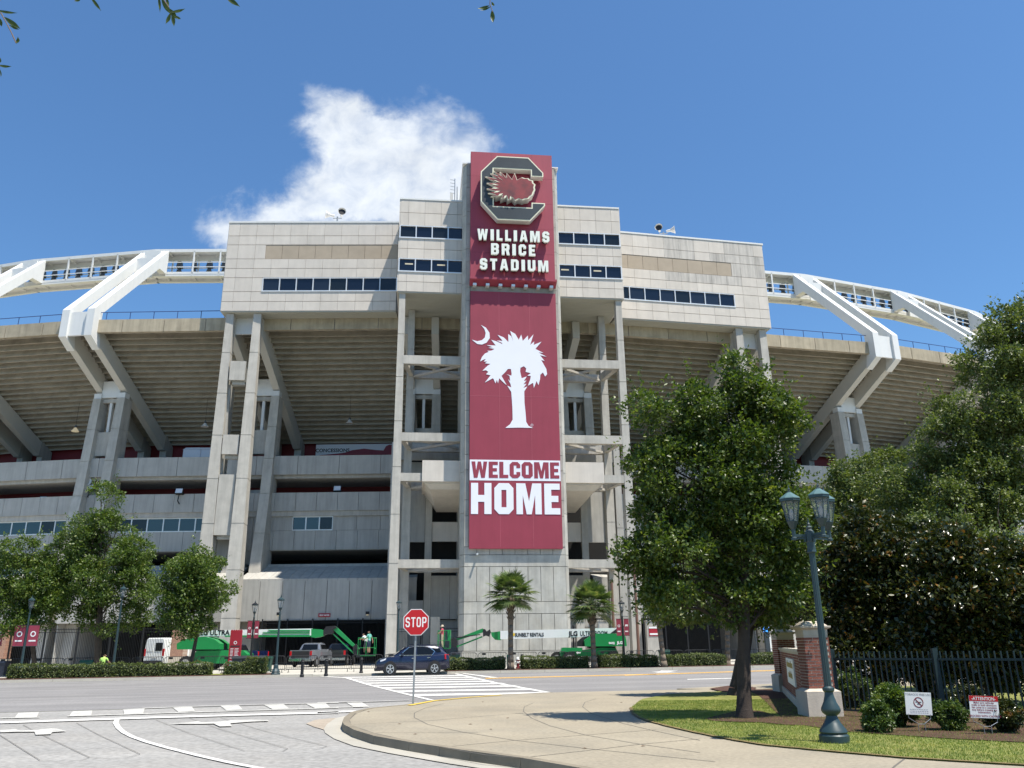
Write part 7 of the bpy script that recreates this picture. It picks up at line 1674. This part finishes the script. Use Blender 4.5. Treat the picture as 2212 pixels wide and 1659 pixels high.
# ---- hedges
def hedge(px0, px1, label, o=1.45, hgt=.74, dep=1.1, den=360, name='hedge', grp='clipped hedges along the far kerb'):
    x0, x1 = kxp(px0, o), kxp(px1, o); y0, y1 = kerbY(x0)+o, kerbY(x1)+o; L = math.hypot(x1-x0, y1-y0); tx, ty = (x1-x0)/L, (y1-y0)/L; nx, ny = -ty, tx
    zb = zg(y0)+.16
    root = thing(name, ((x0+x1)/2, (y0+y1)/2, zb), label, 'hedge', grp)
    tf = lambda a, d, z: Vector((x0+tx*a+nx*d, y0+ty*a+ny*d, zb+z)); b = B(tf)
    na = max(2, int(L/.5))
    prof = [(.14,0),(.12,.3),(.14,hgt-.2),(.22,hgt-.12),(dep-.22,hgt-.12),(dep-.12,.3),(dep-.14,0)]; V0 = len(b.v)
    vs = [];
    for i in range(na+1):
        for (d, z) in prof: vs.append((L*i/na, d+random.uniform(-.03,.03), max(0, z+random.uniform(-.03,.03))))
    m_ = len(prof); fs = [(i*m_+j, (i+1)*m_+j, (i+1)*m_+j+1, i*m_+j+1) for i in range(na) for j in range(m_-1)]; fs += [tuple(range(m_)), tuple(range(na*m_+m_-1, na*m_-1, -1))]
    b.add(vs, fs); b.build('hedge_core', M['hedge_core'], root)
    n = int((L*hgt*1.2+L*dep+2*dep*hgt)*den); u = RG.random(n); pts = np.empty((n, 3)); nor = np.empty((n, 3))
    a = RG.uniform(0, L, n)
    A1 = u < .45; A2 = (u >= .45) & (u < .82); A3 = u >= .82
    bump_ = .05*np.sin(a*5.3)+.035*np.sin(a*11+1)+.06*np.sin(a*1.3+x0)
    pts[:, 0] = a; pts[:, 1] = -.02+RG.normal(size=n)*.035+bump_; pts[:, 2] = RG.uniform(.02, hgt, n); nor[:] = (0, -1, .25)
    pts[A2, 1] = RG.uniform(0, dep, A2.sum()); pts[A2, 2] = hgt+RG.normal(size=A2.sum())*.025+bump_[A2]*.8; nor[A2] = (0, 0, 1)
    e = RG.random(A3.sum()) < .5; pts[A3, 0] = np.where(e, 0, L)+RG.normal(size=A3.sum())*.04; pts[A3, 1] = RG.uniform(0, dep, A3.sum()); nor[A3] = 0; nor[A3, 0] = np.where(e, -1, 1)
    nor = unit(nor+RG.normal(size=(n, 3))*.55); dr = unit(np.cross(nor, RG.normal(size=(n, 3)))+nor*.5); nor = unit(nor-dr*np.sum(nor*dr, 1, keepdims=True)); ln = RG.uniform(.07, .12, n)
    V, T = leaf_arrays(np.zeros((n, 3))+pts, dr, nor, ln, ln*.34)
    W3 = np.empty_like(V); W3[:, 0] = x0+tx*V[:, 0]+nx*V[:, 1]; W3[:, 1] = y0+ty*V[:, 0]+ny*V[:, 1]; W3[:, 2] = zb+V[:, 2]
    tri_mesh('hedge_leaves', W3, T, M['leaf_hedge'], root)
hedge(18, 452, 'long clipped hedge at the lower left, in front of the black fence')
hedge(484, 527, 'short hedge block below the red directory sign', hgt=.66)
hedge(529, 573, 'taller hedge block beside the bins at the end of the left hedges', hgt=.92, dep=1.3)
hedge(962, 1090, 'hedge just behind the blue car, running to the first palm')
hedge(1132, 1272, 'hedge between the fire hydrant and the second palm')
hedge(1296, 1364, 'hedge right of the second palm')
hedge(1368, 1424, 'brownish hedge block left of the third palm')
hedge(1439, 1469, 'smallest hedge block, right of the third palm')
hedge(1472, 1570, 'hedge left of the oak trunk across the road')
hedge(1618, 1780, 'hedge between the oak trunk and the brick pier across the road')
# ---- shrubs near the lawn signs
def shrub(px, py, rx, ry, label, dz=.18, D=None, leaf=.055, m='leaf_shrub', n=220, per=26, name='shrub', depth=None):
    gb = g(px, py, dz) if D is None else P(px, py, D)
    if D is not None: gb.z = dz
    s = (gb.y*cp)/FPX; h_ = ry*2*s; root = thing(name, gb, label, 'shrub')
    rxm = rx*s
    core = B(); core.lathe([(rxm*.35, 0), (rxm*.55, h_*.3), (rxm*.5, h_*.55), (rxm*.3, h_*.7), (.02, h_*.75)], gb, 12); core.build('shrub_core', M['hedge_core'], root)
    V, T, cc = crown([((gb.x, gb.y, gb.z+h_*.52), (rxm*.93, (depth or rxm)*.93, h_*.47))], n, per, leaf, leaf*1.1, 20)
    tri_mesh('foliage', V, T, M[m], root)
    b = B()
    for i in range(5): b.tube(gb, gb+Vector((random.uniform(-.5,.5)*rxm, random.uniform(-.5,.5)*rxm, h_*.5)), .02, .01, 5)
    b.build('stem', M['bark'], root, fix=False)
def cz(x, y): return ((2450+x/1.3982)/1.8228, (2524+y/1.3982)/1.8228)
shrub(*cz(1270, 400), 52, 42, 'large rounded shrub just behind the fence beside the brick pier', D=23.2, n=420)
shrub(*cz(1520, 470), 42, 40, 'dense dark green shrub behind the tobacco free sign', n=520, m='leaf_street')
shrub(*cz(1425, 500), 26, 27, 'small yellowish shrub left of the tobacco free sign', n=160)
shrub(*cz(1810, 490), 32, 23, 'low rounded shrub between the two lawn signs', n=260)
shrub(*cz(1900, 420), 30, 30, 'dark shrub behind the attention sign', D=20.5, n=220, m='leaf_mag')
shrub(*cz(1700, 330), 45, 30, 'shrub beyond the fence above the tobacco free sign', D=27, n=260)
shrub(*cz(2120, 500), 40, 30, 'dark low shrub right of the attention sign', n=300, m='leaf_mag')
# ---- grass blades
def grass(poly, n, hgt, dz, name, patchy=True):
    P_ = np.array(poly); x0, y0 = P_.min(0); x1, y1 = P_.max(0); x1 = min(x1, 14); y1 = min(y1, 27); x0 = max(x0, 0)
    pts = np.stack([RG.uniform(x0, x1, n*4), RG.uniform(max(y0, 11), y1, n*4)], 1)
    ins = np.zeros(len(pts), bool); j = len(poly)-1
    for i in range(len(poly)):
        xi, yi = poly[i]; xj, yj = poly[j]; c = ((yi > pts[:, 1]) != (yj > pts[:, 1])) & (pts[:, 0] < (xj-xi)*(pts[:, 1]-yi)/(yj-yi+1e-12)+xi); ins ^= c; j = i
    pts = pts[ins][:n]; n = len(pts); base = np.column_stack([pts, np.full(n, dz)])
    d = unit(RG.normal(size=(n, 3))*np.array([.5, .5, .2])+np.array([0, 0, 1.0])); s = unit(np.cross(d, RG.normal(size=(n, 3)))); h_ = hgt*RG.uniform(.5, 1.3, (n, 1))
    V = np.stack([base-s*.006, base+s*.006, base+d*h_], 1).reshape(-1, 3); T = np.arange(3*n).reshape(-1, 3)
    return tri_mesh(name, V, T, M['blade'], None, kind='stuff')
M['blade'] = leafmat('grass_blade', (.13,.19,.03), (.25,.30,.06), (.42,.38,.13), .55, .3, 2.2)
tag(grass(grass_poly, 150000, .045, .165, 'grass'), 'short sunlit lawn grass round the oak and the lamp post', 'grass')
# ---- sprigs of a tree overhead
M['twig'] = mat('twig', (.16,.12,.09), .9, .2, 9)
M['sprig_leaf'] = leafmat('overhead_leaf', (.045,.07,.014), (.075,.105,.022), (.11,.14,.03), .4, .5, 30)
def z4p(x, y): return (x/2.304/1.8228, y/2.304/1.8228)
def sprig(D, twig, leaves, label):
    pt = lambda p: P(*z4p(*p), D)
    root = thing('overhead_sprig', pt(twig[0]), label, 'leaf sprig', 'leaf sprigs hanging into the top of the picture')
    b = B(); tp = [pt(p) for p in twig]
    for i in range(len(tp)-1): b.tube(tp[i], tp[i+1], .004, .003, 6)
    b.build('twig', M['twig'], root)
    for (x0, y0, x1, y1, w) in leaves:
        a, c = pt((x0, y0)), pt((x1, y1)); ax = c-a; L = ax.length; ax.normalize(); sd = ax.cross(Vector((0,1,0))).normalized(); yv = Vector((0,1,0)); ww = w*D/ (FPX*2.304*1.8228)*1.05
        lb_ = B(); vs = []; fs = []; K = 7
        prof = [0.12, .55, .85, 1.0, .95, .7, .3, .02]
        for i in range(K+1):
            t = i/K; cpt = a+ax*L*t + yv*(math.sin(t*3)*.012); hw = prof[i]*ww
            vs += [cpt-sd*hw-yv*hw*.35, cpt, cpt+sd*hw-yv*hw*.35]
        for i in range(K): fs += [(i*3, i*3+1, i*3+4, i*3+3), (i*3+1, i*3+2, i*3+5, i*3+4)]
        lb_.add(vs, fs); lb_.build('leaf', M['sprig_leaf'], root, fix=False, smooth=True)
sprig(4.2, [(-60,60),(10,120),(70,230),(110,310),(145,390)], [(-40,90,160,115,17),(40,155,185,260,26),(-20,150,15,240,20),(80,225,175,265,12),(150,395,160,330,20)], 'leafy twig hanging down at the left of the top left corner')
sprig(4.6, [(-80,560),(-20,590),(5,600)], [(-20,590,105,600,16),(0,520,-5,570,8),(-5,620,5,700,7)], 'small leaf poking in at the left edge below the corner twig')
sprig(5.0, [(720,-90),(790,-60),(830,-40)], [(740,-20,668,8,22),(815,-40,918,100,16)], 'two leaf tips at the top edge, second sprig from the left')
sprig(4.4, [(1440,-90),(1500,20),(1535,70)], [(1435,-60,1450,112,14),(1465,-10,1550,130,26),(1500,-40,1530,60,14),(1550,110,1680,75,21),(1540,80,1600,170,26),(1545,120,1500,215,22),(1560,120,1578,238,20),(1590,140,1640,170,14)], 'star shaped bunch of leaves hanging from the top edge')
sprig(5.2, [(1990,-120),(2050,-50)], [(2040,-40,2178,60,26)], 'single drooping leaf at the top edge left of the centre')
def sprig2():
    zz = lambda x, y: (x*1.8228*2.304, y*1.8228*2.304)
    sprig(5.0, [zz(1062,-30), zz(1058,8), zz(1064,26)], [(*zz(1057,12), *zz(1031,18), 18), (*zz(1060,14), *zz(1037,22), 12), (*zz(1062,4), *zz(1068,12), 14), (*zz(1063,22), *zz(1065,49), 24)], 'small leaves hanging at the top edge just above the tower')
sprig2()
